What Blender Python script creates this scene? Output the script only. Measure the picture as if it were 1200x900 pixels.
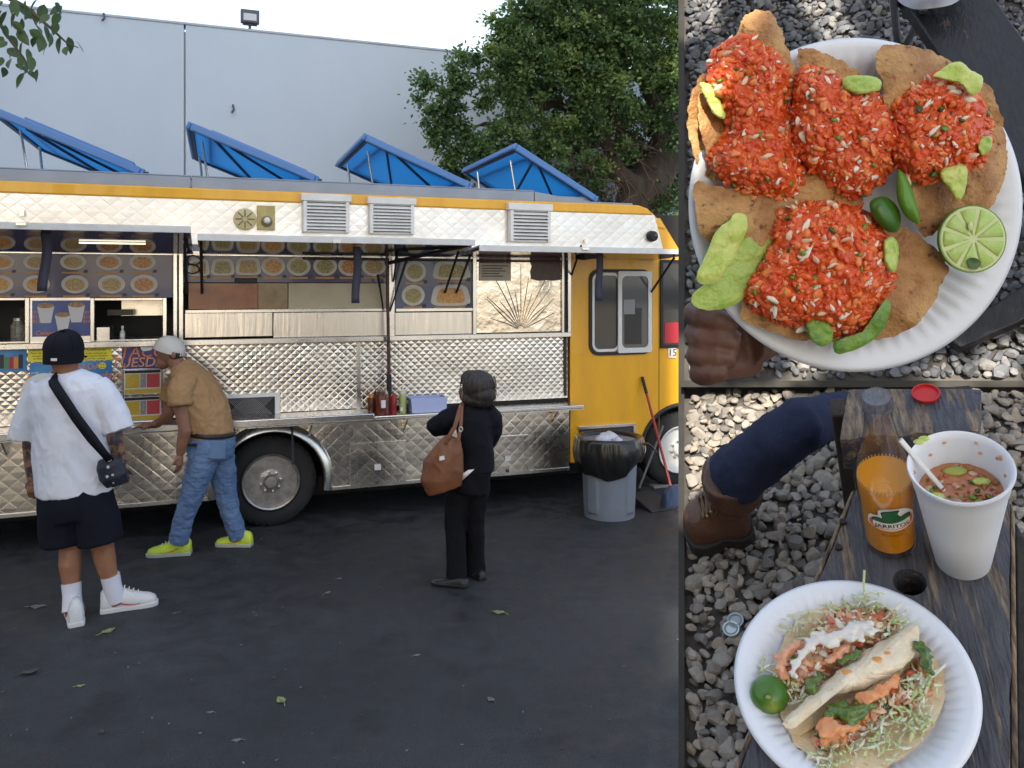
import bpy, bmesh, math, random
import numpy as np
from mathutils import Vector, Matrix, noise as mnoise
SC = bpy.context.scene
COL = SC.collection
for o in list(bpy.data.objects):
    bpy.data.objects.remove(o)
R = math.radians
PI = math.pi
# ------------------------------------------------------------------ camera
CAM_H = 2.0
FPX = 950.0           # focal length in photograph pixels (1200 wide)
HORIZON = 336.0
cam_data = bpy.data.cameras.new('camera')
cam_data.sensor_width = 36.0
cam_data.lens = 36.0 * FPX / 1200.0
cam_data.shift_y = -(450.0 - HORIZON) / 1200.0
cam_data.clip_start = 0.02
cam_data.clip_end = 3000
cam = bpy.data.objects.new('camera', cam_data)
COL.objects.link(cam)
cam.location = (0, 0, CAM_H)
cam.rotation_euler = (PI / 2, 0, 0)
SC.camera = cam
# ------------------------------------------------------------------ sky, sun, exposure
SUN_EL = 30.0
SUN_AZ = 180.0 + 12.0         # clockwise from +Y: behind the camera, a little to the left
to_sun = Vector((math.sin(R(SUN_AZ)) * math.cos(R(SUN_EL)), math.cos(R(SUN_AZ)) * math.cos(R(SUN_EL)), math.sin(R(SUN_EL))))
world = bpy.data.worlds.new('World')
SC.world = world
world.use_nodes = True
wn = world.node_tree.nodes
wn.clear()
wo = wn.new('ShaderNodeOutputWorld')
wb = wn.new('ShaderNodeBackground')
ws = wn.new('ShaderNodeTexSky')
ws.sky_type = 'NISHITA'
ws.sun_disc = False
ws.sun_elevation = R(SUN_EL)
ws.sun_rotation = R(SUN_AZ)
ws.air_density = 1.0
ws.dust_density = 1.5
ws.ozone_density = 1.0
wb.inputs['Strength'].default_value = 0.15
# thin bright cloud veil spread over the whole sky
wtc = wn.new('ShaderNodeTexCoord')
wmp = wn.new('ShaderNodeMapping'); wmp.inputs['Scale'].default_value = (1.0, 1.0, 2.6)
wnz = wn.new('ShaderNodeTexNoise'); wnz.inputs['Scale'].default_value = 1.6; wnz.inputs['Detail'].default_value = 5.0; wnz.inputs['Roughness'].default_value = 0.5
wmr = wn.new('ShaderNodeMapRange'); wmr.inputs['From Min'].default_value = 0.30; wmr.inputs['From Max'].default_value = 0.66
wmr.inputs['To Min'].default_value = 0.05; wmr.inputs['To Max'].default_value = 0.70
wmx = wn.new('ShaderNodeMix'); wmx.data_type = 'RGBA'; wmx.inputs[7].default_value = (3.5, 3.75, 4.1, 1)
WL = world.node_tree.links
WL.new(wtc.outputs['Generated'], wmp.inputs[0]); WL.new(wmp.outputs[0], wnz.inputs['Vector']); WL.new(wnz.outputs['Fac'], wmr.inputs['Value'])
WL.new(wmr.outputs[0], wmx.inputs[0]); WL.new(ws.outputs[0], wmx.inputs[6]); WL.new(wmx.outputs[2], wb.inputs[0])
world.node_tree.links.new(wb.outputs[0], wo.inputs[0])
sun_d = bpy.data.lights.new('sun', 'SUN')
sun_d.energy = 5.0
sun_d.angle = R(0.5)
sun_d.color = (1.0, 0.92, 0.80)
sun = bpy.data.objects.new('sun', sun_d)
COL.objects.link(sun)
sun.location = (0, -20, 30)
sun.rotation_euler = to_sun.to_track_quat('Z', 'Y').to_euler()
SC.view_settings.view_transform = 'Standard'
SC.view_settings.look = 'None'
SC.view_settings.exposure = 1.32
SC.view_settings.gamma = 1.0
SC.view_settings.use_curve_mapping = False
# ------------------------------------------------------------------ frames
FW = Matrix.Identity(4)
TH = math.atan(FPX / (3200.0 - 600.0))            # heading of the truck and of the wall behind it
TRUCK_Y = 6.70
FT = Matrix.Translation(((318 - 600) / FPX * TRUCK_Y, TRUCK_Y, 0)) @ Matrix.Rotation(TH, 4, 'Z')
FT_INV = FT.inverted()

def ray(px, py):
    return Vector(((px - 600) / FPX, 1.0, (HORIZON - py) / FPX))
def on_depth(px, py, Y):
    d = ray(px, py)
    return Vector((0, 0, CAM_H)) + d * Y
def on_plane(F, axis, val, px, py):
    Fi = F.inverted()
    o = Fi @ Vector((0, 0, CAM_H)); d = Fi.to_3x3() @ ray(px, py)
    t = (val - o[axis]) / d[axis]
    return o + d * t
def TU(px, py, w=0.0):
    """point on the truck's side, w metres in front of it -> (along, height)"""
    p = on_plane(FT, 1, -w, px, py)
    return p.x, p.z
def gpt(px, py, z=0.0):
    d = ray(px, py); t = (z - CAM_H) / d.z
    return Vector((0, 0, CAM_H)) + d * t
# slopes at the right: local frames with their own 'up'
def slope_frame(px, py, pitch, roll=0.0):
    d = ray(px, py)
    az = math.atan2(d.x, d.y)
    el = math.atan2(d.z, math.hypot(d.x, d.y))
    return Matrix.Translation((0, 0, CAM_H)) @ Matrix.Rotation(-az, 4, 'Z') @ Matrix.Rotation(el, 4, 'X') @ Matrix.Rotation(R(roll), 4, 'Y') @ Matrix.Rotation(R(pitch), 4, 'X')
F3 = slope_frame(1001, 677, 55.0, -8.0)    # local origin at the eye, z = local up
F2 = slope_frame(1001, 223, 56.0)
# ------------------------------------------------------------------ mesh helpers
class MB:
    def __init__(self):
        self.v = []; self.f = []
    def add(self, vs, fs):
        b = len(self.v)
        self.v.extend([tuple(p) for p in vs])
        self.f.extend([tuple(i + b for i in f) for f in fs])
        return self
    def box(self, x0, x1, y0, y1, z0, z1):
        vs = [(x0,y0,z0),(x1,y0,z0),(x1,y1,z0),(x0,y1,z0),(x0,y0,z1),(x1,y0,z1),(x1,y1,z1),(x0,y1,z1)]
        return self.add(vs, [(0,3,2,1),(4,5,6,7),(0,1,5,4),(1,2,6,5),(2,3,7,6),(3,0,4,7)])
    def prism(self, poly, y0, y1):
        """polygon in x,z extruded along y"""
        n = len(poly)
        vs = [(p[0], y0, p[1]) for p in poly] + [(p[0], y1, p[1]) for p in poly]
        fs = [tuple(range(n)), tuple(reversed(range(n, 2*n)))]
        fs += [(i, i+n, (i+1) % n + n, (i+1) % n) for i in range(n)]
        return self.add(vs, fs)
    def prismz(self, poly, z0, z1):
        n = len(poly)
        vs = [(p[0], p[1], z0) for p in poly] + [(p[0], p[1], z1) for p in poly]
        fs = [tuple(reversed(range(n))), tuple(range(n, 2*n))]
        fs += [(i, (i+1) % n, (i+1) % n + n, i+n) for i in range(n)]
        return self.add(vs, fs)
    def tube(self, pts, rad, n=10, cap=True, flat=None):
        pts = [Vector(p) for p in pts]
        m = len(pts)
        if not hasattr(rad, '__len__'): rad = [rad] * m
        vs = []; fs = []
        prev = None
        for i, p in enumerate(pts):
            if i == 0: t = pts[1] - pts[0]
            elif i == m-1: t = pts[-1] - pts[-2]
            else: t = (pts[i+1] - p).normalized() + (p - pts[i-1]).normalized()
            t = t.normalized() if t.length > 1e-9 else Vector((0,0,1))
            if prev is None:
                a = Vector((0,0,1)) if abs(t.z) < 0.9 else Vector((1,0,0))
                x = a.cross(t).normalized()
            else:
                x = prev - t * prev.dot(t)
                x = x.normalized() if x.length > 1e-6 else Vector((1,0,0)).cross(t).normalized()
            prev = x
            y = t.cross(x)
            r = rad[i]
            rx, ry = (r if hasattr(r, '__len__') else (r, r * (flat or 1)))
            for k in range(n):
                a = 2*PI*k/n
                vs.append(p + x * (math.cos(a)*rx) + y * (math.sin(a)*ry))
        for i in range(m-1):
            for k in range(n):
                fs.append((i*n+k, i*n+(k+1) % n, (i+1)*n+(k+1) % n, (i+1)*n+k))
        if cap:
            fs.append(tuple(reversed(range(n)))); fs.append(tuple(range((m-1)*n, m*n)))
        return self.add(vs, fs)
    def loft(self, rings):
        """closed loft through rings of equal size, capped"""
        n = len(rings[0]); m = len(rings)
        vs = [p for r in rings for p in r]
        fs = []
        for i in range(m-1):
            for k in range(n):
                fs.append((i*n+k, i*n+(k+1) % n, (i+1)*n+(k+1) % n, (i+1)*n+k))
        fs.append(tuple(reversed(range(n)))); fs.append(tuple(range((m-1)*n, m*n)))
        return self.add(vs, fs)
    def lathe(self, prof, n=32, c=(0,0,0), axis='z', close=False):
        """profile of (r, h) turned round an axis"""
        vs = []; fs = []
        m = len(prof)
        for r, h in prof:
            for k in range(n):
                a = 2*PI*k/n
                x, y = r*math.cos(a), r*math.sin(a)
                if axis == 'z': p = (c[0]+x, c[1]+y, c[2]+h)
                elif axis == 'y': p = (c[0]+x, c[1]+h, c[2]-y)
                else: p = (c[0]+h, c[1]+x, c[2]+y)
                vs.append(p)
        for i in range(m-1):
            for k in range(n):
                fs.append((i*n+k, i*n+(k+1) % n, (i+1)*n+(k+1) % n, (i+1)*n+k))
        if close:
            for k in range(n):
                fs.append(((m-1)*n+k, (m-1)*n+(k+1) % n, (k+1) % n, k))
        else:
            if prof[0][0] > 1e-6: fs.append(tuple(reversed(range(n))))
            if prof[-1][0] > 1e-6: fs.append(tuple(range((m-1)*n, m*n)))
        return self.add(vs, fs)
    def ellipsoid(self, c, r, nu=16, nv=10, rot=None):
        vs = []; fs = []
        for j in range(nv+1):
            t = PI*j/nv
            for k in range(nu):
                a = 2*PI*k/nu
                p = Vector((r[0]*math.sin(t)*math.cos(a), r[1]*math.sin(t)*math.sin(a), r[2]*math.cos(t)))
                if rot is not None: p = rot @ p
                vs.append(p + Vector(c))
        for j in range(nv):
            for k in range(nu):
                fs.append((j*nu+k, (j+1)*nu+k, (j+1)*nu+(k+1) % nu, j*nu+(k+1) % nu))
        return self.add(vs, fs)
    def grid(self, nx, ny, fn):
        vs = [fn(i/nx, j/ny) for j in range(ny+1) for i in range(nx+1)]
        fs = [(j*(nx+1)+i, j*(nx+1)+i+1, (j+1)*(nx+1)+i+1, (j+1)*(nx+1)+i) for j in range(ny) for i in range(nx)]
        return self.add(vs, fs)
    def xf(self, M):
        self.v = [tuple(M @ Vector(p)) for p in self.v]; return self

WORLD = {}     # world matrix of each object made here
def mesh_from(mb, mat, smooth=True, angle=35, name='mesh', weld=False):
    me = bpy.data.meshes.new(name)
    me.from_pydata(mb.v, [], mb.f)
    bm = bmesh.new(); bm.from_mesh(me)
    if weld: bmesh.ops.remove_doubles(bm, verts=bm.verts, dist=1e-5)
    bmesh.ops.dissolve_degenerate(bm, dist=1e-7, edges=bm.edges)
    bmesh.ops.recalc_face_normals(bm, faces=bm.faces)
    if smooth:
        ca = math.cos(R(angle))
        for f in bm.faces: f.smooth = True
        for e in bm.edges:
            if len(e.link_faces) == 2:
                e.smooth = e.link_faces[0].normal.dot(e.link_faces[1].normal) > ca
    bm.to_mesh(me); bm.free()
    if mat: me.materials.append(mat)
    return me
def link(name, data, parent=None, F=FW):
    o = bpy.data.objects.new(name, data)
    COL.objects.link(o)
    o.matrix_basis = F
    if parent is not None:
        o.parent = parent
        o.matrix_parent_inverse = WORLD[parent.name].inverted()
    WORLD[o.name] = F.copy()
    return o
def part(name, mb, mat, parent=None, F=FW, smooth=True, angle=35, bevel=0, weld=False):
    me = mb if isinstance(mb, bpy.types.Mesh) else mesh_from(mb, mat, smooth, angle, name, weld)
    o = link(name, me, parent, F)
    if bevel:
        m = o.modifiers.new('bevel', 'BEVEL'); m.width = bevel; m.segments = 2; m.limit_method = 'ANGLE'
        m.angle_limit = R(40)
        if smooth: m.harden_normals = False
    return o
def tag(o, label, cat, group=None, kind=None):
    if label: o['label'] = label
    if cat: o['category'] = cat
    if group: o['group'] = group
    if kind: o['kind'] = kind
    return o
def thing(name, label, cat, base=(0,0,0), F=FW, group=None):
    o = bpy.data.objects.new(name, None)
    o.empty_display_size = 0.1
    COL.objects.link(o)
    M = F @ Matrix.Translation(Vector(base))
    o.matrix_basis = M
    WORLD[o.name] = M
    return tag(o, label, cat, group)
def remeshed(mb, voxel, smooth=4, name='mesh', factor=0.5):
    """one continuous skin round overlapping closed shapes"""
    me = bpy.data.meshes.new(name)
    me.from_pydata(mb.v, [], mb.f)
    bm = bmesh.new(); bm.from_mesh(me); bmesh.ops.recalc_face_normals(bm, faces=bm.faces); bm.to_mesh(me); bm.free()
    o = bpy.data.objects.new('tmp', me); COL.objects.link(o)
    m = o.modifiers.new('r', 'REMESH'); m.mode = 'VOXEL'; m.voxel_size = voxel
    if smooth:
        s = o.modifiers.new('s', 'SMOOTH'); s.iterations = smooth; s.factor = factor
    dg = bpy.context.evaluated_depsgraph_get()
    out = bpy.data.meshes.new_from_object(o.evaluated_get(dg))
    bpy.data.objects.remove(o); bpy.data.meshes.remove(me)
    for p in out.polygons: p.use_smooth = True
    return out
def displace(me, fn):
    """fn(co Vector, normal Vector) -> offset along normal"""
    ns = [v.normal.copy() for v in me.vertices]
    for v, n in zip(me.vertices, ns):
        v.co = v.co + n * fn(v.co, n)
    me.update()
    return me
def text_mesh(s, size, shear=0.0, extrude=0.0004, align='CENTER', spacing=1.0):
    c = bpy.data.curves.new('lettering', 'FONT')
    c.body = s; c.size = size; c.shear = shear; c.extrude = extrude; c.align_x = align; c.align_y = 'CENTER'
    c.space_character = spacing; c.resolution_u = 3
    o = bpy.data.objects.new('tmp', c); COL.objects.link(o)
    dg = bpy.context.evaluated_depsgraph_get()
    me = bpy.data.meshes.new_from_object(o.evaluated_get(dg))
    bpy.data.objects.remove(o); bpy.data.curves.remove(c)
    return me
def lettering(name, s, size, M, mat, parent, F=FW, **k):
    """lettering in the local xy plane of M"""
    me = text_mesh(s, size, **k)
    me.transform(M)
    me.materials.append(mat)
    return part(name, me, mat, parent, F)
# ------------------------------------------------------------------ materials
MATS = {}
def mat(name, col, rough=0.6, metal=0.0, col2=None, scale=8.0, amount=1.0, bump=0.0, bscale=None, spec=0.5,
        rough2=None, trans=0.0, ior=1.45, sub=0.0, subr=(1,.4,.2), coat=0.0, detail=6.0, stretch=None, emit=None, estr=0.0, ramp=(0.35, 0.65), sheen=0.0, alpha=1.0, aniso=0.0):
    if name in MATS: return MATS[name]
    m = bpy.data.materials.new(name); m.use_nodes = True
    nt = m.node_tree; N = nt.nodes; L = nt.links
    b = N['Principled BSDF']
    def c4(c): return (c[0], c[1], c[2], 1)
    b.inputs['Base Color'].default_value = c4(col)
    b.inputs['Roughness'].default_value = rough
    b.inputs['Metallic'].default_value = metal
    b.inputs['Specular IOR Level'].default_value = spec
    b.inputs['IOR'].default_value = ior
    b.inputs['Transmission Weight'].default_value = trans
    b.inputs['Coat Weight'].default_value = coat
    b.inputs['Sheen Weight'].default_value = sheen
    b.inputs['Alpha'].default_value = alpha
    if aniso: b.inputs['Anisotropic'].default_value = aniso
    if sub:
        b.inputs['Subsurface Weight'].default_value = sub
        b.inputs['Subsurface Radius'].default_value = subr
        b.inputs['Subsurface Scale'].default_value = 0.01
    if emit:
        b.inputs['Emission Color'].default_value = c4(emit); b.inputs['Emission Strength'].default_value = estr
    tc = N.new('ShaderNodeTexCoord')
    src = tc.outputs['Object']
    if stretch:
        mp = N.new('ShaderNodeMapping'); mp.inputs['Scale'].default_value = stretch
        L.new(src, mp.inputs[0]); src = mp.outputs[0]
    if col2 is not None or rough2 is not None:
        nz = N.new('ShaderNodeTexNoise'); nz.inputs['Scale'].default_value = scale; nz.inputs['Detail'].default_value = detail
        nz.inputs['Roughness'].default_value = 0.6
        L.new(src, nz.inputs['Vector'])
        rp = N.new('ShaderNodeMapRange'); rp.inputs['From Min'].default_value = ramp[0]; rp.inputs['From Max'].default_value = ramp[1]
        L.new(nz.outputs['Fac'], rp.inputs['Value'])
        if col2 is not None:
            mx = N.new('ShaderNodeMix'); mx.data_type = 'RGBA'
            mx.inputs[6].default_value = c4(col); mx.inputs[7].default_value = c4(col2)
            L.new(rp.outputs[0], mx.inputs[0]); L.new(mx.outputs[2], b.inputs['Base Color'])
        if rough2 is not None:
            mr = N.new('ShaderNodeMapRange'); mr.inputs['To Min'].default_value = rough; mr.inputs['To Max'].default_value = rough2
            L.new(rp.outputs[0], mr.inputs['Value']); L.new(mr.outputs[0], b.inputs['Roughness'])
    if bump:
        n2 = N.new('ShaderNodeTexNoise'); n2.inputs['Scale'].default_value = bscale or scale*4; n2.inputs['Detail'].default_value = 5
        L.new(src, n2.inputs['Vector'])
        bp = N.new('ShaderNodeBump'); bp.inputs['Strength'].default_value = min(1, bump); bp.inputs['Distance'].default_value = 0.005
        L.new(n2.outputs['Fac'], bp.inputs['Height']); L.new(bp.outputs[0], b.inputs['Normal'])
    MATS[name] = m
    return m
def srgb(r, g, b):
    def f(c):
        c /= 255.0
        return c/12.92 if c <= 0.04045 else ((c+0.055)/1.055)**2.4
    return (f(r), f(g), f(b))
rng = random.Random(7)
# ================================================================== SETTING
def node_mat(name):
    m = bpy.data.materials.new(name); m.use_nodes = True
    MATS[name] = m
    return m, m.node_tree.nodes, m.node_tree.links, m.node_tree.nodes['Principled BSDF']
def asphalt_material():
    m, N, L, b = node_mat('asphalt')
    tc = N.new('ShaderNodeTexCoord')
    def nz(s, d=6, rgh=.6):
        n = N.new('ShaderNodeTexNoise'); n.inputs['Scale'].default_value = s; n.inputs['Detail'].default_value = d; n.inputs['Roughness'].default_value = rgh
        L.new(tc.outputs['Object'], n.inputs['Vector']); return n
    big = nz(.55, 5); mid = nz(6, 6); fine = nz(150, 3, .75)
    r1 = N.new('ShaderNodeValToRGB')
    r1.color_ramp.elements[0].position = .36; r1.color_ramp.elements[0].color = (.014, .015, .0175, 1)
    r1.color_ramp.elements[1].position = .66; r1.color_ramp.elements[1].color = (.034, .036, .040, 1)
    L.new(big.outputs['Fac'], r1.inputs[0])
    r2 = N.new('ShaderNodeValToRGB')
    r2.color_ramp.elements[0].position = .3; r2.color_ramp.elements[0].color = (.62, .62, .62, 1)
    r2.color_ramp.elements[1].position = .72; r2.color_ramp.elements[1].color = (1.25, 1.25, 1.25, 1)
    L.new(mid.outputs['Fac'], r2.inputs[0])
    mu = N.new('ShaderNodeMix'); mu.data_type = 'RGBA'; mu.blend_type = 'MULTIPLY'; mu.inputs[0].default_value = 1
    L.new(r1.outputs[0], mu.inputs[6]); L.new(r2.outputs[0], mu.inputs[7])
    r3 = N.new('ShaderNodeValToRGB')
    r3.color_ramp.elements[0].position = .40; r3.color_ramp.elements[0].color = (.45, .45, .45, 1)
    r3.color_ramp.elements[1].position = .68; r3.color_ramp.elements[1].color = (2.6, 2.55, 2.45, 1)
    L.new(fine.outputs['Fac'], r3.inputs[0])
    m2 = N.new('ShaderNodeMix'); m2.data_type = 'RGBA'; m2.blend_type = 'MULTIPLY'; m2.inputs[0].default_value = 1
    L.new(mu.outputs[2], m2.inputs[6]); L.new(r3.outputs[0], m2.inputs[7])
    vo = N.new('ShaderNodeTexVoronoi'); vo.inputs['Scale'].default_value = 3.2; vo.feature = 'F1'; L.new(tc.outputs['Object'], vo.inputs['Vector'])
    nd = nz(2.2, 4)
    sm_ = N.new('ShaderNodeMapRange'); sm_.inputs['From Min'].default_value = .54; sm_.inputs['From Max'].default_value = .66; sm_.inputs['To Min'].default_value = 1.0; sm_.inputs['To Max'].default_value = .55
    L.new(nd.outputs['Fac'], sm_.inputs['Value'])
    sp = N.new('ShaderNodeMapRange'); sp.inputs['From Min'].default_value = .03; sp.inputs['From Max'].default_value = .06; sp.inputs['To Min'].default_value = .5; sp.inputs['To Max'].default_value = 1.0
    L.new(vo.outputs['Distance'], sp.inputs['Value'])
    mm_ = N.new('ShaderNodeMath'); mm_.operation = 'MULTIPLY'; L.new(sm_.outputs[0], mm_.inputs[0]); L.new(sp.outputs[0], mm_.inputs[1])
    m3 = N.new('ShaderNodeMix'); m3.data_type = 'RGBA'; m3.blend_type = 'MULTIPLY'; m3.inputs[0].default_value = 1
    L.new(m2.outputs[2], m3.inputs[6]); L.new(mm_.outputs[0], m3.inputs[7])
    L.new(m3.outputs[2], b.inputs['Base Color'])
    rr = N.new('ShaderNodeMapRange'); rr.inputs['From Min'].default_value = .35; rr.inputs['From Max'].default_value = .65
    rr.inputs['To Min'].default_value = .52; rr.inputs['To Max'].default_value = .85
    L.new(mid.outputs['Fac'], rr.inputs['Value']); L.new(rr.outputs[0], b.inputs['Roughness'])
    bp = N.new('ShaderNodeBump'); bp.inputs['Strength'].default_value = .55; bp.inputs['Distance'].default_value = .006
    L.new(fine.outputs['Fac'], bp.inputs['Height']); L.new(bp.outputs[0], b.inputs['Normal'])
    return m
M_ASPHALT = asphalt_material()
g = MB().grid(40, 40, lambda s, t: (-1500 + 3000*s, -1500 + 3000*t, 0))
tag(part('ground', g, M_ASPHALT, smooth=False), None, None, kind='structure')
M_CONC = mat('bounce_concrete', (.36, .31, .24), .85, col2=(.30, .26, .21), scale=1.5, bump=.2, bscale=60)
tag(part('bounce_pavement', MB().box(-60, 60, -70, -3.2, -.05, .12), M_CONC, smooth=False), None, None, kind='structure')  # added out of view to give the steel a warm bright reflection
# concrete gutter strip running below the far side of the truck
M_GUT = mat('gutter_concrete', (.085, .083, .08), .8, col2=(.055, .055, .055), scale=5, bump=.3, bscale=90)
gs = MB(); gs.box(-9, 9, 1.15, 1.32, 0.0, .006)
tag(part('gutter', gs, M_GUT, F=FT, smooth=False), None, None, kind='structure')

# ---- tall white building behind the truck
WALL_Y = 5.4
zt = on_plane(FT, 1, WALL_Y, 318, 36.7).z
def stucco():
    m, N, L, b = node_mat('white_stucco')
    tc = N.new('ShaderNodeTexCoord')
    mp = N.new('ShaderNodeMapping'); mp.inputs['Scale'].default_value = (.8, .8, .45); L.new(tc.outputs['Object'], mp.inputs[0])
    n1 = N.new('ShaderNodeTexNoise'); n1.inputs['Scale'].default_value = 1.4; n1.inputs['Detail'].default_value = 7; L.new(mp.outputs[0], n1.inputs['Vector'])
    r = N.new('ShaderNodeValToRGB')
    r.color_ramp.elements[0].position = .3; r.color_ramp.elements[0].color = (.53, .60, .67, 1)
    r.color_ramp.elements[1].position = .7; r.color_ramp.elements[1].color = (.57, .64, .71, 1)
    L.new(n1.outputs['Fac'], r.inputs[0]); L.new(r.outputs[0], b.inputs['Base Color'])
    b.inputs['Roughness'].default_value = .85
    n2 = N.new('ShaderNodeTexNoise'); n2.inputs['Scale'].default_value = 45; n2.inputs['Detail'].default_value = 4; L.new(tc.outputs['Object'], n2.inputs['Vector'])
    bp = N.new('ShaderNodeBump'); bp.inputs['Strength'].default_value = .25; bp.inputs['Distance'].default_value = .01
    L.new(n2.outputs['Fac'], bp.inputs['Height']); L.new(bp.outputs[0], b.inputs['Normal'])
    return m
M_STUCCO = stucco()
M_CAP = mat('parapet_metal', (.50, .55, .60), .7, col2=(.42, .46, .50), scale=3)
M_GREYPL = mat('lamp_grey', (.10, .10, .11), .5)
bld = thing('building', 'tall plain pale stucco building behind the food truck', 'building', (0, WALL_Y, 0), FT)
us = on_plane(FT, 1, WALL_Y, 216.5, 100).x
segs = [us - 7.3 + i*7.3 for i in range(-1, 4)]
for a, c in zip(segs[:-1], segs[1:]):
    part('wall_panel', MB().box(a + .012, c - .012, WALL_Y, WALL_Y + .2, 0, zt - .03), M_STUCCO, bld, FT, bevel=.008)
part('core', MB().box(segs[0], segs[-1], WALL_Y + .05, WALL_Y + 12, 0, zt - .12), mat('joint_grey', (.40, .41, .42), .9), bld, FT)
part('parapet_cap', MB().box(segs[0], segs[-1], WALL_Y - .012, WALL_Y + .26, zt - .03, zt), M_CAP, bld, FT)
# small fixings on the wall
def wallp(px, py): return on_plane(FT, 1, WALL_Y, px, py)
for px, py, hh in ((273, 128, .10), (122, 21, .09)):
    p = wallp(px, py)
    part('wall_hook', MB().tube([(p.x, WALL_Y, p.z + hh*.6), (p.x, WALL_Y - .05, p.z + hh*.5), (p.x + .01, WALL_Y - .06, p.z - hh*.2), (p.x - .02, WALL_Y - .04, p.z - hh*.6)], .014, 8), M_GREYPL, bld, FT)
p = wallp(293, 27)
fl = thing('floodlight', 'small square floodlight on top of the pale building', 'floodlight', (p.x, WALL_Y + .05, zt), FT)
z0 = zt
part('bracket', MB().tube([(p.x, WALL_Y + .06, z0), (p.x, WALL_Y + .06, z0 + .08)], .02, 8).box(p.x - .1, p.x + .1, WALL_Y + .04, WALL_Y + .08, z0 + .07, z0 + .09), M_GREYPL, fl, FT)
hs = part('housing', MB().box(p.x - .13, p.x + .13, WALL_Y - .02, WALL_Y + .08, z0 + .09, z0 + .28), M_GREYPL, fl, FT, bevel=.01)
part('lens', MB().box(p.x - .09, p.x + .09, WALL_Y - .026, WALL_Y - .019, z0 + .12, z0 + .22), mat('lamp_lens', (.6, .62, .65), .2), hs, FT)

# ---- added unseen block behind the photographer, put there to shade the lot
M_TAN = mat('blocker_tan', (.52, .40, .26), .85, col2=(.45, .35, .23), scale=.6)
ex = -22*math.tan(R(12.0)) - .05
nb = thing('shade_blocker', 'tall tan block added out of view to shade the lot', 'building', (ex - 20, -28, 0))
part('blocker_wall', MB().prismz([(ex - 45, -22), (ex - 45, -34), (ex - 12*math.tan(R(12.0)), -34), (ex, -22)], 0, 30), M_TAN, nb, bevel=.03)
M_WGL = mat('blocker_dark_glass', (.03, .04, .05), .08)
for fl_i in range(8):
    for k in range(6):
        x = ex - 2.6 - k*3.6
        part('blocker_window', MB().box(x - 1.1, x + 1.1, -22.02, -21.94, 1.2 + fl_i*3.6, 3.1 + fl_i*3.6), M_WGL, nb)

# ---- gravel bank at the right: two slopes, thin dark boards stand for the dividing lines
Z3 = -1.25                  # gravel below the eye, measured square to the lower slope
Z2 = -1.72
XR = 1330
def b3(px, py, z=Z3): return F3 @ on_plane(F3, 2, z, px, py)
def b2(px, py, z=Z2): return F2 @ on_plane(F2, 2, z, px, py)
rows = [(b3, 1010), (b3, 454), (b2, 446), (b2, -90)]
sink3, sink2 = Z3 - .012, Z2 - .012
Lp = [b3(802, 1010, sink3), b3(802, 454, sink3), b2(802, 446, sink2), b2(802, -90, sink2)]
Rp = [b3(XR, 1010, sink3), b3(XR, 454, sink3), b2(XR, 446, sink2), b2(XR, -90, sink2)]
bank = MB()
Lg = [Vector((p.x, p.y, .0)) for p in Lp]; Rg = [Vector((p.x, p.y, .0)) for p in Rp]
bank.add(Lp + Rp + Lg + Rg, [(0,4,5,1),(1,5,6,2),(2,6,7,3),(0,1,9,8),(1,2,10,9),(2,3,11,10),(4,12,13,5),(5,13,14,6),(6,14,15,7),(0,8,12,4),(3,7,15,11)])
M_DIRT = mat('bank_earth', (.10, .09, .08), .95, col2=(.06, .055, .05), scale=20, bump=.6, bscale=80)
tag(part('gravel_bank', bank, M_DIRT, smooth=False), None, None, kind='structure')
M_EDGE = mat('charcoal_divider', (.036, .034, .028), .8, col2=(.028, .026, .022), scale=30)
def az_shift(p, px0, px1):
    d = math.atan((px0-600)/FPX) - math.atan((px1-600)/FPX)
    return Matrix.Rotation(d, 4, 'Z') @ p
up = Vector((0, 0, .012))
e1 = [p.copy() for p in Lp]
e1 = [b3(802, 1010, Z3 + .012), b3(802, 454, Z3 + .012), b2(802, 446, Z2 + .012), b2(802, -90, Z2 + .012)]
prof = e1 + [Vector((p.x, p.y, 0)) for p in reversed(e1)]
n = len(prof)
rb = MB().add(prof + [az_shift(p, 802, 795) for p in prof], [tuple(range(n)), tuple(reversed(range(n, 2*n)))] + [(i, i+n, (i+1) % n + n, (i+1) % n) for i in range(n)])
tag(part('divider_board', rb, M_EDGE, smooth=False), 'upright thin charcoal board standing for the dividing line left of the gravel', 'divider')
def bar_pts(px):
    d0 = b3(px, 453.4, Z3 + .03); k = 1.0
    a = Vector((0, 0, CAM_H))
    D = (b2(px, 446, Z2) - a).length
    def at(py, dist):
        r = ray(px, py).normalized(); return a + r*dist
    return [at(446, D - .07), at(453.6, D - .07), at(454.5, D + .05), at(446, D + .05)]
q = bar_pts(798) + bar_pts(XR)
tag(part('divider_bar', MB().add(q, [(0,1,2,3),(7,6,5,4),(0,4,5,1),(1,5,6,2),(2,6,7,3),(3,7,4,0)]), M_EDGE, smooth=False),
    'thin charcoal board standing for the dividing line between the two gravel slopes', 'divider')
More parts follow.
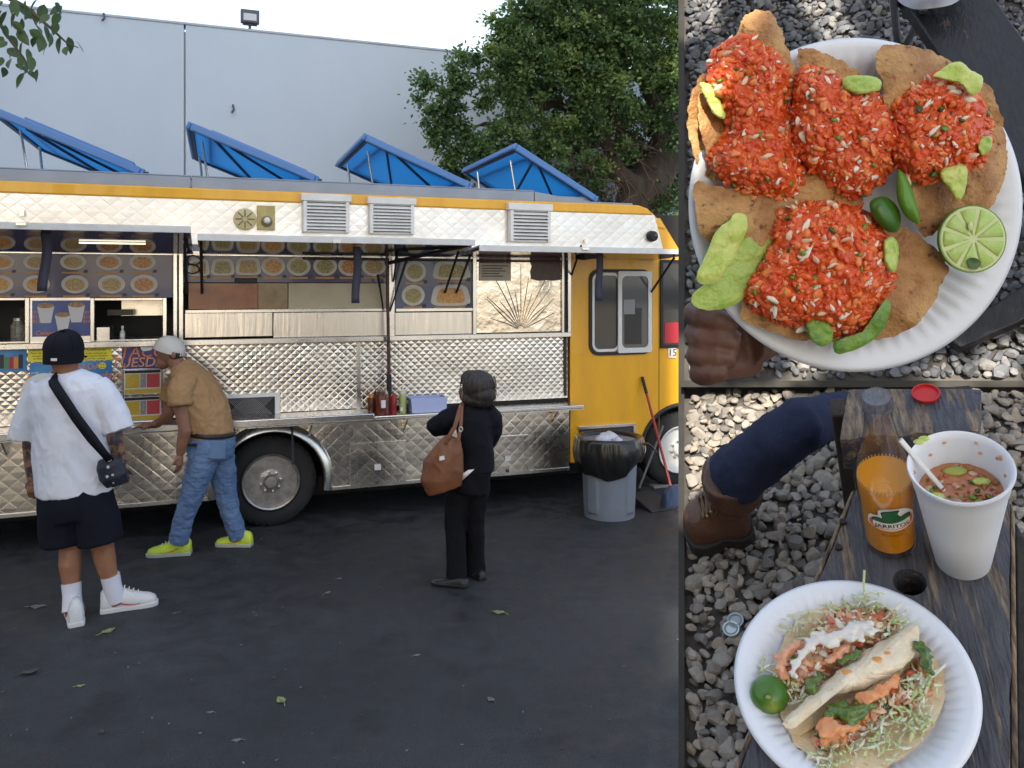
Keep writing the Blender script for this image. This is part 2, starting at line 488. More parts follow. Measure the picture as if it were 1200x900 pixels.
# ---- loose stones
def icosa(sub=1):
    bm = bmesh.new(); bmesh.ops.create_icosphere(bm, subdivisions=sub, radius=1.0)
    v = np.array([p.co[:] for p in bm.verts]); f = np.array([[q.index for q in p.verts] for p in bm.faces]); bm.free()
    return v, f
ICO1 = icosa(1); ICO2 = icosa(2)
nprng = np.random.RandomState(5)
def scatter(name, pts, sizes, mats, F, parent=None, base=ICO2, squash=(1., .8, .55), rough=.22, flatface=False, kind='stuff', seed=1, colour_by=True):
    """many lumps joined into one mesh, each with its own size, spin and dents"""
    rs = np.random.RandomState(seed)
    bv, bf = base
    V = []; Fc = []; mi = []
    nv = len(bv)
    for i, (p, s) in enumerate(zip(pts, sizes)):
        d = bv.copy()
        k = rs.normal(size=(5, 3)); k /= np.linalg.norm(k, axis=1)[:, None]
        off = 1 + rough*np.clip((bv @ k.T), -.25, 1).dot(rs.uniform(-1, 1, 5))*.6
        d = d*off[:, None]
        # flats: cut a few facets into the lump
        for _ in range(7):
            nn = rs.normal(size=3); nn /= np.linalg.norm(nn)
            h = rs.uniform(.42, .80); dd = d @ nn; ex = np.maximum(dd - h, 0); d = d - ex[:, None]*nn*.97
        sq = np.array(squash)*rs.uniform(.75, 1.25, 3)
        d = d*sq*s
        q = rs.normal(size=3)*np.array([.35, .35, 1]); ang = rs.uniform(0, 2*PI)
        Mz = np.array(Matrix.Rotation(ang, 3, 'Z') @ Matrix.Rotation(q[0], 3, 'X') @ Matrix.Rotation(q[1], 3, 'Y'))
        d = d @ Mz.T + np.array(p)
        V.append(d); Fc.append(bf + i*nv); mi.append(np.full(len(bf), rs.randint(len(mats)) if len(mats) > 1 else 0))
    V = np.concatenate(V); Fc = np.concatenate(Fc); mi = np.concatenate(mi)
    me = bpy.data.meshes.new(name)
    me.from_pydata(V.tolist(), [], Fc.tolist())
    for m in mats: me.materials.append(m)
    me.polygons.foreach_set('material_index', mi.astype(np.int32))
    me.polygons.foreach_set('use_smooth', np.full(len(mi), not flatface))
    me.update()
    o = link(name, me, parent, F)
    if kind: o['kind'] = kind
    return o
M_ST = [mat('stone_a', (0.272, 0.242, 0.204), .8, col2=(0.192, 0.170, 0.143), scale=60, bump=.35, bscale=300),
        mat('stone_b', (0.343, 0.303, 0.252), .8, col2=(0.252, 0.223, 0.186), scale=50, bump=.35, bscale=300),
        mat('stone_c', (0.192, 0.175, 0.156), .75, col2=(0.131, 0.120, 0.106), scale=50, bump=.3, bscale=300),
        mat('stone_d', (0.362, 0.303, 0.234), .85, col2=(0.261, 0.218, 0.165), scale=70, bump=.3, bscale=300),
        mat('stone_e', (0.231, 0.209, 0.178), .8, col2=(0.311, 0.279, 0.239), scale=90, bump=.3, bscale=300)]
def gravel(F, Z, quad, pitch, size, seed):
    rs = np.random.RandomState(seed)
    c = np.array([list(on_plane(F, 2, Z, px, py))[:2] for px, py in quad])
    x0, y0 = c.min(0); x1, y1 = c.max(0)
    pts = []; sz = []
    edge_d = F.inverted().to_3x3()
    for layer, (dz, pit) in enumerate(((-.006, pitch), (.002, pitch*1.12))):
        y = y0
        j = 0
        while y < y1:
            x = x0 + (j % 2)*pit*.5
            while x < x1:
                q = (x + rs.uniform(-.32, .32)*pit, y + rs.uniform(-.32, .32)*pit)
                ins = True
                for a in range(4):
                    A = c[a]; B = c[(a+1) % 4]
                    if (B[0]-A[0])*(q[1]-A[1]) - (B[1]-A[1])*(q[0]-A[0]) > -.006*math.hypot(*(B-A)): ins = False
                if ins:
                    pts.append((q[0], q[1], Z + dz + rs.uniform(-.004, .004)))
                    sz.append(size*min(1.7, max(.5, rs.lognormal(0, .28))))
                x += pit
            y += pit*.87; j += 1
    return pts, sz
pts, sz = gravel(F3, Z3, [(804, 457), (1290, 457), (1290, 985), (804, 985)], .0212, .0124, 3)
tag(scatter('gravel', pts, sz, M_ST, F3, seed=11, flatface=True), 'grey crushed gravel under the weathered bench', 'gravel')
pts, sz = gravel(F2, Z2, [(804, -60), (1290, -60), (1290, 443), (804, 443)], .0205, .0118, 4)
M_ST2 = [mat('shaded_stone_a', (.13, .135, .145), .75, col2=(.09, .094, .10), scale=60, bump=.35, bscale=300), mat('shaded_stone_b', (.19, .19, .195), .75, col2=(.13, .13, .135), scale=60, bump=.35, bscale=300), mat('shaded_stone_c', (.09, .095, .105), .7, col2=(.06, .064, .07), scale=60, bump=.3, bscale=300), mat('shaded_stone_d', (.22, .21, .195), .8, col2=(.15, .145, .135), scale=60, bump=.3, bscale=300)]  # darker bluish stone copies, shade put into their colour
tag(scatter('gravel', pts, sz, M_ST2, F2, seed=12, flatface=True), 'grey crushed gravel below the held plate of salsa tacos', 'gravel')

# ================================================================== TREES
def leaf_cloud(name, leaves, mat_list, parent, F=FW, length=.09, width=.045, seed=2, idx=None):
    """leaves: list of (centre, out direction); two-quad folded leaf each"""
    rs = np.random.RandomState(seed)
    nL = len(leaves)
    C = np.array([l[0][:] for l in leaves]); D = np.array([l[1][:] for l in leaves])
    D = D + rs.normal(size=(nL, 3))*.8; D[:, 2] -= .1
    D /= np.linalg.norm(D, axis=1)[:, None]
    A = np.cross(D, rs.normal(size=(nL, 3))); A /= np.linalg.norm(A, axis=1)[:, None]
    Nn = np.cross(D, A)
    sc = rs.uniform(.65, 1.25, nL)[:, None]
    l = length*sc; w = width*sc
    v = np.stack([C, C + D*l*.35 + A*w*.5 + Nn*w*.15, C + D*l*.75 + A*w*.38 + Nn*w*.1, C + D*l, C + D*l*.75 - A*w*.38 + Nn*w*.1, C + D*l*.35 - A*w*.5 + Nn*w*.15], 1)
    V = v.reshape(-1, 3)
    base = (np.arange(nL)*6)[:, None]
    Fa = np.stack([base + np.array([[0, 1, 2, 3]]), base + np.array([[0, 3, 4, 5]])], 1).reshape(-1, 4)
    me = bpy.data.meshes.new(name)
    me.from_pydata(V.tolist(), [], Fa.tolist())
    for m in mat_list: me.materials.append(m)
    me.polygons.foreach_set('material_index', np.repeat(rs.randint(0, len(mat_list), nL) if idx is None else np.array(idx), 2).astype(np.int32))
    me.update()
    return link(name, me, parent, F)
def leaf_mat(name, c, c2):
    m, N, L, b = node_mat(name)
    tc = N.new('ShaderNodeTexCoord'); nz = N.new('ShaderNodeTexNoise'); nz.inputs['Scale'].default_value = 1.7; nz.inputs['Detail'].default_value = 3
    L.new(tc.outputs['Object'], nz.inputs['Vector'])
    mx = N.new('ShaderNodeMix'); mx.data_type = 'RGBA'; mx.inputs[6].default_value = (*c, 1); mx.inputs[7].default_value = (*c2, 1)
    mr = N.new('ShaderNodeMapRange'); mr.inputs['From Min'].default_value = .35; mr.inputs['From Max'].default_value = .65
    L.new(nz.outputs['Fac'], mr.inputs['Value']); L.new(mr.outputs[0], mx.inputs[0]); L.new(mx.outputs[2], b.inputs['Base Color'])
    b.inputs['Roughness'].default_value = .45
    tr = N.new('ShaderNodeBsdfTranslucent'); L.new(mx.outputs[2], tr.inputs[0])
    ms = N.new('ShaderNodeMixShader'); ms.inputs[0].default_value = .45
    L.new(b.outputs[0], ms.inputs[1]); L.new(tr.outputs[0], ms.inputs[2])
    L.new(ms.outputs[0], N['Material Output'].inputs[0])
    return m
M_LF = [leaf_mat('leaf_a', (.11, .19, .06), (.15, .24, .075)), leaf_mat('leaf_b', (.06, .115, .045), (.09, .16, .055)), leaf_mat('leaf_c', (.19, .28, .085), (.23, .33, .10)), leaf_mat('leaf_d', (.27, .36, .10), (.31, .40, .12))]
M_BARK = mat('bark', (.10, .078, .06), .95, col2=(.055, .043, .035), scale=9, bump=.9, bscale=22, stretch=(1, 1, .25))
M_TWIG = mat('dry_twig', (.16, .10, .075), .9, col2=(.10, .065, .05), scale=8)

def clump_leaves(blobs, depth_of, n_sub, n_leaf, seed, rsub=.22):
    """blobs: (px,py,radius px,sub-clump factor, truck-frame depth)"""
    rs = np.random.RandomState(seed); out = []; ids = []
    for (px, py, rp, fac, dep) in blobs:
        c = FT @ on_plane(FT, 1, dep, px, py)
        scale = c.y/FPX
        r = rp*scale
        for _ in range(int(n_sub*fac*(rp/40.0)**1.7) + 2):
            d = rs.normal(size=3); d /= np.linalg.norm(d)
            if d[1] > .45: d[1] *= -1
            sc = np.array(c) + d*r*rs.uniform(.55, 1.02)*np.array([1, .8, 1])
            tone = rs.choice(4, p=(.34, .30, .22, .14)) if d[2] > -.1 else rs.choice(2)  # lighter leaves on upper clumps: sunlight on the crown top painted in
            for _ in range(int(n_leaf*rs.uniform(.6, 1.3))):
                e = rs.normal(size=3); e /= np.linalg.norm(e)
                q = sc + e*rsub*abs(rs.normal())*.62*np.array([1, 1, .75])
                out.append((Vector(q), Vector(e*.7 + d*.5))); ids.append(tone if rs.rand() < .8 else rs.randint(3))
    return out, ids
tb = on_plane(FT, 1, 3.6, 742, 300)
tree = thing('evergreen_tree', 'large dense dark green tree overhanging the yellow cab', 'tree', (tb.x, 3.6, 0), FT)
def tp(px, py, dep=3.6): return FT @ on_plane(FT, 1, dep, px, py)
trunk = MB()
trunk.tube([Vector((tp(735, 300).x, tp(735, 300).y, -.1)), tp(738, 300), tp(748, 236), tp(770, 196), tp(800, 140), tp(830, 60), tp(850, -40)], [.42, .36, .34, .30, .28, .24, .16], 18)
trunk.tube([tp(752, 232), tp(738, 215, 3.45), tp(722, 200, 3.4), tp(700, 130, 3.4), tp(680, 40, 3.5)], [.2, .17, .13, .10, .06], 12)
trunk.tube([tp(790, 160), tp(760, 110, 3.3), tp(740, 60, 3.3)], [.14, .10, .06], 10)
trunk.tube([tp(705, 150, 3.4), tp(650, 120, 3.3), tp(600, 140, 3.3), tp(545, 150, 3.4)], [.09, .07, .05, .025], 8)
trunk.tube([tp(640, 122, 3.3), tp(590, 95, 3.3), tp(550, 85, 3.3)], [.05, .035, .02], 8)
me = remeshed(trunk, .035, 3, 'trunk'); me.materials.append(M_BARK)
displace(me, lambda c, n: .018*mnoise.noise(Vector((c.x*6, c.y*6, c.z*1.6))))
part('trunk', me, None, tree)
tw = MB()
rt = random.Random(3)
for i in range(170):
    px, py = rt.uniform(655, 790), rt.uniform(130, 232)
    if (px - 640)*.6 + (py - 110) < 40: continue
    p = tp(px, py, rt.uniform(2.9, 3.7)); a = rt.uniform(0, 2*PI); pts_ = [p]
    d = Vector((math.cos(a), rt.uniform(-.3, .3), math.sin(a)*.7 - .25))
    for k in range(4):
        d = d + Vector((rt.uniform(-.5, .5), rt.uniform(-.3, .3), rt.uniform(-.6, .25))); d.normalize()
        pts_.append(pts_[-1] + d*rt.uniform(.06, .15))
    tw.tube(pts_, [.009, .008, .006, .005, .003], 5)
o = part('dry_twigs', tw, M_TWIG, tree); o['kind'] = 'stuff'
blobs = [(680, 30, 75, 1, 3.0), (745, 60, 75, 1, 2.9), (640, 95, 52, 1, 2.9), (610, 40, 38, 1, 3.1), (655, 175, 42, 1, 2.9), (700, 105, 50, 1, 2.8), (770, 105, 48, 1, 2.7),
         (575, 75, 26, 1, 3.0), (600, 120, 26, .9, 3.0), (508, 92, 13, 1, 3.0), (530, 95, 20, 1, 3.0), (512, 118, 22, .8, 3.0), (540, 140, 24, 1, 3.0), (510, 148, 13, .8, 3.0), (575, 118, 18, .8, 3.0), (525, 165, 22, .9, 3.0),
         (560, 170, 26, 1, 3.0), (545, 192, 22, 1, 3.0), (585, 190, 24, 1, 3.0), (630, 210, 26, 1, 2.9), (690, -30, 80, .6, 3.1), (780, 0, 80, .7, 3.0), (840, 80, 80, .4, 3.2), (860, 0, 80, .3, 3.2),
         (790, 245, 26, 1.3, 3.2), (800, 280, 30, 1.3, 3.0), (690, 205, 26, .5, 3.3), (745, 185, 24, .35, 3.0), (720, 165, 45, .25, 4.2), (770, 170, 50, .5, 4.3), (690, 90, 90, .6, 4.0), (780, 60, 90, .5, 4.0), (640, 160, 50, .8, 4.0), (720, 220, 50, .7, 4.6), (770, 225, 40, .6, 4.6), (625, 15, 40, 1, 3.0), (650, 60, 60, 1, 3.1), (735, 15, 70, 1, 2.9), (790, 60, 60, 1, 2.8), (700, 60, 70, 1, 2.8), (790, 140, 40, .9, 2.8), (620, 165, 40, 1, 3.0), (590, 160, 26, 1, 3.0), (500, 130, 12, .8, 3.0), (535, 75, 14, .8, 3.0), (610, 90, 34, 1, 3.0), (680, 140, 36, .8, 2.9), (760, 30, 80, 1.2, 4.2), (690, 30, 80, 1.2, 4.2), (640, 80, 60, 1.2, 4.2), (740, 120, 70, 1.2, 4.6), (650, 190, 50, 1.2, 4.4), (780, 200, 60, 1.2, 4.8), (720, 190, 60, 1.0, 4.8)]
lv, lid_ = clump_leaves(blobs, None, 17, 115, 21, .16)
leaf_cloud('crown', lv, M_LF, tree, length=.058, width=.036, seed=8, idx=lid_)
core_mat = mat('deep_foliage', (.028, .042, .018), .95, col2=(.016, .024, .012), scale=6, bump=.8, bscale=20)

# ---- added unseen tree behind the photographer: crown gaps shaped for sun patches
M_LF2 = [mat('sun_blocker_leaf', (.05, .10, .03), .6, col2=(.08, .13, .04), scale=5)]
st = thing('sun_blocker_tree', 'leafy tree added out of view to dapple the sun on gravel', 'tree', (-2.2, -3.4, 0))
tk = MB(); tk.tube([(-2.2, -3.4, 0), (-2.1, -3.3, 1.6), (-1.6, -2.9, 2.9), (-1.1, -2.6, 3.5), (-.75, -2.4, 4.0)], [.2, .17, .12, .06, .03], 12)
tk.tube([(-1.6, -2.9, 2.9), (-1.7, -2.5, 3.9), (-1.3, -2.0, 4.8)], [.11, .08, .04], 10)
part('trunk', tk, M_BARK, st)  # trunk of the added unseen tree
def in_poly(x, y, poly):
    r = False; j = len(poly) - 1
    for i in range(len(poly)):
        xi, yi = poly[i]; xj, yj = poly[j]
        if (yi > y) != (yj > y) and x < (xj - xi)*(y - yi)/(yj - yi) + xi: r = not r
        j = i
    return r
def to_px(w):
    v = w - Vector((0, 0, CAM_H))
    return 600 + FPX*v.x/v.y, HORIZON - FPX*v.z/v.y
def shadow_px(q, F, Z):
    Fi = F.inverted(); o = Fi @ q; d = Fi.to_3x3() @ (-to_sun)
    t = (Z - o.z)/d.z
    if t < 0: return None
    w = F @ (o + d*t)
    return to_px(w) if w.y > .2 else None
GAP3 = [[(740, 400), (872, 400), (845, 482), (740, 505)], [(740, 505), (868, 455), (945, 440), (915, 545), (840, 585), (740, 615)], [(740, 615), (850, 580), (870, 585), (855, 615), (740, 655)]]
GAP2 = [[(740, -120), (885, -120), (872, 32), (850, 40), (790, 62), (740, 62)], [(930, -25), (985, -25), (1030, 30), (1015, 62), (965, 50)], [(1085, 412), (1140, 405), (1240, 375), (1240, 480), (1085, 480)], [(920, 385), (985, 380), (990, 470), (925, 470)]]
rs = np.random.RandomState(17)
lv = []
while len(lv) < 34000:
    a, b_, c_ = rs.uniform(-2.0, 2.0), rs.uniform(-2.0, 2.0), rs.uniform(-.35, .35)
    if math.hypot(a, b_) > 2.0 + .25*math.sin(5*math.atan2(a, b_)): continue
    side = Vector((to_sun.y, -to_sun.x, 0)).normalized(); upv = to_sun.cross(side)
    q = Vector((-.12, -1.95, 3.75)) + side*a + upv*b_ + to_sun*c_
    if q.y > -.25: continue
    s3 = shadow_px(q, F3, Z3); s2 = shadow_px(q, F2, Z2)
    tY = (.60 - q.y)/(-to_sun.y); wp = q - to_sun*tY; sp_px = to_px(wp)
    def near(s_): return s_ is not None and 770 < s_[0] < 1300 and -110 < s_[1] < 985
    if not (near(s3) or near(s2) or near(sp_px)): continue
    if s3 and any(in_poly(s3[0], s3[1], g_) for g_ in GAP3): continue
    if s2 and any(in_poly(s2[0], s2[1], g_) for g_ in GAP2): continue
    lv.append((q - Vector((.03, 0, 0)), Vector((0, 0, -.2))))
leaf_cloud('crown', lv, M_LF2, st, length=.05, width=.042, seed=4)  # crown of the added unseen tree

# ---- branch reaching in from a tree at the left
lt = thing('leafy_tree', 'broad-leaved tree whose hanging branch reaches over the lot, beside the awnings', 'tree', tuple(on_depth(-170, 336, 3.6) - Vector((0, 0, CAM_H))))
bt = MB()
bb = on_depth(-170, 336, 3.6)
bt.tube([(bb.x, bb.y, 0), (bb.x + .05, bb.y, 1.5), (bb.x, bb.y + .1, 3.0), (bb.x + .2, bb.y, 4.2)], [.14, .12, .10, .05], 10)
part('trunk', bt, M_BARK, lt)
def lp(px, py, Y=3.6): return on_depth(px, py, Y)
br = MB()
br.tube([Vector((bb.x, bb.y + .1, 3.2)), lp(-90, -20), lp(-20, -18), lp(30, 8), lp(62, 35), lp(78, 50), lp(92, 56)], [.05, .03, .014, .009, .006, .004, .002], 7)
br.tube([lp(-40, -16), lp(-5, 20), lp(14, 50), lp(28, 68), lp(38, 88)], [.012, .009, .006, .004, .002], 6)
br.tube([lp(10, -2), lp(35, 14), lp(48, 40)], [.007, .005, .002], 6)
branch = part('branch', br, mat('green_twig', (.09, .075, .04), .8), lt)
lm = MB()
nseg = 6
for s in (-1, 1):
    rows_ = []
    for i in range(nseg + 1):
        t = i/nseg
        w = .5*math.sin(PI*t**.8)**.9*(1 - .25*t)
        rows_.append(((t, 0, -.12*t*t), (t, s*w*.62, .10*w - .12*t*t)))
    vs = [p for r_ in rows_ for p in r_]
    lm.add(vs, [(2*i, 2*i+2, 2*i+3, 2*i+1) if s > 0 else (2*i, 2*i+1, 2*i+3, 2*i+2) for i in range(nseg)])
M_LB = [leaf_mat('branch_leaf_a', (.085, .14, .05), (.11, .17, .06)), leaf_mat('branch_leaf_b', (.05, .085, .035), (.075, .12, .05))]
leaf_mesh = [mesh_from(lm, m_, True, 60, 'leaf') for m_ in M_LB]
leafspots = [(2, 6), (8, 18), (16, 4), (22, 14), (30, 5), (38, 16), (44, 4), (52, 10), (58, 22), (64, 8), (70, 20), (73, 12), (40, 32), (52, 34), (60, 44), (70, 48), (76, 60), (80, 48), (90, 54), (26, 26), (14, 30), (6, 34), (4, 48),
             (12, 46), (20, 40), (26, 54), (16, 60), (8, 62), (22, 68), (30, 76), (36, 70), (34, 88), (28, 90), (44, 86), (12, 74), (18, 80), (3, 72), (6, 84), (33, 62), (0, 28), (0, 58), (48, 22), (34, 40), (66, 30), (56, 56), (18, 20), (10, 10), (32, 14), (2, 18), (27, 40), (9, 54), (42, 48), (50, 50)]
rl = random.Random(9)
for i, (px, py) in enumerate(leafspots):
    L_ = rl.uniform(.055, .085)
    d = Vector((rl.uniform(-.5, .7), rl.uniform(-.5, .5), rl.uniform(-1.1, -.35))).normalized()
    M = Matrix.Translation(lp(px, py - 5, 3.6 + rl.uniform(-.15, .15))) @ d.to_track_quat('X', 'Z').to_matrix().to_4x4() @ Matrix.Rotation(rl.uniform(-1.3, 1.3), 4, 'X') @ Matrix.Scale(L_, 4)
    part('leaf', leaf_mesh[i % 2], None, branch, M)
# ================================================================== FOOD TRUCK
def steel(name, base=(.74, .72, .69), r0=.14, r1=.32, scale=3.0, streak=(1, 1, 1), bump=.0):
    m, N, L, b = node_mat(name)
    tc = N.new('ShaderNodeTexCoord'); mp = N.new('ShaderNodeMapping'); mp.inputs['Scale'].default_value = streak
    L.new(tc.outputs['Object'], mp.inputs[0])
    n = N.new('ShaderNodeTexNoise'); n.inputs['Scale'].default_value = scale; n.inputs['Detail'].default_value = 8; n.inputs['Roughness'].default_value = .65
    L.new(mp.outputs[0], n.inputs['Vector'])
    mr = N.new('ShaderNodeMapRange'); mr.inputs['From Min'].default_value = .3; mr.inputs['From Max'].default_value = .7
    mr.inputs['To Min'].default_value = r0; mr.inputs['To Max'].default_value = r1
    L.new(n.outputs['Fac'], mr.inputs['Value']); L.new(mr.outputs[0], b.inputs['Roughness'])
    mx = N.new('ShaderNodeMix'); mx.data_type = 'RGBA'; mx.inputs[6].default_value = (*base, 1); mx.inputs[7].default_value = (base[0]*.86, base[1]*.79, base[2]*.69, 1)  # warm noise tint paints golden reflections into the steel colour
    L.new(mr.outputs[0], mx.inputs[0]) if False else L.new(n.outputs['Fac'], mx.inputs[0])
    L.new(mx.outputs[2], b.inputs['Base Color'])
    b.inputs['Metallic'].default_value = 1.0
    if bump:
        n2 = N.new('ShaderNodeTexNoise'); n2.inputs['Scale'].default_value = 7; n2.inputs['Detail'].default_value = 3; L.new(mp.outputs[0], n2.inputs['Vector'])
        bp = N.new('ShaderNodeBump'); bp.inputs['Strength'].default_value = bump; bp.inputs['Distance'].default_value = .02
        L.new(n2.outputs['Fac'], bp.inputs['Height']); L.new(bp.outputs[0], b.inputs['Normal'])
    return m
M_STEEL = steel('quilted_steel', (.74, .70, .64), .17, .36)
M_UPPER = steel('quilted_upper_steel', (.82, .80, .77), .28, .45)
M_SHEET = steel('brushed_sheet', (.80, .74, .66), .25, .42, 4, (6, 6, .5), .12)
M_TRIM = steel('trim_steel', (.80, .78, .75), .2, .35)
M_MIRROR = steel('polished_underside', (.50, .50, .52), .06, .14, 2)
M_SUNB = steel('engine_turned', (.86, .78, .66), .12, .26, 5, (1, 1, 1), .5)
M_YEL = mat('yellow_paint', (.80, .40, .012), .30, col2=(.66, .31, .012), scale=2.6, coat=.35, rough2=.5, stretch=(2.2, 2.2, .5), detail=9, ramp=(.40, .78))
M_COAM = mat('roof_metal', (.30, .33, .38), .5, metal=.3, col2=(.25, .28, .33), scale=4)
def lid_mat():
    m, N, L, b = node_mat('blue_fibreglass')
    b.inputs['Base Color'].default_value = (.02, .15, .42, 1); b.inputs['Roughness'].default_value = .35
    tr = N.new('ShaderNodeBsdfTranslucent'); tr.inputs[0].default_value = (.03, .27, .62, 1)
    ms = N.new('ShaderNodeMixShader'); ms.inputs[0].default_value = .68
    L.new(b.outputs[0], ms.inputs[1]); L.new(tr.outputs[0], ms.inputs[2]); L.new(ms.outputs[0], N['Material Output'].inputs[0])
    return m
M_BLUE = lid_mat()
M_BLUE2 = mat('blue_lid_edge', (.09, .21, .46), .4)
M_BLACK = mat('black_plastic', (.012, .012, .014), .5)
M_DGREY = mat('dark_grey_paint', (.05, .05, .055), .55)
M_RUBBER = mat('tyre_rubber', (.017, .017, .018), .8, col2=(.026, .025, .024), scale=14, bump=.15, bscale=60)
M_WHITE = mat('white_enamel', (.72, .72, .70), .45, col2=(.63, .62, .59), scale=9)
M_CHASSIS = mat('underbody', (.012, .012, .012), .9)
M_INT = mat('kitchen_dark', (.020, .017, .015), .6)
M_INT2 = mat('kitchen_wood', (.09, .055, .032), .6, col2=(.05, .03, .02), scale=9)
M_CREAM = mat('cream_blind', (.52, .44, .30), .6, col2=(.44, .37, .25), scale=4)
M_GLASS = mat('dark_glass', (.035, .035, .035), .06, spec=.8)

truck = thing('food_truck', 'steel and yellow food truck with raised awnings and blue roof lids', 'food truck', (0, 0, 0), FT)
def tpart(name, mb, m, parent=None, **k):
    return part(name, mb, m, parent or truck, FT, **k)
def quilt(u0, u1, z0, z1, y, cw, ch, depth, hole=None, seed=1, jit=.12):
    """embossed diamonds, trimmed to a rectangle; hole = (u, z, radius)"""
    rs = random.Random(seed); mb = MB()
    nu = int((u1-u0)/cw) + 3; nz = int((z1-z0)/ch*2) + 4
    for j in range(-1, nz):
        for i in range(-1, nu):
            cx = u0 + (i + .5*(j % 2))*cw; cz = z0 + j*ch*.5
            a, b_ = cw*.5, ch*.5
            dx, dz = rs.uniform(-jit, jit)*a, rs.uniform(-jit, jit)*b_
            d = depth*rs.uniform(.8, 1.2)
            o = [(cx+a, y, cz), (cx, y, cz+b_), (cx-a, y, cz), (cx, y, cz-b_)]
            k = .86
            q = [(cx+a*k, y-d*.38, cz), (cx, y-d*.38, cz+b_*k), (cx-a*k, y-d*.38, cz), (cx, y-d*.38, cz-b_*k)]
            mb.add(o + q + [(cx+dx, y-d, cz+dz)], [(0,1,5,4),(1,2,6,5),(2,3,7,6),(3,0,4,7),(4,5,8),(5,6,8),(6,7,8),(7,4,8)])
    me = bpy.data.meshes.new('q'); me.from_pydata(mb.v, [], mb.f)
    bm = bmesh.new(); bm.from_mesh(me); bpy.data.meshes.remove(me)
    bmesh.ops.remove_doubles(bm, verts=bm.verts, dist=1e-4)
    for co, no in (((u0,0,0),(-1,0,0)), ((u1,0,0),(1,0,0)), ((0,0,z0),(0,0,-1)), ((0,0,z1),(0,0,1))):
        bmesh.ops.bisect_plane(bm, geom=bm.verts[:]+bm.edges[:]+bm.faces[:], plane_co=co, plane_no=no, clear_outer=True)
    if hole:
        hu, hz, hr = hole
        for _ in range(1): pass
        dead = [f for f in bm.faces if all(math.hypot(v.co.x-hu, v.co.z-hz) < hr for v in f.verts)]
        bmesh.ops.delete(bm, geom=dead, context='FACES')
        for v in bm.verts:
            d = math.hypot(v.co.x-hu, v.co.z-hz)
            if d < hr and d > 1e-6:
                s = hr/d; v.co.x = hu + (v.co.x-hu)*s; v.co.z = max(z0, hz + (v.co.z-hz)*s)
    bmesh.ops.recalc_face_normals(bm, faces=bm.faces)
    if sum(f.normal.y for f in bm.faces) > 0: bmesh.ops.reverse_faces(bm, faces=bm.faces)
    for v in bm.verts:
        v.co.y += .007*mnoise.noise(Vector((v.co.x*1.9 + seed, v.co.z*2.6, seed*1.7))) + .0018*mnoise.noise(Vector((v.co.x*7 + seed, v.co.z*7, 3.0)))
    out = bpy.data.meshes.new('quilt'); bm.to_mesh(out); bm.free()
    return out
U0, U1, UC, UF = -3.2, 2.69, 2.70, 4.75       # rear, end of kitchen, start and front of cab
ZS, ZC, ZW, ZH, ZY, ZR, ZT = .29, .93, 1.565, 2.26, 2.70, 2.79, 2.885
# core: far wall, roof, floor, ends, and the shallow kitchen seen through the hatches
core = MB()
core.box(U0, 4.55, .62, 2.25, .34, ZR - .02)
core.box(U0, 2.69, .03, .62, ZH + .02, ZR - .02); core.box(U0, -.52, .03, .62, .36, ZW - .02); core.box(.52, 2.69, .03, .62, .36, ZW - .02); core.box(-.52, .52, .03, .62, .92, ZW - .02)
core.box(U0, U0 + .05, .03, .62, .36, ZR - .02)
tpart('body', core, M_INT, bevel=.01)
tpart('underbody', MB().box(U0 + .2, 4.3, .25, 2.0, .22, .345).box(U0, 4.2, .5, 1.9, .12, .22), M_CHASSIS)
tpart('rear_panel', MB().box(U0 - .012, U0 - .002, .03, 2.22, .3, ZR - .03), M_STEEL)
# upper quilted band, yellow band and roof coaming
up = quilt(U0, 3.70, ZH + .02, ZY, 0, .125, .10, .0017, seed=3)
for v in up.vertices:                                   # slanting forward end over the cab
    if v.co.x > 3.3: v.co.x = min(v.co.x, 3.72 - (v.co.z - 2.3)*.30)
up.materials.append(M_UPPER); tpart('upper_panel', up, None)
tpart('upper_backing', MB().box(U0, 3.5, .004, .05, ZH + .02, ZY), M_UPPER)
tpart('yellow_band', MB().prism([(U0, ZY), (3.50, ZY), (3.58, ZY + .004), (3.52, ZY + .06), (3.42, ZR), (U0, ZR)], -.02, .12), M_YEL, bevel=.012)
tpart('roof', MB().box(U0, 3.42, .10, 2.24, ZR - .03, ZR + .03), M_COAM, bevel=.01)
for a, c in ((U0, -.62), (-.615, 2.35)):
    tpart('roof_coaming', MB().prism([(a, ZR), (c, ZR), (c, ZT), (a, ZT)], .035, .10).box(a, c, .035, .32, ZT, ZT + .012), M_COAM, bevel=.006)
tpart('roof_coaming', MB().prism([(2.355, ZR), (3.05, ZR), (2.355, ZT)], .035, .10), M_COAM)
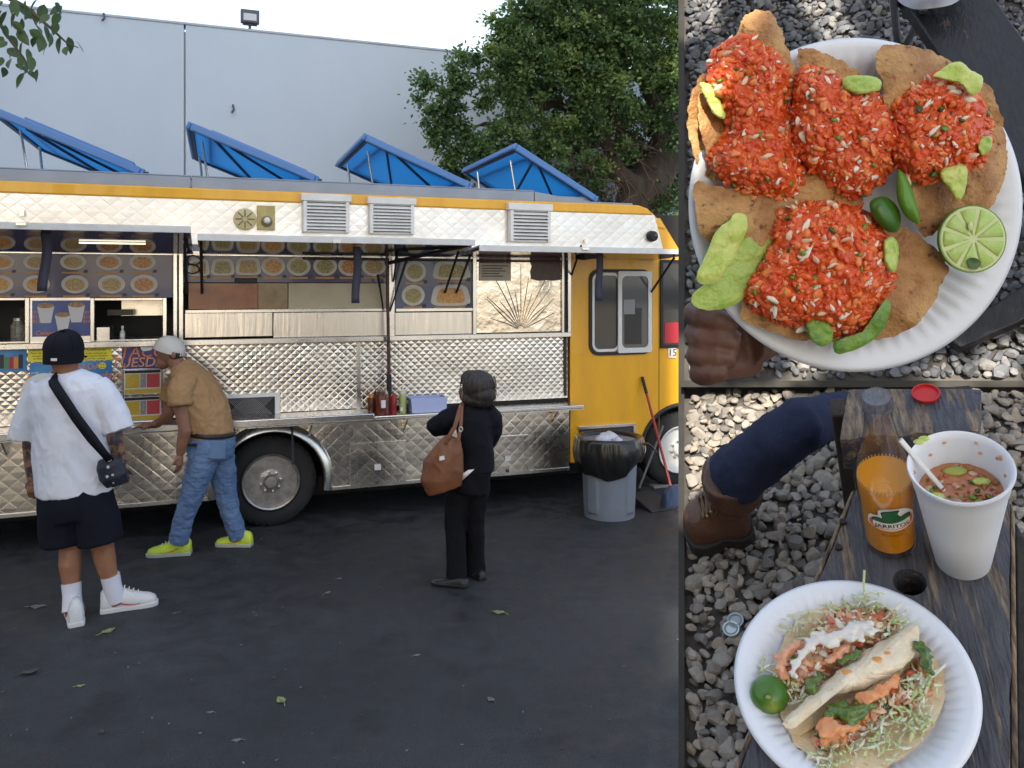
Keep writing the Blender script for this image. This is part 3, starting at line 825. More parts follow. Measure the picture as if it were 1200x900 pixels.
# ---- blue roof lids, propped open towards the rear
for (ua, za), (uh, zh) in (((-2.017, 3.321), (-1.017, 2.915)), ((-.636, 3.308), (.372, 2.92)), ((.81, 3.306), (1.769, 2.92)), ((2.235, 3.305), (3.06, 2.85))):
    d = Vector((uh-ua, 0, zh-za)); L_ = d.length; d.normalize(); nrm = Vector((-d.z, 0, d.x))
    if nrm.z < 0: nrm = -nrm
    Mx = Matrix((( d.x, 0, nrm.x, ua), (0, 1, 0, 0), (d.z, 0, nrm.z, za), (0, 0, 0, 1)))
    ya, yb = .25, 1.92
    lid = tpart('roof_lid', MB().add([(0, ya, .012), (L_, ya, .012), (L_, yb, .012), (0, yb, .012)], [(0, 1, 2, 3)]).xf(Mx), M_BLUE)
    rim = MB()
    for (x0, x1, y0, y1) in ((0, L_, ya - .03, ya), (0, L_, yb, yb + .03), (-.03, 0, ya - .03, yb + .03), (L_, L_ + .03, ya - .03, yb + .03)):
        rim.box(x0, x1, y0, y1, -.012, .055)
    tpart('lid_rim', rim.xf(Mx), M_BLUE2, lid, bevel=.012)
    lt_ = MB()
    for (x0, x1, y0, y1) in ((.15, L_ - .08, ya + .1, ya + .13), (.15, L_ - .08, yb - .13, yb - .1), (.15, .18, ya + .131, yb - .131), (L_ - .11, L_ - .08, ya + .131, yb - .131)): lt_.box(x0, x1, y0, y1, .02, .085)
    tpart('lid_top', lt_.xf(Mx), M_BLUE2, lid, bevel=.008)
    fr = MB()
    for (x0, x1, y0, y1) in ((.005, L_ - .005, ya + .005, ya + .035), (.005, L_ - .005, yb - .035, yb - .005), (.005, .035, ya + .036, yb - .036)):
        fr.box(x0, x1, y0, y1, -.008, .010)
    fr.tube([(.22, ya + .02, -.005), (.62, yb - .1, -.005)], .014, 6)
    fr.tube([(L_*.32, ya + .03, -.004), (L_*.9, ya + .75, -.006)], .013, 6)
    tpart('lid_frame', fr.xf(Mx), M_DGREY, lid)
    tpart('lid_prop', MB().tube([Mx @ Vector((.06, yb - .35, -.005)), Vector((ua + .10, yb - .35, ZR + .02))], .012, 8), M_TRIM, lid)
    tpart('lid_prop', MB().tube([Mx @ Vector((.10, ya + .35, -.005)), Vector((ua + .16, ya + .35, ZR + .02))], .010, 8), M_TRIM, lid)
    hz = Mx @ Vector((L_ + .02, ya, 0))
    tpart('lid_hinge', MB().box(hz.x - .03, hz.x + .05, ya, ya + .12, ZR, hz.z + .03), M_DGREY, lid)
    tpart('hatch_curb', MB().box(ua + .1, uh + .02, ya + .02, yb - .02, ZR + .031, ZR + .09), M_COAM)
# ---- louvred vents
for (x0, x1, yt, yb) in ((355, 410, 227, 273), (433, 486, 231, 275), (598, 646, 238, 284)):
    a, zt_ = TU(x0, yt, .08); c, zb_ = TU(x1, yb, .08); c, _ = TU(x1, yt, .08)
    h = zt_ - zb_; w = c - a
    vt = tpart('louvre_vent', MB().box(a, c, -.055, -.003, zb_, zt_), M_WHITE, bevel=.004)
    tpart('vent_hood', MB().box(a - .015, c + .015, -.085, -.003, zt_ - h*.17, zt_ + .004), M_WHITE, vt, bevel=.004)
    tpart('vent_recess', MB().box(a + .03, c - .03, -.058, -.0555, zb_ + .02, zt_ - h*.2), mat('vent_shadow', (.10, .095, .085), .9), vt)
    for k in range(8):
        z = zb_ + .02 + (zt_ - h*.2 - zb_ - .04)*(k + .35)/7.6
        s = MB().add([(a+.032, -.060, z+.016), (c-.032, -.060, z+.016), (c-.032, -.086, z-.004), (a+.032, -.086, z-.004), (a+.032, -.060, z+.021), (c-.032, -.060, z+.021), (c-.032, -.086, z+.004), (a+.032, -.086, z+.004)],
                     [(0,1,2,3),(7,6,5,4),(0,4,5,1),(1,5,6,2),(2,6,7,3),(3,7,4,0)])
        tpart('slat', s, M_WHITE, vt)
    for xx in (a + .004, c - .034):
        tpart('vent_stile', MB().box(xx, xx + .03, -.082, -.0555, zb_ + .002, zt_ - h*.18), M_WHITE, vt, bevel=.003)
# ---- round vent and yellowed light box
M_AGED = mat('aged_plastic', (.55, .47, .24), .5, col2=(.48, .40, .19), scale=12)
u, z = TU(287, 257); rv = tpart('round_vent', MB().lathe([(.0, -.03), (.075, -.03), (.088, -.022), (.09, 0)], 32, (u, -.002, z), 'y'), M_AGED)
for k in range(8):
    a = k*PI/4
    tpart('fin', MB().tube([(u + .02*math.cos(a), -.034, z + .02*math.sin(a)), (u + .075*math.cos(a), -.034, z + .075*math.sin(a))], .006, 6), mat('aged_dark', (.2, .17, .09), .6), rv)
u0, z0 = TU(301, 241); u1_, z1 = TU(322, 270)
lb = tpart('light_box', MB().box(u0, u1_, -.03, -.002, z1, z0), mat('brass_plate', (.46, .36, .13), .4, col2=(.36, .28, .1), scale=10), bevel=.004)
tpart('box_socket', MB().lathe([(0, -.075), (.028, -.07), (.042, -.05), (.046, -.03)], 20, ((u0+u1_)/2 + .005, -.0005, z1 + .07), 'y'), mat('aged_dark', (.2, .17, .09), .6), lb)
tpart('bulb', MB().ellipsoid(((u0+u1_)/2 + .005, -.085, z1 + .075), (.026, .026, .026)), M_WHITE, lb)
# ---- awnings
AWN = ((-3.15, -.60, 2.425, -.2), (-.555, 1.525, 2.372, .45), (1.56, 3.60, 2.328, 2.8))
P_ = .75
awn_objs = []
for (a, c, zf, us_) in AWN:
    n_ = 6
    aw = tpart('awning', MB().add([(a, 0-.02, ZH), (c, -.02, ZH), (c, -P_, zf - .035), (a, -P_, zf - .035), (a, -.02, ZH+.03), (c, -.02, ZH+.03), (c, -P_, zf), (a, -P_, zf)],
        [(0,1,2,3),(7,6,5,4),(0,4,5,1),(1,5,6,2),(2,6,7,3),(3,7,4,0)]), M_MIRROR, bevel=.003)
    tpart('awning_edge', MB().box(a, c, -P_ - .012, -P_ - .0005, zf - .042, zf + .004), M_WHITE, aw, bevel=.003)
    tpart('awning_skin', MB().add([(a, -.04, ZH+.033), (c, -.04, ZH+.033), (c, -P_, zf+.006), (a, -P_, zf+.006)], [(0,1,2,3)]), M_STEEL, aw)
    for uu in (a + .02, c - .05):
        tpart('awning_stay', MB().tube([(uu, -.03, 1.95), (uu, -.45, ZH + (zf-ZH)*.55 - .03)], .011, 8), M_BLACK, aw)
    awn_objs.append(aw)
# bright triangular gusset at the end of the rear awning
for px in (214,):
    u, z = TU(px, 292)
    tpart('gusset', MB().add([(u, -.01, 2.26), (u + .025, -.01, 2.26), (u + .06, -.42, 2.385), (u + .035, -.42, 2.385), (u, -.012, 2.20), (u+.02, -.012, 2.20)], [(0,1,2,3),(0,4,5,1),(4,3,2,5)]), M_WHITE, awn_objs[0])
tpart('awning_arm', MB().tube([(.95, -.02, 2.20), (1.48, -.7, 2.335)], .016, 8), M_BLACK, awn_objs[1])
tpart('awning_bar', MB().tube([(.25, -.02, 2.235), (2.7, -.02, 2.235)], .010, 8), M_DGREY, awn_objs[1])
# tube lamp under the rear awning, lit
k_ = (283 - 268)
tpart('tube_lamp', MB().tube([(-1.36, -.40, 2.318), (-.92, -.40, 2.318)], .0065, 10), mat('lit_tube', (.9, .9, .85), .4, emit=(1, .93, .72), estr=.55), awn_objs[0])
# hanging latch straps
for px, yt, yb, i in ((52, 268, 341, 0), (418, 289, 355, 1), (703, 297, 352, 2)):
    w = .62
    u, z = TU(px, yt, w); _, zb_ = TU(px, yb, w)
    zt_ = 2.30 + (AWN[i][2] - ZH)*.5
    me = MB().grid(1, 10, lambda s, t: (u + (s-.5)*.062 + .012*math.sin(t*5), -w + .025*math.sin(t*4), z + (zb_ - z)*t))
    o = tpart('latch_strap', me, mat('strap_webbing', (.035, .035, .055), .7), awn_objs[i]); sm = o.modifiers.new('t', 'SOLIDIFY'); sm.thickness = .008
for px, py in ((25, 262), (395, 283), (686, 291)):
    u, z = TU(px, py, P_ + .02)
    tpart('awning_catch', MB().box(u - .03, u + .03, -P_ - .03, -P_ - .012, z - .012, z + .006), M_TRIM, awn_objs[0])
for px, py in ((26, 250), (397, 270), (686, 283)):
    u, z = TU(px, py, .02)
    tpart('body_catch', MB().box(u - .012, u + .016, -.045, -.006, z - .02, z + .02), M_TRIM)
# ---- window band: posts, rails
def frame_box(x0, x1, y0, y1, dep=(-.03, .04)):
    a, zt_ = TU((x0+x1)/2, y0); _, zb_ = TU((x0+x1)/2, y1)
    return MB().box(TU(x0, y0)[0], TU(x1, y0)[0], dep[0], dep[1], zb_, zt_)
for x0, x1 in ((203, 208), (209.5, 215), (455, 462), (553, 557.5), (657, 660), (664, 668)):
    a = TU(x0, 350)[0]; c = TU(x1, 350)[0]
    tpart('post', MB().box(a, c, -.03, .05, ZW, ZH + .01), M_TRIM, bevel=.004)
tpart('door_dark_strip', MB().box(TU(660.3, 350)[0], TU(663.7, 350)[0], -.012, .03, .98, ZH + .01), mat('brown_strip', (.045, .032, .022), .7))  # dark brown strip between the two end posts
tpart('sill_rail', MB().box(U0, U1, -.055, .02, ZW - .035, ZW + .012), M_TRIM, bevel=.006)
tpart('head_rail', MB().box(U0, U1, -.012, .03, ZH - .012, ZH + .025), M_TRIM, bevel=.004)
for k in range(40):
    u = U0 + .1 + k*.15
    if u < U1 - .05:
        tpart('rivet', MB().ellipsoid((u, -.056, ZW - .012), (.006, .004, .006), 8, 4), M_TRIM)
# menu panels
def menu_mat(name, c1, c2):
    return mat(name, c1, .22, col2=c2, scale=1.3, coat=.3, ramp=(.3, .7))
M_MENU = menu_mat('menu_print', (.05, .055, .14), (.11, .085, .12))
M_MENUB = menu_mat('menu_print_blue', (.04, .09, .20), (.085, .08, .11))
M_PLATE = mat('printed_plate', (.56, .52, .44), .35, col2=(.5, .46, .4), scale=20)
M_FOODS = [mat('printed_food_a', (.42, .10, .03), .35, col2=(.55, .33, .10), scale=70, ramp=(.4, .6)), mat('printed_food_b', (.32, .16, .05), .35, col2=(.50, .38, .16), scale=80, ramp=(.4, .6)),
           mat('printed_food_c', (.17, .20, .05), .35, col2=(.48, .34, .14), scale=70, ramp=(.4, .6)), mat('printed_food_d', (.52, .17, .03), .35, col2=(.60, .38, .12), scale=60, ramp=(.4, .6))]
M_PRICE = mat('printed_price', (.55, .26, .05), .4, col2=(.40, .18, .04), scale=120)
def panel_px(name, x0, x1, y0, y1, m, dep=(-.008, .012), parent=None, **k):
    a = TU(x0, y0)[0]; c = TU(x1, y0)[0]; xm = (x0+x1)/2
    return tpart(name, MB().box(a, c, dep[0], dep[1], TU(xm, y1)[1], TU(xm, y0)[1]), m, parent, **k)
def disc(name, px, py, rx, ry, yy, m, parent, square=0):
    u, z = TU(px, py); s = (TU(px+1, py)[0] - u)
    mb = MB()
    n = 24; poly = []
    for k in range(n):
        a = 2*PI*k/n; cx, sx = math.cos(a), math.sin(a)
        if square:
            e = .45; cx = math.copysign(abs(cx)**e, cx); sx = math.copysign(abs(sx)**e, sx)
            cx *= 1 - .12*sx
        poly.append((u + cx*rx*s, z + sx*ry*s))
    mb.prism(poly, yy - .0012, yy)
    return tpart(name, mb, m, parent)
def dishes(board, spots, yy=-.0085):
    for i, (px, py, rx, ry, sq) in enumerate(spots):
        d = disc('printed_dish', px, py, rx, ry, yy, M_PLATE, board, sq)
        disc('printed_food', px, py + .5, rx*.72, ry*.7, yy - .0014, M_FOODS[(i*5 + int(px)) % 4], d, sq)
        u, z = TU(px, py + ry + 2.2); s = (TU(px+1, py)[0] - u)
        tpart('printed_price', MB().box(u - rx*.85*s, u + rx*.75*s, yy - .0015, yy, z - 1.1*s, z + 1.1*s), M_PRICE, d)
        u += rx*.95*s
        tpart('printed_number', MB().box(u - 2.2*s, u + 2.2*s, yy - .0018, yy - .0002, z + .2*s, z + 4*s), mat('printed_dark', (.03, .025, .03), .4), d)
b1 = panel_px('menu_board', -80, 202.5, 288, 349, M_MENU)
dishes(b1, [(x, 307, 15.5, 10.5, 0) for x in (-40, 2, 43, 86, 128, 167)] + [(x, 333, 16, 12, 0) for x in (-42, 0, 43, 88, 131, 169)])
b2_ = panel_px('menu_board', 216, 454.5, 288, 331, M_MENU)
dishes(b2_, [(233, 313, 12, 11, 1), (261, 313, 13, 10.5, 1), (291, 312, 14, 11, 1)] + [(x, 312, 14, 11.5, 0) for x in (320, 350, 381, 410, 438)])
b3_ = panel_px('menu_board', 463, 552.5, 288, 361, M_MENUB)
dishes(b3_, [(486, 318, 13, 12, 0), (529, 317, 21, 10.5, 1), (484, 346, 13.5, 12, 0), (528, 346, 22, 12, 1)])
# bay 2 windows and lower sheets
panel_px('poster', 221, 302, 332, 362, mat('rust_photo', (.36, .12, .04), .3, col2=(.22, .09, .04), scale=7, coat=.3))
panel_px('poster', 302.5, 337, 332, 362, mat('tan_photo', (.23, .15, .07), .3, col2=(.33, .23, .11), scale=9, coat=.3))
panel_px('window_blind', 338, 452, 332, 362, M_CREAM)
tpart('sash_rail', MB().box(TU(217, 364)[0], TU(452, 364)[0], -.03, .02, TU(330, 366)[1], TU(330, 362)[1]), M_TRIM, bevel=.004)
tpart('sash_rail', MB().box(TU(463, 364)[0], TU(553, 364)[0], -.03, .02, TU(500, 365)[1], TU(500, 361)[1]), M_TRIM, bevel=.004)
panel_px('sheet_panel', 217, 319, 366, 394.5, M_SHEET); panel_px('sheet_panel', 320.5, 453, 366, 394, M_SHEET); panel_px('sheet_panel', 463, 552.5, 366, 391.5, M_SHEET)
tpart('window_handle', MB().box(TU(275, 329)[0], TU(301, 329)[0], -.03, -.008, TU(288, 332)[1], TU(288, 326)[1]), M_BLACK, bevel=.006)
sb = panel_px('engine_turned_panel', 558, 656.5, 290, 389, M_SUNB)
# fan of pressed ribs
cu, cz = TU(610, 386)
for k in range(15):
    a = R(18 + k*10.3); r1 = .33 + .1*math.sin(k*2.1)
    e = (cu + math.cos(a)*min(r1*1.3, .33/max(.3, abs(math.cos(a)))), cz + math.sin(a)*r1*1.45)
    mid = (cu + math.cos(a)*.16, cz + math.sin(a)*.2)
    tpart('pressed_rib', MB().tube([(cu + math.cos(a)*.03, -.008, cz + math.sin(a)*.03), (mid[0], -.0085, mid[1]), (min(TU(655, 300)[0], max(TU(560, 300)[0], e[0])), -.008, min(e[1], ZH - .03))], [(.003, .003), (.011, .006), (.004, .003)], 8), M_SUNB, sb)
M_PAPER = mat('notice_paper', (.50, .45, .36), .5, col2=(.43, .38, .30), scale=14)
M_MAROON = mat('notice_maroon', (.12, .02, .03), .4)
nt_ = panel_px('notice', 561, 598, 297, 329, M_PAPER, (-.016, -.010))
panel_px('notice_band', 561.5, 597.5, 303, 308.5, M_MAROON, (-.0175, -.0162), nt_)
u, z = TU(579.5, 305.8)
lettering('lettering', 'WARNING', .045, Matrix.Translation((u, -.0185, z)) @ Matrix.Rotation(PI/2, 4, 'X'), M_PAPER, nt_, FT)
for k in range(5): panel_px('text_line', 564, 595 - (k*7) % 11, 311 + k*3, 312.2 + k*3, mat('ink_grey', (.10, .09, .08), .6), (-.0175, -.0162), nt_)
dp = MB(); pts_ = [(621, 292), (656, 292), (656, 328), (648, 329), (640, 328.4), (630, 329), (622, 327), (621, 318), (623, 312), (620.5, 306)]
dp.prism([TU(*q) for q in pts_], -.017, -.010)
dk = tpart('notice', dp, mat('dark_notice', (.075, .04, .03), .4, col2=(.12, .07, .05), scale=9))
panel_px('notice_band', 622.5, 655.5, 302, 309, M_MAROON, (-.0185, -.0172), dk)
# bay 1 hatch openings: recessed kitchen, frame, cup poster
tpart('kitchen_shelf', MB().box(U0 + .1, TU(195, 398)[0], .05, .5, ZW - .01, ZW + .02), M_TRIM)
def hatch_frame(x0, x1):
    a, c = TU(x0, 360)[0], TU(x1, 360)[0]; zt_ = TU((x0+x1)/2, 349)[1]; zb_ = ZW + .013
    m = MB(); m.box(a - .028, a, -.028, .03, zb_, zt_); m.box(c, c + .028, -.028, .03, zb_, zt_); m.box(a, c, -.028, .03, zt_ - .02, zt_)
    tpart('hatch_frame', m, M_TRIM, bevel=.003)
hatch_frame(-60, 30); hatch_frame(111, 191)
tpart('header_panel', MB().box(TU(30, 350)[0] + .03, TU(111, 350)[0] - .03, -.006, .03, ZW, TU(70, 349)[1]), M_TRIM)
cp = panel_px('cup_poster', 38, 107, 352, 394, mat('poster_violet', (.06, .07, .22), .35, col2=(.10, .14, .32), scale=2.5), (-.014, -.007))
M_PCUP = mat('printed_cup', (.62, .60, .58), .4); M_PBRTH = mat('printed_broth', (.30, .10, .05), .4, col2=(.42, .30, .12), scale=90)
for px, py, s_ in ((54, 367, 1), (74, 377, .92), (90, 366, 1)):
    u, z = TU(px, py); k = (TU(px+1, py)[0] - u)*s_
    c_ = tpart('printed_cup', MB().prism([(u - 10*k, z + 9*k), (u - 6*k, z - 13*k), (u + 6*k, z - 13*k), (u + 10*k, z + 9*k)], -.0165, -.0143), M_PCUP, cp)
    disc('printed_broth', px, py - 9*s_, 9.5*s_, 3.6*s_, -.0166, M_PBRTH, c_)
u, z = TU(62, 390)
lettering('lettering', 'Campechana', .045, Matrix.Translation((u, -.0148, z)) @ Matrix.Rotation(PI/2, 4, 'X'), mat('poster_orange', (.75, .25, .03), .5), cp, FT, shear=.2)
for px, t_ in ((43, '$9\n$11\n$13'), (102, '$9\n$12\n$14')):
    u, z = TU(px, 379)
    lettering('lettering', t_, .034, Matrix.Translation((u, -.0148, z + .05)) @ Matrix.Rotation(PI/2, 4, 'X'), mat('poster_orange', (.75, .25, .03), .5), cp, FT)
tpart('hood_panel', MB().box(TU(135, 360)[0], TU(190, 360)[0], .45, .5, TU(160, 372)[1], TU(160, 352)[1]), M_STEEL)
tpart('kitchen_ledge', MB().box(TU(113, 390)[0], TU(128, 390)[0], .02, .3, ZW + .02, ZW + .12), M_TRIM)
tpart('griddle_hood', MB().box(TU(120, 360)[0], TU(152, 360)[0], .30, .42, TU(136, 371)[1], TU(136, 364)[1]), mat('hood_dark', (.05, .045, .04), .35, metal=.6))
tpart('kitchen_box', MB().box(TU(12, 360)[0], TU(29, 360)[0], .30, .44, ZW + .02, TU(20, 362)[1]), M_INT2)
# ---- lower quilted wall
lq = quilt(U0, U1 - .02, ZC + .03, ZW - .036, -.004, .070, .064, .0029, seed=5)
lq.materials.append(M_STEEL); tpart('quilted_wall', lq, None)
for px in (420, 190):
    u = TU(px, 440)[0]
    tpart('seam_strip', MB().box(u - .018, u + .018, -.020, -.006, ZC + .02, ZW - .036), M_TRIM, bevel=.003)
vx0, vz1 = TU(259, 463, .03); vx1, vz0 = TU(328, 490, .03)
gr = tpart('grille', MB().box(vx0, vx1, -.040, -.016, vz0, vz0 + .03).box(vx0, vx1, -.040, -.016, vz1 - .03, vz1).box(vx0, vx0 + .03, -.040, -.016, vz0 + .03, vz1 - .03).box(vx1 - .04, vx1, -.040, -.016, vz0 + .03, vz1 - .03), M_WHITE, bevel=.003)
tpart('grille_back', MB().box(vx0 + .02, vx1 - .03, -.020, -.0155, vz0 + .02, vz1 - .02), M_BLACK, gr)
wm = MB(); w_, h_ = vx1 - vx0 - .07, vz1 - vz0 - .06
for k in range(-3, 27):
    for s in (-1, 1):
        x0 = vx0 + .03 + k*w_/24; x1 = x0 + s*h_
        if min(x0, x1) < vx0 + .03 or max(x0, x1) > vx1 - .04: continue
        wm.tube([(x0, -.026 - .004*s, vz0 + .03), (x1, -.026 - .004*s, vz1 - .03)], .0028, 4)
tpart('wire_mesh', wm, mat('mesh_grey', (.28, .27, .26), .5, metal=.4), gr)['kind'] = 'stuff'
# ---- counter shelf in three lengths
ZK = .955
for a, c, w, t in ((U0, -.60, .30, .055), (-.595, .80, .30, .055), (.805, 2.72, .27, .03)):
    zt_ = ZK if c < 1 else .925
    tpart('counter', MB().box(a, c, -w, -.005, zt_ - t, zt_), M_TRIM, bevel=.008)
    tpart('counter_lip', MB().box(a, c, -w - .006, -w + .012, zt_ - t - .012, zt_ - t - .001), M_TRIM)
for u in (-2.6, -1.9, -1.2, -.5, .3, 1.1, 1.9, 2.5):
    tpart('shelf_bracket', MB().add([(u, -.006, .90), (u, -.22, .90), (u, -.006, .74), (u+.012, -.006, .90), (u+.012, -.22, .90), (u+.012, -.006, .74)], [(0,1,2),(5,4,3),(0,3,4,1),(1,4,5,2),(2,5,3,0)]), M_TRIM)
# ---- skirt with wheel opening
WC = (0.0, .378)
sk = quilt(U0, 2.685, ZS, ZC - .01, -.012, .115, .106, .0013, hole=(0, .378, .475), seed=9)
sk.materials.append(M_STEEL); tpart('skirt', sk, None)
tpart('skirt_hem', MB().box(.475, 2.685, -.022, -.010, ZS - .012, ZS + .02), M_TRIM, bevel=.003)
tpart('skirt_hem', MB().box(U0, -.475, -.022, -.010, ZS - .012, ZS + .02), M_TRIM, bevel=.003)
arch = MB(); rings = []
for k in range(33):
    a = R(-11 + 202*k/32)
    cx, sx = math.cos(a), math.sin(a)
    prof_ = [(.425, .06), (.425, -.050), (.436, -.060), (.465, -.055), (.495, -.030), (.505, -.014)]
    rings.append([(WC[0] + r*cx, y, WC[1] + r*sx) for r, y in prof_])
for i in range(32):
    for j in range(5):
        arch.add([rings[i][j], rings[i][j+1], rings[i+1][j+1], rings[i+1][j]], [(0,1,2,3)])
tpart('wheel_arch', arch, M_TRIM, weld=True, angle=50)
tpart('wheel_well', MB().box(-.5, .5, .5, .52, .2, .95), M_CHASSIS)
tpart('strap', MB().tube([TUv for TUv in [(.16 + 0, -.055, .86), (.165, -.06, .7), (.17, -.05, .53)]], .010, 6), M_DGREY)
for x0, x1, y0, y1 in ((411, 474, 521, 566), (571, 618, 513, 557)):
    a, zt_ = TU(x0, y0); c, _ = TU(x1, y0); _, zb_ = TU((x0+x1)/2, y1)
    zb_ = max(zb_, ZS + .025)
    me = quilt(a, c, zb_, zt_, -.024, .115, .106, .0012, seed=int(x0)); me.materials.append(M_STEEL)
    dr = tpart('access_door', me, None)
    fr = MB(); e = .008
    for q in ((a - e, c + e, zt_, zt_ + e), (a - e, c + e, zb_ - e, zb_), (a - e, a, zb_, zt_), (c, c + e, zb_, zt_)):
        fr.box(q[0], q[1], -.026, -.012, q[2], q[3])
    tpart('door_frame', fr, M_TRIM, dr)
    tpart('door_latch', MB().lathe([(0, -.045), (.014, -.043), (.018, -.03), (.018, -.022)], 12, ((a+c)/2 - .01, 0, zb_ + .01), 'y'), mat('tarnished_latch', (.12, .10, .08), .5, metal=.7), dr)
    tpart('sticker', MB().box((a+c)/2 - .035, (a+c)/2 + .02, -.0325, -.031, (zb_+zt_)/2 - .06, (zb_+zt_)/2 - .01), M_WHITE, dr)
# ---- wheels
def wheel(u, wy, name, rim_m):
    z = .378; w = tpart(name, MB().lathe([(.235, -.02), (.25, -.005), (.30, .0), (.345, .012), (.366, .035), (.377, .07), (.377, .20), (.36, .23), (.25, .24), (.235, .2)], 56, (u, wy, z), 'y', close=True), M_RUBBER)
    for k in range(40):
        a = 2*PI*k/40
        tpart('tread_lug', MB().add([(u + r_*math.cos(a + da), wy + yy, z + r_*math.sin(a + da)) for (r_, da, yy) in ((.369, -.035, .03), (.381, -.03, .075), (.381, .03, .075), (.369, .035, .03), (.36, -.035, .03), (.372, -.03, .075), (.372, .03, .075), (.36, .035, .03))], [(0,1,2,3),(7,6,5,4),(0,4,5,1),(1,5,6,2),(2,6,7,3),(3,7,4,0)]), M_RUBBER, w)
    rm = tpart('rim', MB().lathe([(.236, .02), (.238, -.012), (.228, -.022), (.216, -.016), (.208, .05), (.19, .11), (.16, .125), (.118, .11), (.105, .05), (.10, .02), (.062, .015), (.06, -.015), (.045, -.03), (0, -.034)], 48, (u, wy, z), 'y'), rim_m, w)
    for k in range(8):
        a = 2*PI*k/8 + .2
        tpart('lug_nut', MB().lathe([(0, -.012), (.011, -.010), (.013, .004), (.013, .022)], 8, (u + .082*math.cos(a), wy, z + .082*math.sin(a)), 'y'), M_TRIM, rm)
        a += .39
        tpart('hand_hole', MB().lathe([(0, .105), (.017, .106), (.018, .13)], 12, (u + .145*math.cos(a), wy, z + .145*math.sin(a)), 'y'), M_CHASSIS, rm)
    return w
M_RIM = mat('rim_steel', (.42, .40, .38), .36, metal=.75, col2=(.26, .24, .22), scale=14)
wheel(0.0, .045, 'wheel', M_RIM)
wheel(0.0, 1.75, 'wheel', M_RIM)
fu = TU(798, 527)[0]
wheel(fu, .045, 'wheel', mat('white_rim', (.62, .62, .60), .35, metal=.2))
wheel(fu, 1.75, 'wheel', M_RIM)
# ---- cab
cabp = []
zb_ = .335
fa, fz, frd = fu, .378, .455
low = [(UC, zb_)]
for k in range(19):
    a = R(180 + 5 - 190*k/18)
    low.append((fa + frd*math.cos(a), max(zb_, fz + frd*math.sin(a))))
outline = low + [(UF, zb_), (UF, 1.15), (UF - .15, 1.30), (3.98, ZH + .015), (UC, ZH + .015)]
cab = tpart('cab', MB().prism(outline, -.004, .06), M_YEL, bevel=.012)
tpart('cab_bulk', MB().prism([(UC + .02, .9), (UF - .02, .9), (UF - .02, 1.14), (UF - .17, 1.28), (3.96, ZH + .05), (3.70, ZH + .42), (UC + .02, ZH + .42)], .0605, 2.2), M_YEL, cab)
tpart('cab_lower', MB().box(UC + .02, fa - .5, .0605, 2.1, .35, .9).box(fa + .5, UF - .02, .0605, 2.1, .35, .9), M_CHASSIS, cab)
tpart('nose_cap', MB().prism([(3.46, ZR - .01), (3.62, ZR - .06), (3.80, ZH + .3), (3.46, ZH + .3)], .05, 2.2), M_YEL, cab, bevel=.03)
tpart('bumper', MB().box(UF, UF + .1, .0, 2.2, .36, .58), M_TRIM, cab, bevel=.02)
ar = MB(); rings = []
for k in range(29):
    a = R(-6 + 192*k/28)
    rings.append([(fa + r*math.cos(a), y, fz + r*math.sin(a)) for r, y in ((.44, .05), (.44, -.02), (.455, -.03), (.475, -.006))])
for i in range(28):
    for j in range(3): ar.add([rings[i][j], rings[i][j+1], rings[i+1][j+1], rings[i+1][j]], [(0,1,2,3)])
tpart('cab_wheel_arch', ar, mat('arch_black', (.03, .03, .03), .6), cab, weld=True)
def rrect(a, c, z0, z1, r, n=5):
    out = []
    for cx, cz, s in ((c-r, z1-r, 0), (a+r, z1-r, 1), (a+r, z0+r, 2), (c-r, z0+r, 3)):
        for k in range(n+1):
            t = (s + k/n)*PI/2; out.append((cx + r*math.cos(t), cz + r*math.sin(t)))
    return out
def ring_prism(outer, inner, y0, y1):
    n = len(outer); mb = MB()
    vs = [(p[0], y0, p[1]) for p in outer] + [(p[0], y0, p[1]) for p in inner] + [(p[0], y1, p[1]) for p in outer] + [(p[0], y1, p[1]) for p in inner]
    fs = []
    for i in range(n):
        j = (i+1) % n
        fs += [(i, j, n+j, n+i), (2*n+i, 3*n+i, 3*n+j, 2*n+j), (i, 2*n+i, 2*n+j, j), (n+i, n+j, 3*n+j, 3*n+i)]
    return mb.add(vs, fs)
a, zt_ = TU(693, 319); c, _ = TU(760, 319); _, zb_ = TU(726, 412)
win = tpart('cab_window', ring_prism(rrect(a - .03, c + .03, zb_ - .03, zt_ + .03, .10), rrect(a, c, zb_, zt_, .08), -.022, .0), M_BLACK)
mid = TU(724, 360)[0]
tpart('pane', MB().prism(rrect(a + .002, mid + .03, zb_ + .002, zt_ - .002, .07), -.009, -.006), M_GLASS, win)
tpart('pane_frame', ring_prism(rrect(a + .002, mid + .01, zb_ + .004, zt_ - .004, .07), rrect(a + .025, mid - .01, zb_ + .03, zt_ - .03, .05), -.018, -.010), M_WHITE, win)
tpart('pane', MB().prism(rrect(mid + .01, c - .002, zb_ + .006, zt_ - .006, .02), -.024, -.020), mat('grey_glass', (.09, .09, .09), .06, spec=.8), win)
tpart('pane_frame', ring_prism(rrect(mid - .012, c + .02, zb_ - .012, zt_ + .012, .015), rrect(mid + .028, c - .02, zb_ + .035, zt_ - .035, .05), -.034, -.019), M_WHITE, win)
tpart('driver_seat', MB().box(mid + .06, c - .09, -.0265, -.0245, zb_ + .07, zb_ + .42), mat('seat_dark', (.05, .045, .04), .7), win)
tpart('paper_note', MB().box(mid + .05, mid + .17, -.0268, -.0245, zb_ + .36, zb_ + .50), mat('note_grey', (.25, .25, .25), .7), win)
a, zt_ = TU(776, 308); c = 4.30; _, zb_ = TU(786, 404)
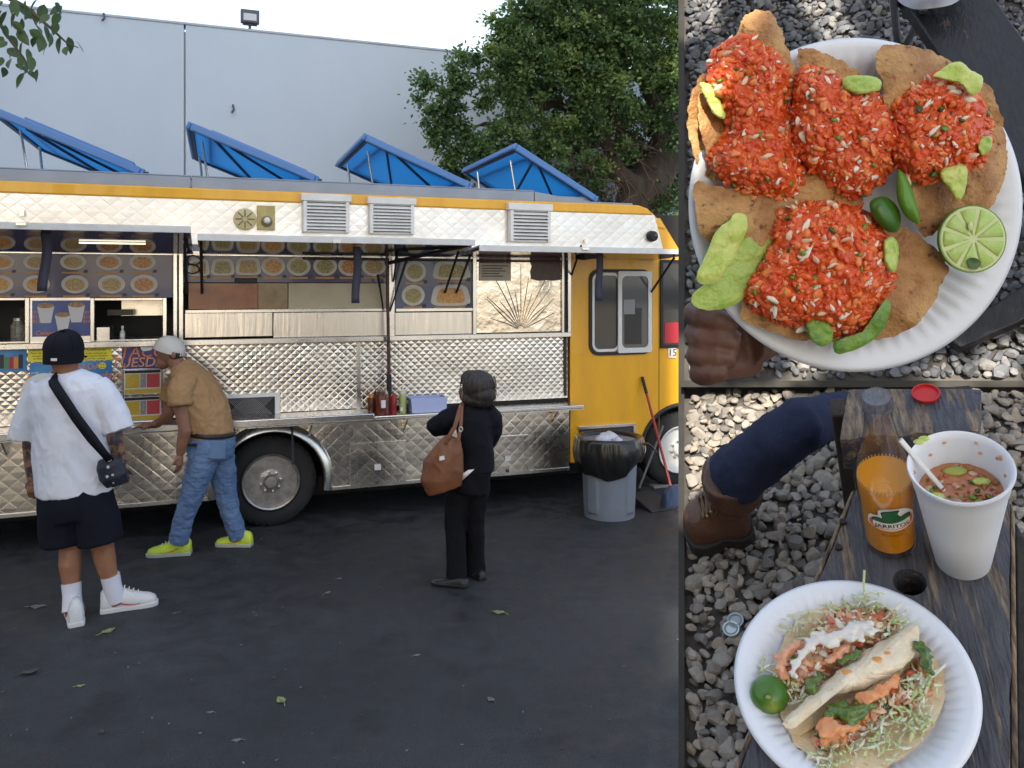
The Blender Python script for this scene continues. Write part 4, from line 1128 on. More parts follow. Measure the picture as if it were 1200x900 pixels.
win2 = tpart('door_window', ring_prism([(a - .03, zb_ - .03), (c + .12, zb_ - .03), (3.90, zt_ + .03), (a - .03, zt_ + .03)], [(a, zb_), (c + .05, zb_), (3.87, zt_), (a, zt_)], -.022, 0), M_BLACK)
tpart('pane', MB().prism([(a, zb_), (c + .05, zb_), (3.87, zt_), (a, zt_)], -.009, -.005), M_GLASS, win2)
tpart('red_bag', MB().box(a + .02, a + .30, -.013, -.0095, zb_ + .02, zb_ + .22), mat('red_cloth', (.45, .03, .04), .6), win2)
u, z = TU(787, 413.5)
pl = tpart('number_plate', MB().box(u - .045, u + .045, -.016, -.006, z - .05, z + .05), M_WHITE, bevel=.003)
lettering('lettering', '15', .10, Matrix.Translation((u, -.0175, z)) @ Matrix.Rotation(PI/2, 4, 'X'), M_BLACK, pl, FT)
su = TU(772, 400)[0]
tpart('door_seam', MB().box(su - .004, su + .004, -.0065, -.0045, .45, 2.25), mat('seam_dark', (.22, .12, .01), .7), cab)
tpart('drip_rail', MB().box(UC, 3.78, -.03, -.005, ZH + .045, ZH + .075), M_WHITE, cab, bevel=.004)
tpart('corner_trim', MB().box(UC - .008, UC + .02, -.018, -.005, .35, ZH + .04), M_YEL, cab, bevel=.004)
u, z = TU(763, 277); tpart('marker_lamp', MB().lathe([(0, -.075), (.035, -.07), (.05, -.05), (.055, -.005)], 24, (u, 0, z), 'y'), M_BLACK)
tpart('lamp_glass', MB().ellipsoid((u + .012, -.07, z + .004), (.024, .016, .020)), M_GLASS)
a, zt_ = TU(678, 503); c, _ = TU(741, 503); zb_ = .36
fp = tpart('step_well', MB().box(a, c, -.012, -.0045, zb_, zt_), M_DGREY)
tpart('step_frame', MB().box(a - .01, c + .02, -.03, -.005, zt_, zt_ + .03).box(c, c + .025, -.03, -.005, zb_, zt_), M_TRIM, fp, bevel=.003)
# folding pole standing between the bays
u, z = TU(453, 300, .12); u2, z2 = TU(456, 458, .12)
sp = tpart('support_pole', MB().tube([(u, -.12, z + .06), (u + .01, -.12, 1.9), (u2, -.12, z2 + .02), (u2, -.12, .93)], [.011, .013, .015, .015], 10), mat('brown_pole', (.10, .035, .03), .5, col2=(.05, .02, .02), scale=16))
tpart('pole_grip', MB().tube([(u2, -.12, z2 - .02), (u2, -.12, z2 + .14)], .022, 10), M_BLACK, sp)
for (xa, ya_, xb, yb_) in ((457, 365, 477, 303), (449, 362, 443, 322), (461, 330, 465, 300)):
    a_, za_ = TU(xa, ya_, .05); c_, zc_ = TU(xb, yb_, .15)
    tpart('gas_strut', MB().tube([(a_, -.05, za_), ((a_*1+c_)/2, -.10, (za_+zc_)/2), (c_, -.15, zc_)], [.007, .008, .013], 8), M_BLACK)
a_, za_ = TU(670, 322, .03); c_, zc_ = TU(681, 288, .4)
tpart('gas_strut', MB().tube([(a_, -.03, za_), (c_, -.4, zc_)], .010, 8), M_BLACK)
u, z = TU(683, 300, .3); tpart('side_speaker', MB().add([(u-.05, -.25, z-.03), (u+.16, -.25, z-.02), (u+.16, -.25, z+.03), (u-.05, -.25, z+.02), (u-.02, -.38, z-.04), (u+.2, -.38, z), (u+.2, -.38, z+.02), (u-.02, -.38, z+.01)], [(0,1,2,3),(7,6,5,4),(0,4,5,1),(1,5,6,2),(2,6,7,3),(3,7,4,0)]), M_BLACK)
# cable loop hanging in the second bay
cl = []
for k in range(30):
    t = k/29; a = t*4*PI
    u, z = TU(229 + 9*math.cos(a) - 3*t, 300 + 20*t + 8*math.sin(a), .02)
    cl.append((u, -.02 - .01*math.sin(a*.5), z))
tpart('cable', MB().tube(cl, .006, 6), M_BLACK)
# ================================================================== THINGS ON AND ROUND THE TRUCK
GR_SIGN = 'signs stuck to the truck below the serving hatch'
def sign_px(name, label, x0, x1, y0, y1, m, cat='poster', w=.016, group=None):
    a = TU(x0, y0, w)[0]; c = TU(x1, y0, w)[0]; xm = (x0+x1)/2
    zb_, zt_ = TU(xm, y1, w)[1], TU(xm, y0, w)[1]
    t = thing(name, label, cat, ((a+c)/2, -w, zb_), FT, group)
    part('sheet', MB().box(a, c, -w - .004, -w, zb_, zt_), m, t, FT)
    return t, (a, c, zb_, zt_)
def sign_text(t, s, px, py, size, m, w=.0205, **k):
    u, z = TU(px, py, w)
    return lettering('lettering', s, size, Matrix.Translation((u, -w - .0005, z)) @ Matrix.Rotation(PI/2, 4, 'X'), m, t, FT, **k)
M_SBLUE = mat('sign_blue', (.03, .17, .42), .35, col2=(.05, .28, .55), scale=3, coat=.3)
M_SYEL = mat('sign_yellow', (.78, .66, .04), .5)
M_SPUR = mat('sign_purple', (.045, .04, .16), .35, col2=(.09, .06, .20), scale=6)
M_INK = mat('ink_black', (.02, .02, .02), .6)
M_SORG = mat('sign_orange', (.75, .22, .03), .45)
M_SWHT = mat('sign_white', (.72, .70, .66), .5)
t, _ = sign_px('drinks_poster', 'blue drinks poster with a row of soda cans, beside the yellow notice', -30, 31, 409, 436, M_SBLUE)
cols = [(.45, .02, .03), (.6, .25, .03), (.02, .02, .03), (.5, .03, .04), (.25, .27, .3), (.03, .03, .04), (.06, .25, .08)]
for k in range(10):
    px = -26 + k*5.6; u, z = TU(px, 432, .0205); _, z1 = TU(px, 418 - 2.5*(k % 4 == 1), .0205)
    part('printed_can', MB().box(u - .014, u + .014, -.0218, -.0203, z, z1), mat('can_%d' % (k % 7), cols[k % 7], .4), t, FT)
t, _ = sign_px('yellow_notice', 'bright yellow notice to customers above the blue taco poster', 33, 131, 405, 423, M_SYEL)
sign_text(t, 'Dear Customer', 107, 409.5, .033, M_INK); sign_text(t, 'Please order and pick up\nyour order at this window\nThank you for coming', 108, 417, .020, M_INK)
sign_text(t, 'Estimado cliente', 50, 409.5, .030, M_INK); sign_text(t, 'Favor de ordenar y\nrecoger su orden\nen esta ventana', 50, 417, .020, M_INK)
t, _ = sign_px('taco_poster', 'large blue taco special poster with price and orange lettering', 35, 131, 424, 490, M_SBLUE)
sign_text(t, '$4.99', 47, 444, .085, M_SORG, shear=.25); sign_text(t, 'only', 41, 437, .03, M_SWHT)
sign_text(t, 'QUESADAS', 95, 430, .065, M_SORG); sign_text(t, 'Wednesdays', 105, 441, .085, M_SORG, shear=.3)
u, z = TU(120, 428.5, .0205)
sm = part('smiley', MB().lathe([(0, -.0022), (.026, -.0022), (.026, 0)], 24, (u, -.0202, z), 'y'), M_SYEL, t, FT)
for dx in (-.009, .009): part('smiley_eye', MB().lathe([(0, -.0035), (.004, -.0035), (.004, -.0022)], 8, (u + dx, -.0202, z + .008), 'y'), M_INK, sm, FT)
part('smiley_mouth', MB().tube([(u + .014*math.cos(R(a)), -.0235, z - .002 + .014*math.sin(R(a))) for a in range(200, 345, 20)], .0018, 5), M_INK, sm, FT)
u, z = TU(52, 462, .0205)
tc_ = part('printed_plate', MB().lathe([(0, -.0018), (.16, -.0018), (.16, 0)], 32, (u, -.0202, z), 'y'), M_SWHT, t, FT)
part('printed_taco', MB().lathe([(0, -.0034), (.10, -.0034), (.10, -.0018)], 24, (u, -.0202, z), 'y'), mat('printed_salad', (.12, .22, .04), .5, col2=(.55, .30, .12), scale=60, ramp=(.42, .58)), tc_, FT)
t, _ = sign_px('purple_poster', 'dark purple poster with jagged orange and white lettering over the price rack', 143, 191, 405, 432, M_SPUR)
sign_text(t, 'TACO', 167, 413, .12, M_SORG, shear=.15); sign_text(t, 'TUESDAY', 167, 425, .105, M_SWHT, shear=.15); sign_text(t, 'TUESDAY', 166.6, 424.6, .105, M_SORG, w=.0212, shear=.15)
# price rack on the counter
u0r, _ = TU(145, 490, .12); u1r, _ = TU(190, 490, .12); zr = ZK
rk = thing('price_rack', 'wire rack with two rows of yellow, white and red price cards', 'sign rack', ((u0r+u1r)/2, -.14, zr), FT)
zt_ = TU(168, 432, .12)[1]
wr = MB()
for yy in (-.16, -.05):
    for uu in (u0r, u1r):
        wr.tube([(uu, yy, zr), (uu, yy, zt_ + (.0 if yy < -.1 else .04))], .006, 6)
for zz in (zr + .01, zr + .16, zr + .31, zt_):
    for a, c in (((u0r, -.16), (u1r, -.16)), ((u0r, -.16), (u0r, -.05)), ((u1r, -.16), (u1r, -.05))):
        wr.tube([(a[0], a[1], zz), (c[0], c[1], zz)], .004, 6)
for k in range(9):
    zz = zr + .03 + k*.055
    wr.tube([(u1r, -.16, zz), (u1r + .03, -.04, zz + .05)], .003, 5)
part('wire_frame', wr, M_TRIM, rk, FT)
hgt = zt_ - zr
for row in range(2):
    z0 = zr + .035 + row*hgt*.5
    part('card_holder', MB().box(u0r + .005, u1r - .005, -.165, -.157, z0 - .02, z0 + hgt*.40), M_SWHT, rk, FT, bevel=.003)
    part('dark_band', MB().box(u0r + .01, u1r - .01, -.1675, -.1652, z0 + hgt*.345, z0 + hgt*.395), M_INK, rk, FT)
    W = u1r - u0r - .02
    for a, c, m in ((.02, .42, mat('card_yellow', (.62, .42, .04), .5, col2=(.5, .34, .04), scale=60)), (.44, .60, mat('card_grey', (.42, .40, .38), .5, col2=(.15, .15, .15), scale=90)), (.62, .98, mat('card_red', (.55, .06, .06), .5, col2=(.45, .06, .06), scale=60))):
        part('price_card', MB().box(u0r + .01 + a*W, u0r + .01 + c*W, -.168, -.1653, z0 + .03, z0 + hgt*.33), m, rk, FT)
    part('base_strip', MB().box(u0r + .01, u1r - .01, -.168, -.1653, z0 - .012, z0 + .02), mat('card_yellow', (.62, .42, .04), .5), rk, FT)
# jar and small bottle at the hatch, condiments, lavender bin
def turned(name, label, cat, px, w, z, prof, m, parts=(), group=None, py=480):
    u = TU(px, py, w)[0]
    t = thing(name, label, cat, (u, -w, z), FT, group)
    b_ = part('body', MB().lathe(prof, 24, (u, -w, z)), m, t, FT)
    for nm, pr, mm in parts: part(nm, MB().lathe(pr, 20, (u, -w, z)), mm, t, FT)
    return t, u
ZSILL = ZW + .021
turned('glass_jar', 'large glass jar standing in the open hatch', 'jar', 22, -.12, ZSILL, [(.0, 0), (.052, 0), (.056, .01), (.056, .12), (.04, .145), (.04, .155)], mat('jar_glass', (.30, .28, .22), .12, col2=(.12, .10, .07), scale=30), [('lid', [(.043, .155), (.044, .175), (0, .178)], M_TRIM)], py=398)
turned('small_bottle', 'tiny clear bottle with white cap on the hatch sill', 'bottle', 143.5, -.10, ZSILL, [(0, 0), (.018, 0), (.019, .006), (.019, .055), (.008, .075), (.008, .085)], mat('clear_bottle', (.55, .53, .45), .15), [('cap', [(.010, .085), (.010, .105), (0, .106)], M_SWHT), ('label', [(.0193, .018), (.0193, .045)], M_SWHT)], py=398)
ZB = .926
M_CAPW = mat('cap_white', (.68, .66, .62), .4); M_CAPO = mat('cap_orange', (.62, .22, .04), .45)
def squeeze(nm, lab, px, w, h, r, m, capm, nozzle=True):
    pr = [(0, 0), (r*.92, 0), (r, .008), (r, h*.70), (r*.92, h*.74)]
    cp_ = [(r*.95, h*.74), (r*.95, h*.82), (r*.35, h*.88), (r*.16, h*1.02), (0, h*1.03)] if nozzle else [(r*.8, h*.74), (r*.8, h*.88), (0, h*.89)]
    return turned(nm, lab, 'bottle', px, w, ZB, pr, m, [('cap', cp_, capm)])
squeeze('sauce_bottle', 'dark hot sauce bottle with orange cap and label, on the narrow counter', 435, .15, .19, .030, mat('sauce_dark', (.09, .022, .012), .2), M_CAPO, False)
t, u = squeeze('sauce_jug', 'fat dark red sauce jug with handle and white label', 446, .19, .22, .046, mat('sauce_brown', (.13, .025, .015), .22), mat('jug_cap', (.10, .05, .03), .4), False)
part('label', MB().box(u - .004, u + .034, -.24, -.2355, ZB + .06, ZB + .125), M_SWHT, t, FT)
part('handle', MB().tube([(u - .035, -.19, ZB + .17), (u - .02, -.2, ZB + .215), (u + .03, -.2, ZB + .205), (u + .04, -.19, ZB + .16)], .006, 8), mat('jug_handle', (.45, .24, .12), .4), t, FT)
squeeze('sauce_bottle', 'dusty pink squeeze bottle with white cap between jug and red bottle', 453, .11, .22, .026, mat('sauce_pink', (.36, .15, .13), .35), M_CAPW)
squeeze('sauce_bottle', 'plain dark red squeeze bottle beside the green bottle', 461, .17, .175, .029, mat('sauce_red', (.22, .018, .022), .3), mat('cap_red', (.35, .03, .03), .4))
t, u = squeeze('sauce_bottle', 'pale green squeeze bottle with white cap, next to the lavender bin', 472, .16, .22, .031, mat('sauce_green', (.36, .43, .17), .35), M_CAPW)
part('label', MB().box(u - .026, u - .006, -.192, -.188, ZB + .02, ZB + .05), M_SWHT, t, FT)
squeeze('sauce_bottle', 'slim amber bottle with black cap behind the dark sauce bottles', 440, .09, .20, .022, mat('sauce_amber', (.30, .09, .02), .2), M_BLACK)
u0b, z1b = TU(481, 470, .22); u1b = TU(524, 470, .22)[0]
pb = thing('plastic_bin', 'pale lavender open plastic bin on the narrow counter', 'bin', ((u0b+u1b)/2, -.14, ZB), FT)
M_LAV = mat('lavender_plastic', (.42, .48, .72), .4, col2=(.38, .44, .68), scale=4)
hB = .125
bb_ = MB(); o_ = [(u0b, -.235), (u1b, -.235), (u1b, -.04), (u0b, -.04)]; i_ = [(u0b+.008, -.227), (u1b-.008, -.227), (u1b-.008, -.048), (u0b+.008, -.048)]
vs = [(x + (.012 if k in (0, 3) else -.012), y, ZB) for k, (x, y) in enumerate(o_)] + [(x, y, ZB + hB) for x, y in o_] + [(x, y, ZB + hB) for x, y in i_] + [(x, y, ZB + .01) for x, y in i_]
fs = [(3,2,1,0)] + [(k, (k+1) % 4, 4 + (k+1) % 4, 4 + k) for k in range(4)] + [(4+k, 4+(k+1) % 4, 8+(k+1) % 4, 8+k) for k in range(4)] + [(8+k, 8+(k+1) % 4, 12+(k+1) % 4, 12+k) for k in range(4)] + [(12, 13, 14, 15)]
part('tub', MB().add(vs, fs), M_LAV, pb, FT, bevel=.003)
part('end_panel', MB().box(u0b - .006, u0b + .003, -.225, -.05, ZB + .02, ZB + hB - .008), mat('lavender_dark', (.10, .11, .16), .5), pb, FT)
part('handle_slot', MB().box(u0b - .0085, u0b - .0055, -.16, -.11, ZB + hB - .05, ZB + hB - .025), M_SWHT, pb, FT)
# ---- rubbish bin by the cab
gb = gpt(714, 603)
wb_ = thing('rubbish_bin', 'round grey plastic rubbish bin lined with a black bag beside the yellow cab', 'rubbish bin', tuple(gb))
M_BIN = mat('grey_bin_plastic', (.19, .215, .25), .5, col2=(.155, .175, .205), scale=3, bump=.1, bscale=30)
kx = gb.y/FPX
rb0, rb1 = 29.5*kx, 33.0*kx; hb = .66
cyl = MB(); nseg = 64; rows_ = []
def bin_r(k, t):
    a = 2*PI*k/nseg
    r = rb0 + (rb1 - rb0)*t
    f = (k % 16)
    if f in (6, 7, 8, 9, 10) and .06 < t < .86: r += .014      # raised handle columns
    return r, a
prof_t = [0, .03, .06, .10, .3, .5, .7, .82, .86, .93, .95, 1.0]
for t in prof_t:
    ring = []
    for k in range(nseg):
        r, a = bin_r(k, t)
        if t >= .95: r += .018
        ring.append((gb.x + r*math.cos(a), gb.y + r*math.sin(a), hb*t))
    rows_.append(ring)
part('body', MB().loft(rows_), M_BIN, wb_, angle=25)
# bag folded over the rim: uneven skirt, pleats
def bag_pt(s, t):
    a = 2*PI*s
    front = math.cos(a + PI/2)         # 1 towards the camera side
    wob = .010*math.sin(5*a + .6) + .007*mnoise.noise(Vector((math.cos(a)*5, math.sin(a)*5, t*2.5))) + .006*mnoise.noise(Vector((math.cos(a)*12, math.sin(a)*12, t*5)))
    low = .25 + .05*math.cos(a - 3.6) + .035*math.sin(3*a) + .03*mnoise.noise(Vector((math.cos(a)*3, math.sin(a)*3, 5.0)))
    if t < .35:                        # inside, going down
        q = t/.35; r = rb1 - .035 + .03*q + wob*.3; z = hb - .12 + .14*q
    elif t < .5:
        q = (t - .35)/.15; r = rb1 - .005 + .06*math.sin(q*PI/2) + wob*.6; z = hb + .02 + .025*math.sin(q*PI) - .02*q
    else:
        q = (t - .5)/.5; r = rb1 + .055 + .02*math.sin(q*PI) - .045*q*q + wob*(1 + .8*q) ; z = hb + .0 - low*q
    return (gb.x + r*math.cos(a), gb.y + r*math.sin(a), z)
bg = MB().grid(160, 20, bag_pt)
M_BAG = mat('black_bag_film', (.010, .010, .011), .28, col2=(.016, .015, .014), scale=12, bump=.5, bscale=22, coat=.15)
part('bag_liner', bg, M_BAG, wb_, angle=80)
part('bag_bottom', MB().lathe([(0, hb - .13), (rb1 - .03, hb - .115)], 32, (gb.x, gb.y, 0)), M_BAG, wb_)
ek = []
for k in range(7):
    t = k/6; ek.append((gb.x + rb1 + .03 + .14*t, gb.y - .05, hb - .04 - .05*t + .03*math.sin(t*4)))
part('bag_knot', MB().tube(ek, [.03, .024, .016, .012, .016, .012, .004], 8, flat=.6), M_BAG, wb_)
M_PAPERW = mat('crumpled_paper', (.62, .62, .66), .7, col2=(.5, .5, .56), scale=20)
for k, (dx, dy, dz, r) in enumerate(((-.06, -.06, .055, .075), (.07, -.03, .03, .06), (.0, .08, .05, .09))):
    q = MB().ellipsoid((gb.x + dx, gb.y + dy, hb - .05 + dz), (r, r*.9, r*.55), 20, 12)
    me = mesh_from(q, M_PAPERW, True, 180, 'paper', weld=True); displace(me, lambda c, n: .018*mnoise.noise(c*22))
    tag(part('crumpled_paper', me, None), ('crumpled white paper nearest the open front edge of the bin bag', 'smaller crumpled paper on the cab-wheel side of the bin', 'largest crumpled white paper at the back of the bin bag')[k], 'paper', 'rubbish inside the bin')
# ---- broom and dustpan
b0 = gpt(789, 593); bt_u, bt_z = TU(753, 443, .03); b1 = FT @ Vector((bt_u, -.03, bt_z))
br_ = thing('broom', 'red-handled broom with dark blue head leaning on the yellow cab', 'broom', tuple(b0))
base = b0 + Vector((0, 0, .09))
part('handle', MB().tube([base, b1], .0125, 10), mat('broom_red', (.42, .03, .03), .35, col2=(.30, .025, .02), scale=6), br_)
dirv = (b1 - base).normalized()
part('grip', MB().tube([b1 - dirv*.16, b1 + dirv*.01], .0155, 10), M_BLACK, br_)
hx = Vector((.75, .66, 0)).normalized(); hy = Vector((-.66, .75, 0))
def hpt(a, b_, z): return b0 + hx*a + hy*b_ + Vector((0, 0, z))
hd = MB().loft([[hpt(-.15, -.04, .0), hpt(.17, -.04, 0), hpt(.17, .04, 0), hpt(-.15, .04, 0)], [hpt(-.13, -.03, .14), hpt(.15, -.03, .14), hpt(.15, .03, .14), hpt(-.13, .03, .14)], [hpt(-.04, -.02, .19), hpt(.06, -.02, .19), hpt(.06, .02, .19), hpt(-.04, .02, .19)]])
part('head', hd, mat('broom_blue', (.03, .05, .10), .7, col2=(.02, .03, .06), scale=40, stretch=(1, 1, .1)), br_, bevel=.006)
d0 = gpt(764, 588); d1 = FT @ Vector((*[TU(777, 499, .08)[0]], -.08, TU(777, 499, .08)[1])); dh = gpt(749, 578) + Vector((0, 0, .05))
dpn = thing('dustpan', 'black upright dustpan with long grey handle beside the broom', 'dustpan', tuple(d0))
part('handle', MB().tube([dh, d1], .011, 10), mat('grey_handle', (.17, .165, .155), .5), dpn)
ax = (gpt(795, 600) - gpt(745, 583)); ax.z = 0; Lp_ = .36; ax.normalize(); ay = Vector((-ax.y, ax.x, 0))
o0 = gpt(747, 588)
def dpt(a, b_, z): return o0 + ax*a + ay*b_ + Vector((0, 0, z))
pan = MB(); pan.loft([[dpt(0, -.12, 0), dpt(0, .12, 0), dpt(0, .12, .10), dpt(0, -.12, .10)], [dpt(.10, -.13, 0), dpt(.10, .13, 0), dpt(.10, .13, .09), dpt(.10, -.13, .09)], [dpt(Lp_, -.14, 0), dpt(Lp_, .14, 0), dpt(Lp_, .14, .012), dpt(Lp_, -.14, .012)]])
part('pan', pan, mat('dustpan_black', (.02, .02, .022), .6), dpn, bevel=.006)
pl_ = thing('paving_slab', 'loose pale board lying on the ground by the front wheel', 'board', tuple(gpt(776, 570)))
w0 = FT_INV @ gpt(764, 572)
part('slab', MB().box(w0.x, w0.x + .42, w0.y - .04, w0.y + .06, 0.002, .03), mat('pale_board', (.20, .19, .175), .85), pl_, FT, bevel=.004)
tag(part('paper_scrap', MB().add([gpt(757, 586) + Vector((0, 0, .06)), gpt(763, 586) + Vector((0, 0, .07)), gpt(764, 592) + Vector((0, 0, .05)), gpt(758, 591) + Vector((0, 0, .075))], [(0,1,2),(0,2,3)]), M_PAPERW), 'white paper scrap lying in the black dustpan', 'paper')
# ---- fallen leaves and specks on the asphalt
fl_mesh = []
for nm_, c, c2 in (('fallen_leaf_green', (.20, .25, .09), (.27, .30, .12)), ('fallen_leaf_brown', (.055, .05, .045), (.09, .08, .065)), ('fallen_leaf_grey', (.20, .19, .17), (.14, .13, .12))):
    fl_mesh.append(mat(nm_, c, .6, col2=c2, scale=25))
def fallen(px, py, size, ang, mi, label, grp=None, curl=.25):
    g_ = gpt(px, py); mb = MB()
    for s in (-1, 1):
        vs = []
        for i in range(8):
            t = i/7; w = .33*math.sin(PI*min(1, t*1.02)**.85)*(1 - .2*t)
            vs += [(t - .5, 0, curl*(t-.5)**2 + .02), (t - .5, s*w, curl*(t-.5)**2 + curl*.7*w + .03*math.sin(t*11) + .02)]
        mb.add(vs, [(2*i, 2*i+2, 2*i+3, 2*i+1) for i in range(7)])
    mb.tube([(-.5, 0, .02 + curl*.25), (-.72, .05, .03), (-.85, .12, .02)], [.018, .014, .01], 5)
    mb.xf(Matrix.Translation(g_) @ Matrix.Rotation(R(ang), 4, 'Z') @ Matrix.Scale(size, 4))
    o = part('fallen_leaf', mb, fl_mesh[mi], angle=180); sf = o.modifiers.new('t', 'SOLIDIFY'); sf.thickness = .0012; sf.offset = 1
    tag(o, label, 'leaf', grp)
fallen(127, 740, .085, 60, 0, "curled green leaf on asphalt just behind the white-shirted man's shoes")
fallen(329, 821, .075, 130, 0, 'green fallen leaf with long stem alone on the open asphalt')
fallen(584, 718, .085, 160, 0, 'pale green fallen leaf on the asphalt near the woman in black')
fallen(46, 711, .11, 10, 2, "dry grey leaf on asphalt beside the white-shirted man's left shoe", None, .1)
fallen(36, 789, .09, 40, 1, 'dark crumpled leaf on the asphalt, darkest of the fallen leaves', None, .6)
fallen(95, 804, .045, 20, 0, 'tiny green leaf on asphalt near the dark crumpled leaf')
for px, py, s_ in ((119, 858, .045), (384, 695, .05), (205, 719, .04), (489, 768, .04), (277, 868, .045), (575, 820, .05), (398, 678, .035), (246, 835, .035)):
    fallen(px, py, s_, rng.uniform(0, 360), 2 if px != 119 else 1, 'small dry leaf scrap lying on the dark asphalt', 'small dry scraps on the asphalt', .3)
sp_, ss_ = [], []
for k in range(150):
    px, py = rng.uniform(-60, 800), 610 + 300*rng.random()**1.0
    g_ = gpt(px, py); sp_.append((g_.x, g_.y, .002)); ss_.append(rng.uniform(.003, .0085))
tag(scatter('litter_specks', sp_, ss_, [mat('speck_pale', (.20, .195, .185), .9), mat('speck_tan', (.13, .105, .075), .9)], FW, base=ICO1, squash=(1.6, .7, .35), seed=6), 'pale specks and grit scattered over the asphalt', 'grit')

# ================================================================== PEOPLE
def skin_mat(name, c, c2=None, sc=18, ramp=(.35, .65)):
    return mat(name, c, .5, col2=c2 or tuple(x*.8 for x in c), scale=sc, sub=.12, bump=.08, bscale=160, ramp=ramp)
def cloth(name, c, c2=None, sc=4, rough=.85, bs=260, b=.12):
    return mat(name, c, rough, col2=c2 or tuple(x*.85 for x in c), scale=sc, bump=b, bscale=bs, spec=.15 if max(c) < .05 else .4)
def folds(me, amp, fx=7.0, fz=3.0, seed=0, fine=.35):
    def fn(c, n):
        a = mnoise.noise(Vector((c.x*fx + seed, c.y*fx, c.z*fz)))
        r = 1 - abs(mnoise.noise(Vector((c.x*fx*1.7 + 9 + seed, c.y*fx*1.7, c.z*fz*2.2 + c.x*3))))*2
        return amp*(a*.8 + fine*r)
    return displace(me, fn)
def hand_into(mb, wrist, dirv, palm_n, size=.085, curl=.5, thumb_side=1.0):
    """palm, four fingers and a thumb joined to a wrist"""
    d = Vector(dirv).normalized(); n = Vector(palm_n); n = (n - d*n.dot(d)).normalized(); s = d.cross(n)
    w = Vector(wrist); L = size
    mb.tube([w - d*.02, w + d*L*.15, w + d*L*.6, w + d*L*1.02], [(.024, .018), (.030, .016), (.040, .016), (.038, .013)] if abs(s.z) > 5 else [(.021, .021), (.024, .024), (.029, .026), (.028, .022)], 10)
    for i, (off, ln) in enumerate(((-1.5, .72), (-.5, .85), (.5, .82), (1.5, .65))):
        b = w + d*L*.95 + s*off*.0185
        p1 = b + (d*math.cos(curl*.5) + n*math.sin(curl*.5))*L*ln*.45
        p2 = p1 + (d*math.cos(curl*1.3) + n*math.sin(curl*1.3))*L*ln*.33
        p3 = p2 + (d*math.cos(curl*2.1) + n*math.sin(curl*2.1))*L*ln*.25
        mb.tube([b - d*.02, b, p1, p2, p3], [.0095, .0095, .0088, .008, .0065], 8)
    t0 = w + d*L*.25 + s*thumb_side*.024
    t1 = t0 + (d*.7 + s*thumb_side*.6 + n*.3).normalized()*L*.42
    t2 = t1 + (d*.9 + s*thumb_side*.1 + n*.35).normalized()*L*.34
    mb.tube([w + d*L*.1, t0, t1, t2], [.013, .0125, .0105, .0085], 8)
def shoe(parent, ankle, toe, L, upper, sole, accent=None, F=FW, h=.085, lace=None):
    """ankle = ground point under the heel-centre, toe = direction"""
    t = Vector(toe); t.z = 0; t.normalize(); s = Vector((-t.y, t.x, 0)); o = Vector(ankle)
    k = L/.28
    st_ = [(-.055, .030, .070, .8), (-.04, .037, .085, 1), (.0, .039, .092, 1), (.05, .038, .080, 1), (.10, .043, .064, 1), (.15, .047, .052, 1), (.19, .043, .045, 1), (.215, .028, .036, .8), (.222, .012, .028, .6)]
    rings = []
    for x, w, hh, zf in st_:
        ring = []
        for i in range(16):
            a = 2*PI*i/16; cx, sx = math.cos(a), math.sin(a)
            zz = .018 + (hh - .018)*(max(0, sx))**.75*1.0 if sx > 0 else .018 + .006*sx
            ww = w*math.copysign(abs(cx)**.7, cx)*(1 - .30*max(0, sx)**2)
            ring.append(o + (t*x + s*ww)*k + Vector((0, 0, zz*k*h/.085)))
        rings.append(ring)
    u = part('shoe', MB().loft(rings), upper, parent, F, angle=60)
    so = [[o + (t*(x*1.04) + s*ww)*k + Vector((0, 0, zz*k)) for ww, zz in ((-w*1.06, 0.0), (w*1.06, 0.0), (w*1.1, .026), (-w*1.1, .026))] for x, w, hh, zf in st_]
    part('sole', MB().loft(so), sole, u, F, angle=50, bevel=.004*k)
    if accent:
        for q in (-1, 1):
            sw = []
            for i in range(7):
                f = i/6; x = .02 + .12*f
                sw.append(o + (t*x + s*q*(.0425 + .004*f))*k + Vector((0, 0, (.058 - .022*math.sin(f*2.2) - .005*f)*k)))
            part('swoosh_stripe', MB().tube(sw, [.004*k, .006*k, .006*k, .005*k, .004*k, .003*k, .002*k], 6, flat=.5), accent, u, F)
    # laces and tongue
    la = MB()
    for i in range(4):
        x = .06 + .022*i; zt = (.080 - .0075*i - .0)*k*h/.085
        la.tube([o + (t*x - s*.022)*k + Vector((0, 0, zt - .006)), o + t*(x+.004)*k + Vector((0, 0, zt + .006*k)), o + (t*x + s*.022)*k + Vector((0, 0, zt - .006))], .003*k, 5)
    part('laces', la, lace or M_SWHT, u, F)
    return u
# ---------------- man in the white T-shirt
Y1 = 4.92
def q1(px, py, dy=0): return on_depth(px, py, Y1 + dy)
k1 = Y1/FPX
p1 = thing('person', 'man seen from behind in white T-shirt, black cap and black shorts', 'person', tuple(gpt(105, 722)))
M_SK1 = skin_mat('skin_tan', (.34, .155, .085)); M_TAT = skin_mat('tattooed_skin', (.30, .145, .085), (.05, .04, .045), 22, (.44, .56))
b = MB()
b.tube([q1(75, 398), q1(75, 402), q1(75, 412), q1(76, 425), q1(77, 436), q1(78, 448)], [(.03, .03), (.075, .065), (.098, .080), (.085, .076), (.062, .062), (.07, .08)], 16)
b.ellipsoid(q1(75, 411, -.005), (.078, .10, .10)); b.ellipsoid(q1(76, 424, .09), (.055, .04, .05))       # skull and jaw
b.ellipsoid(q1(60, 413), (.012, .022, .032)); b.ellipsoid(q1(91.5, 413), (.012, .022, .032))              # ears
b.ellipsoid(q1(76, 414, .115), (.016, .025, .03))                                                        # nose
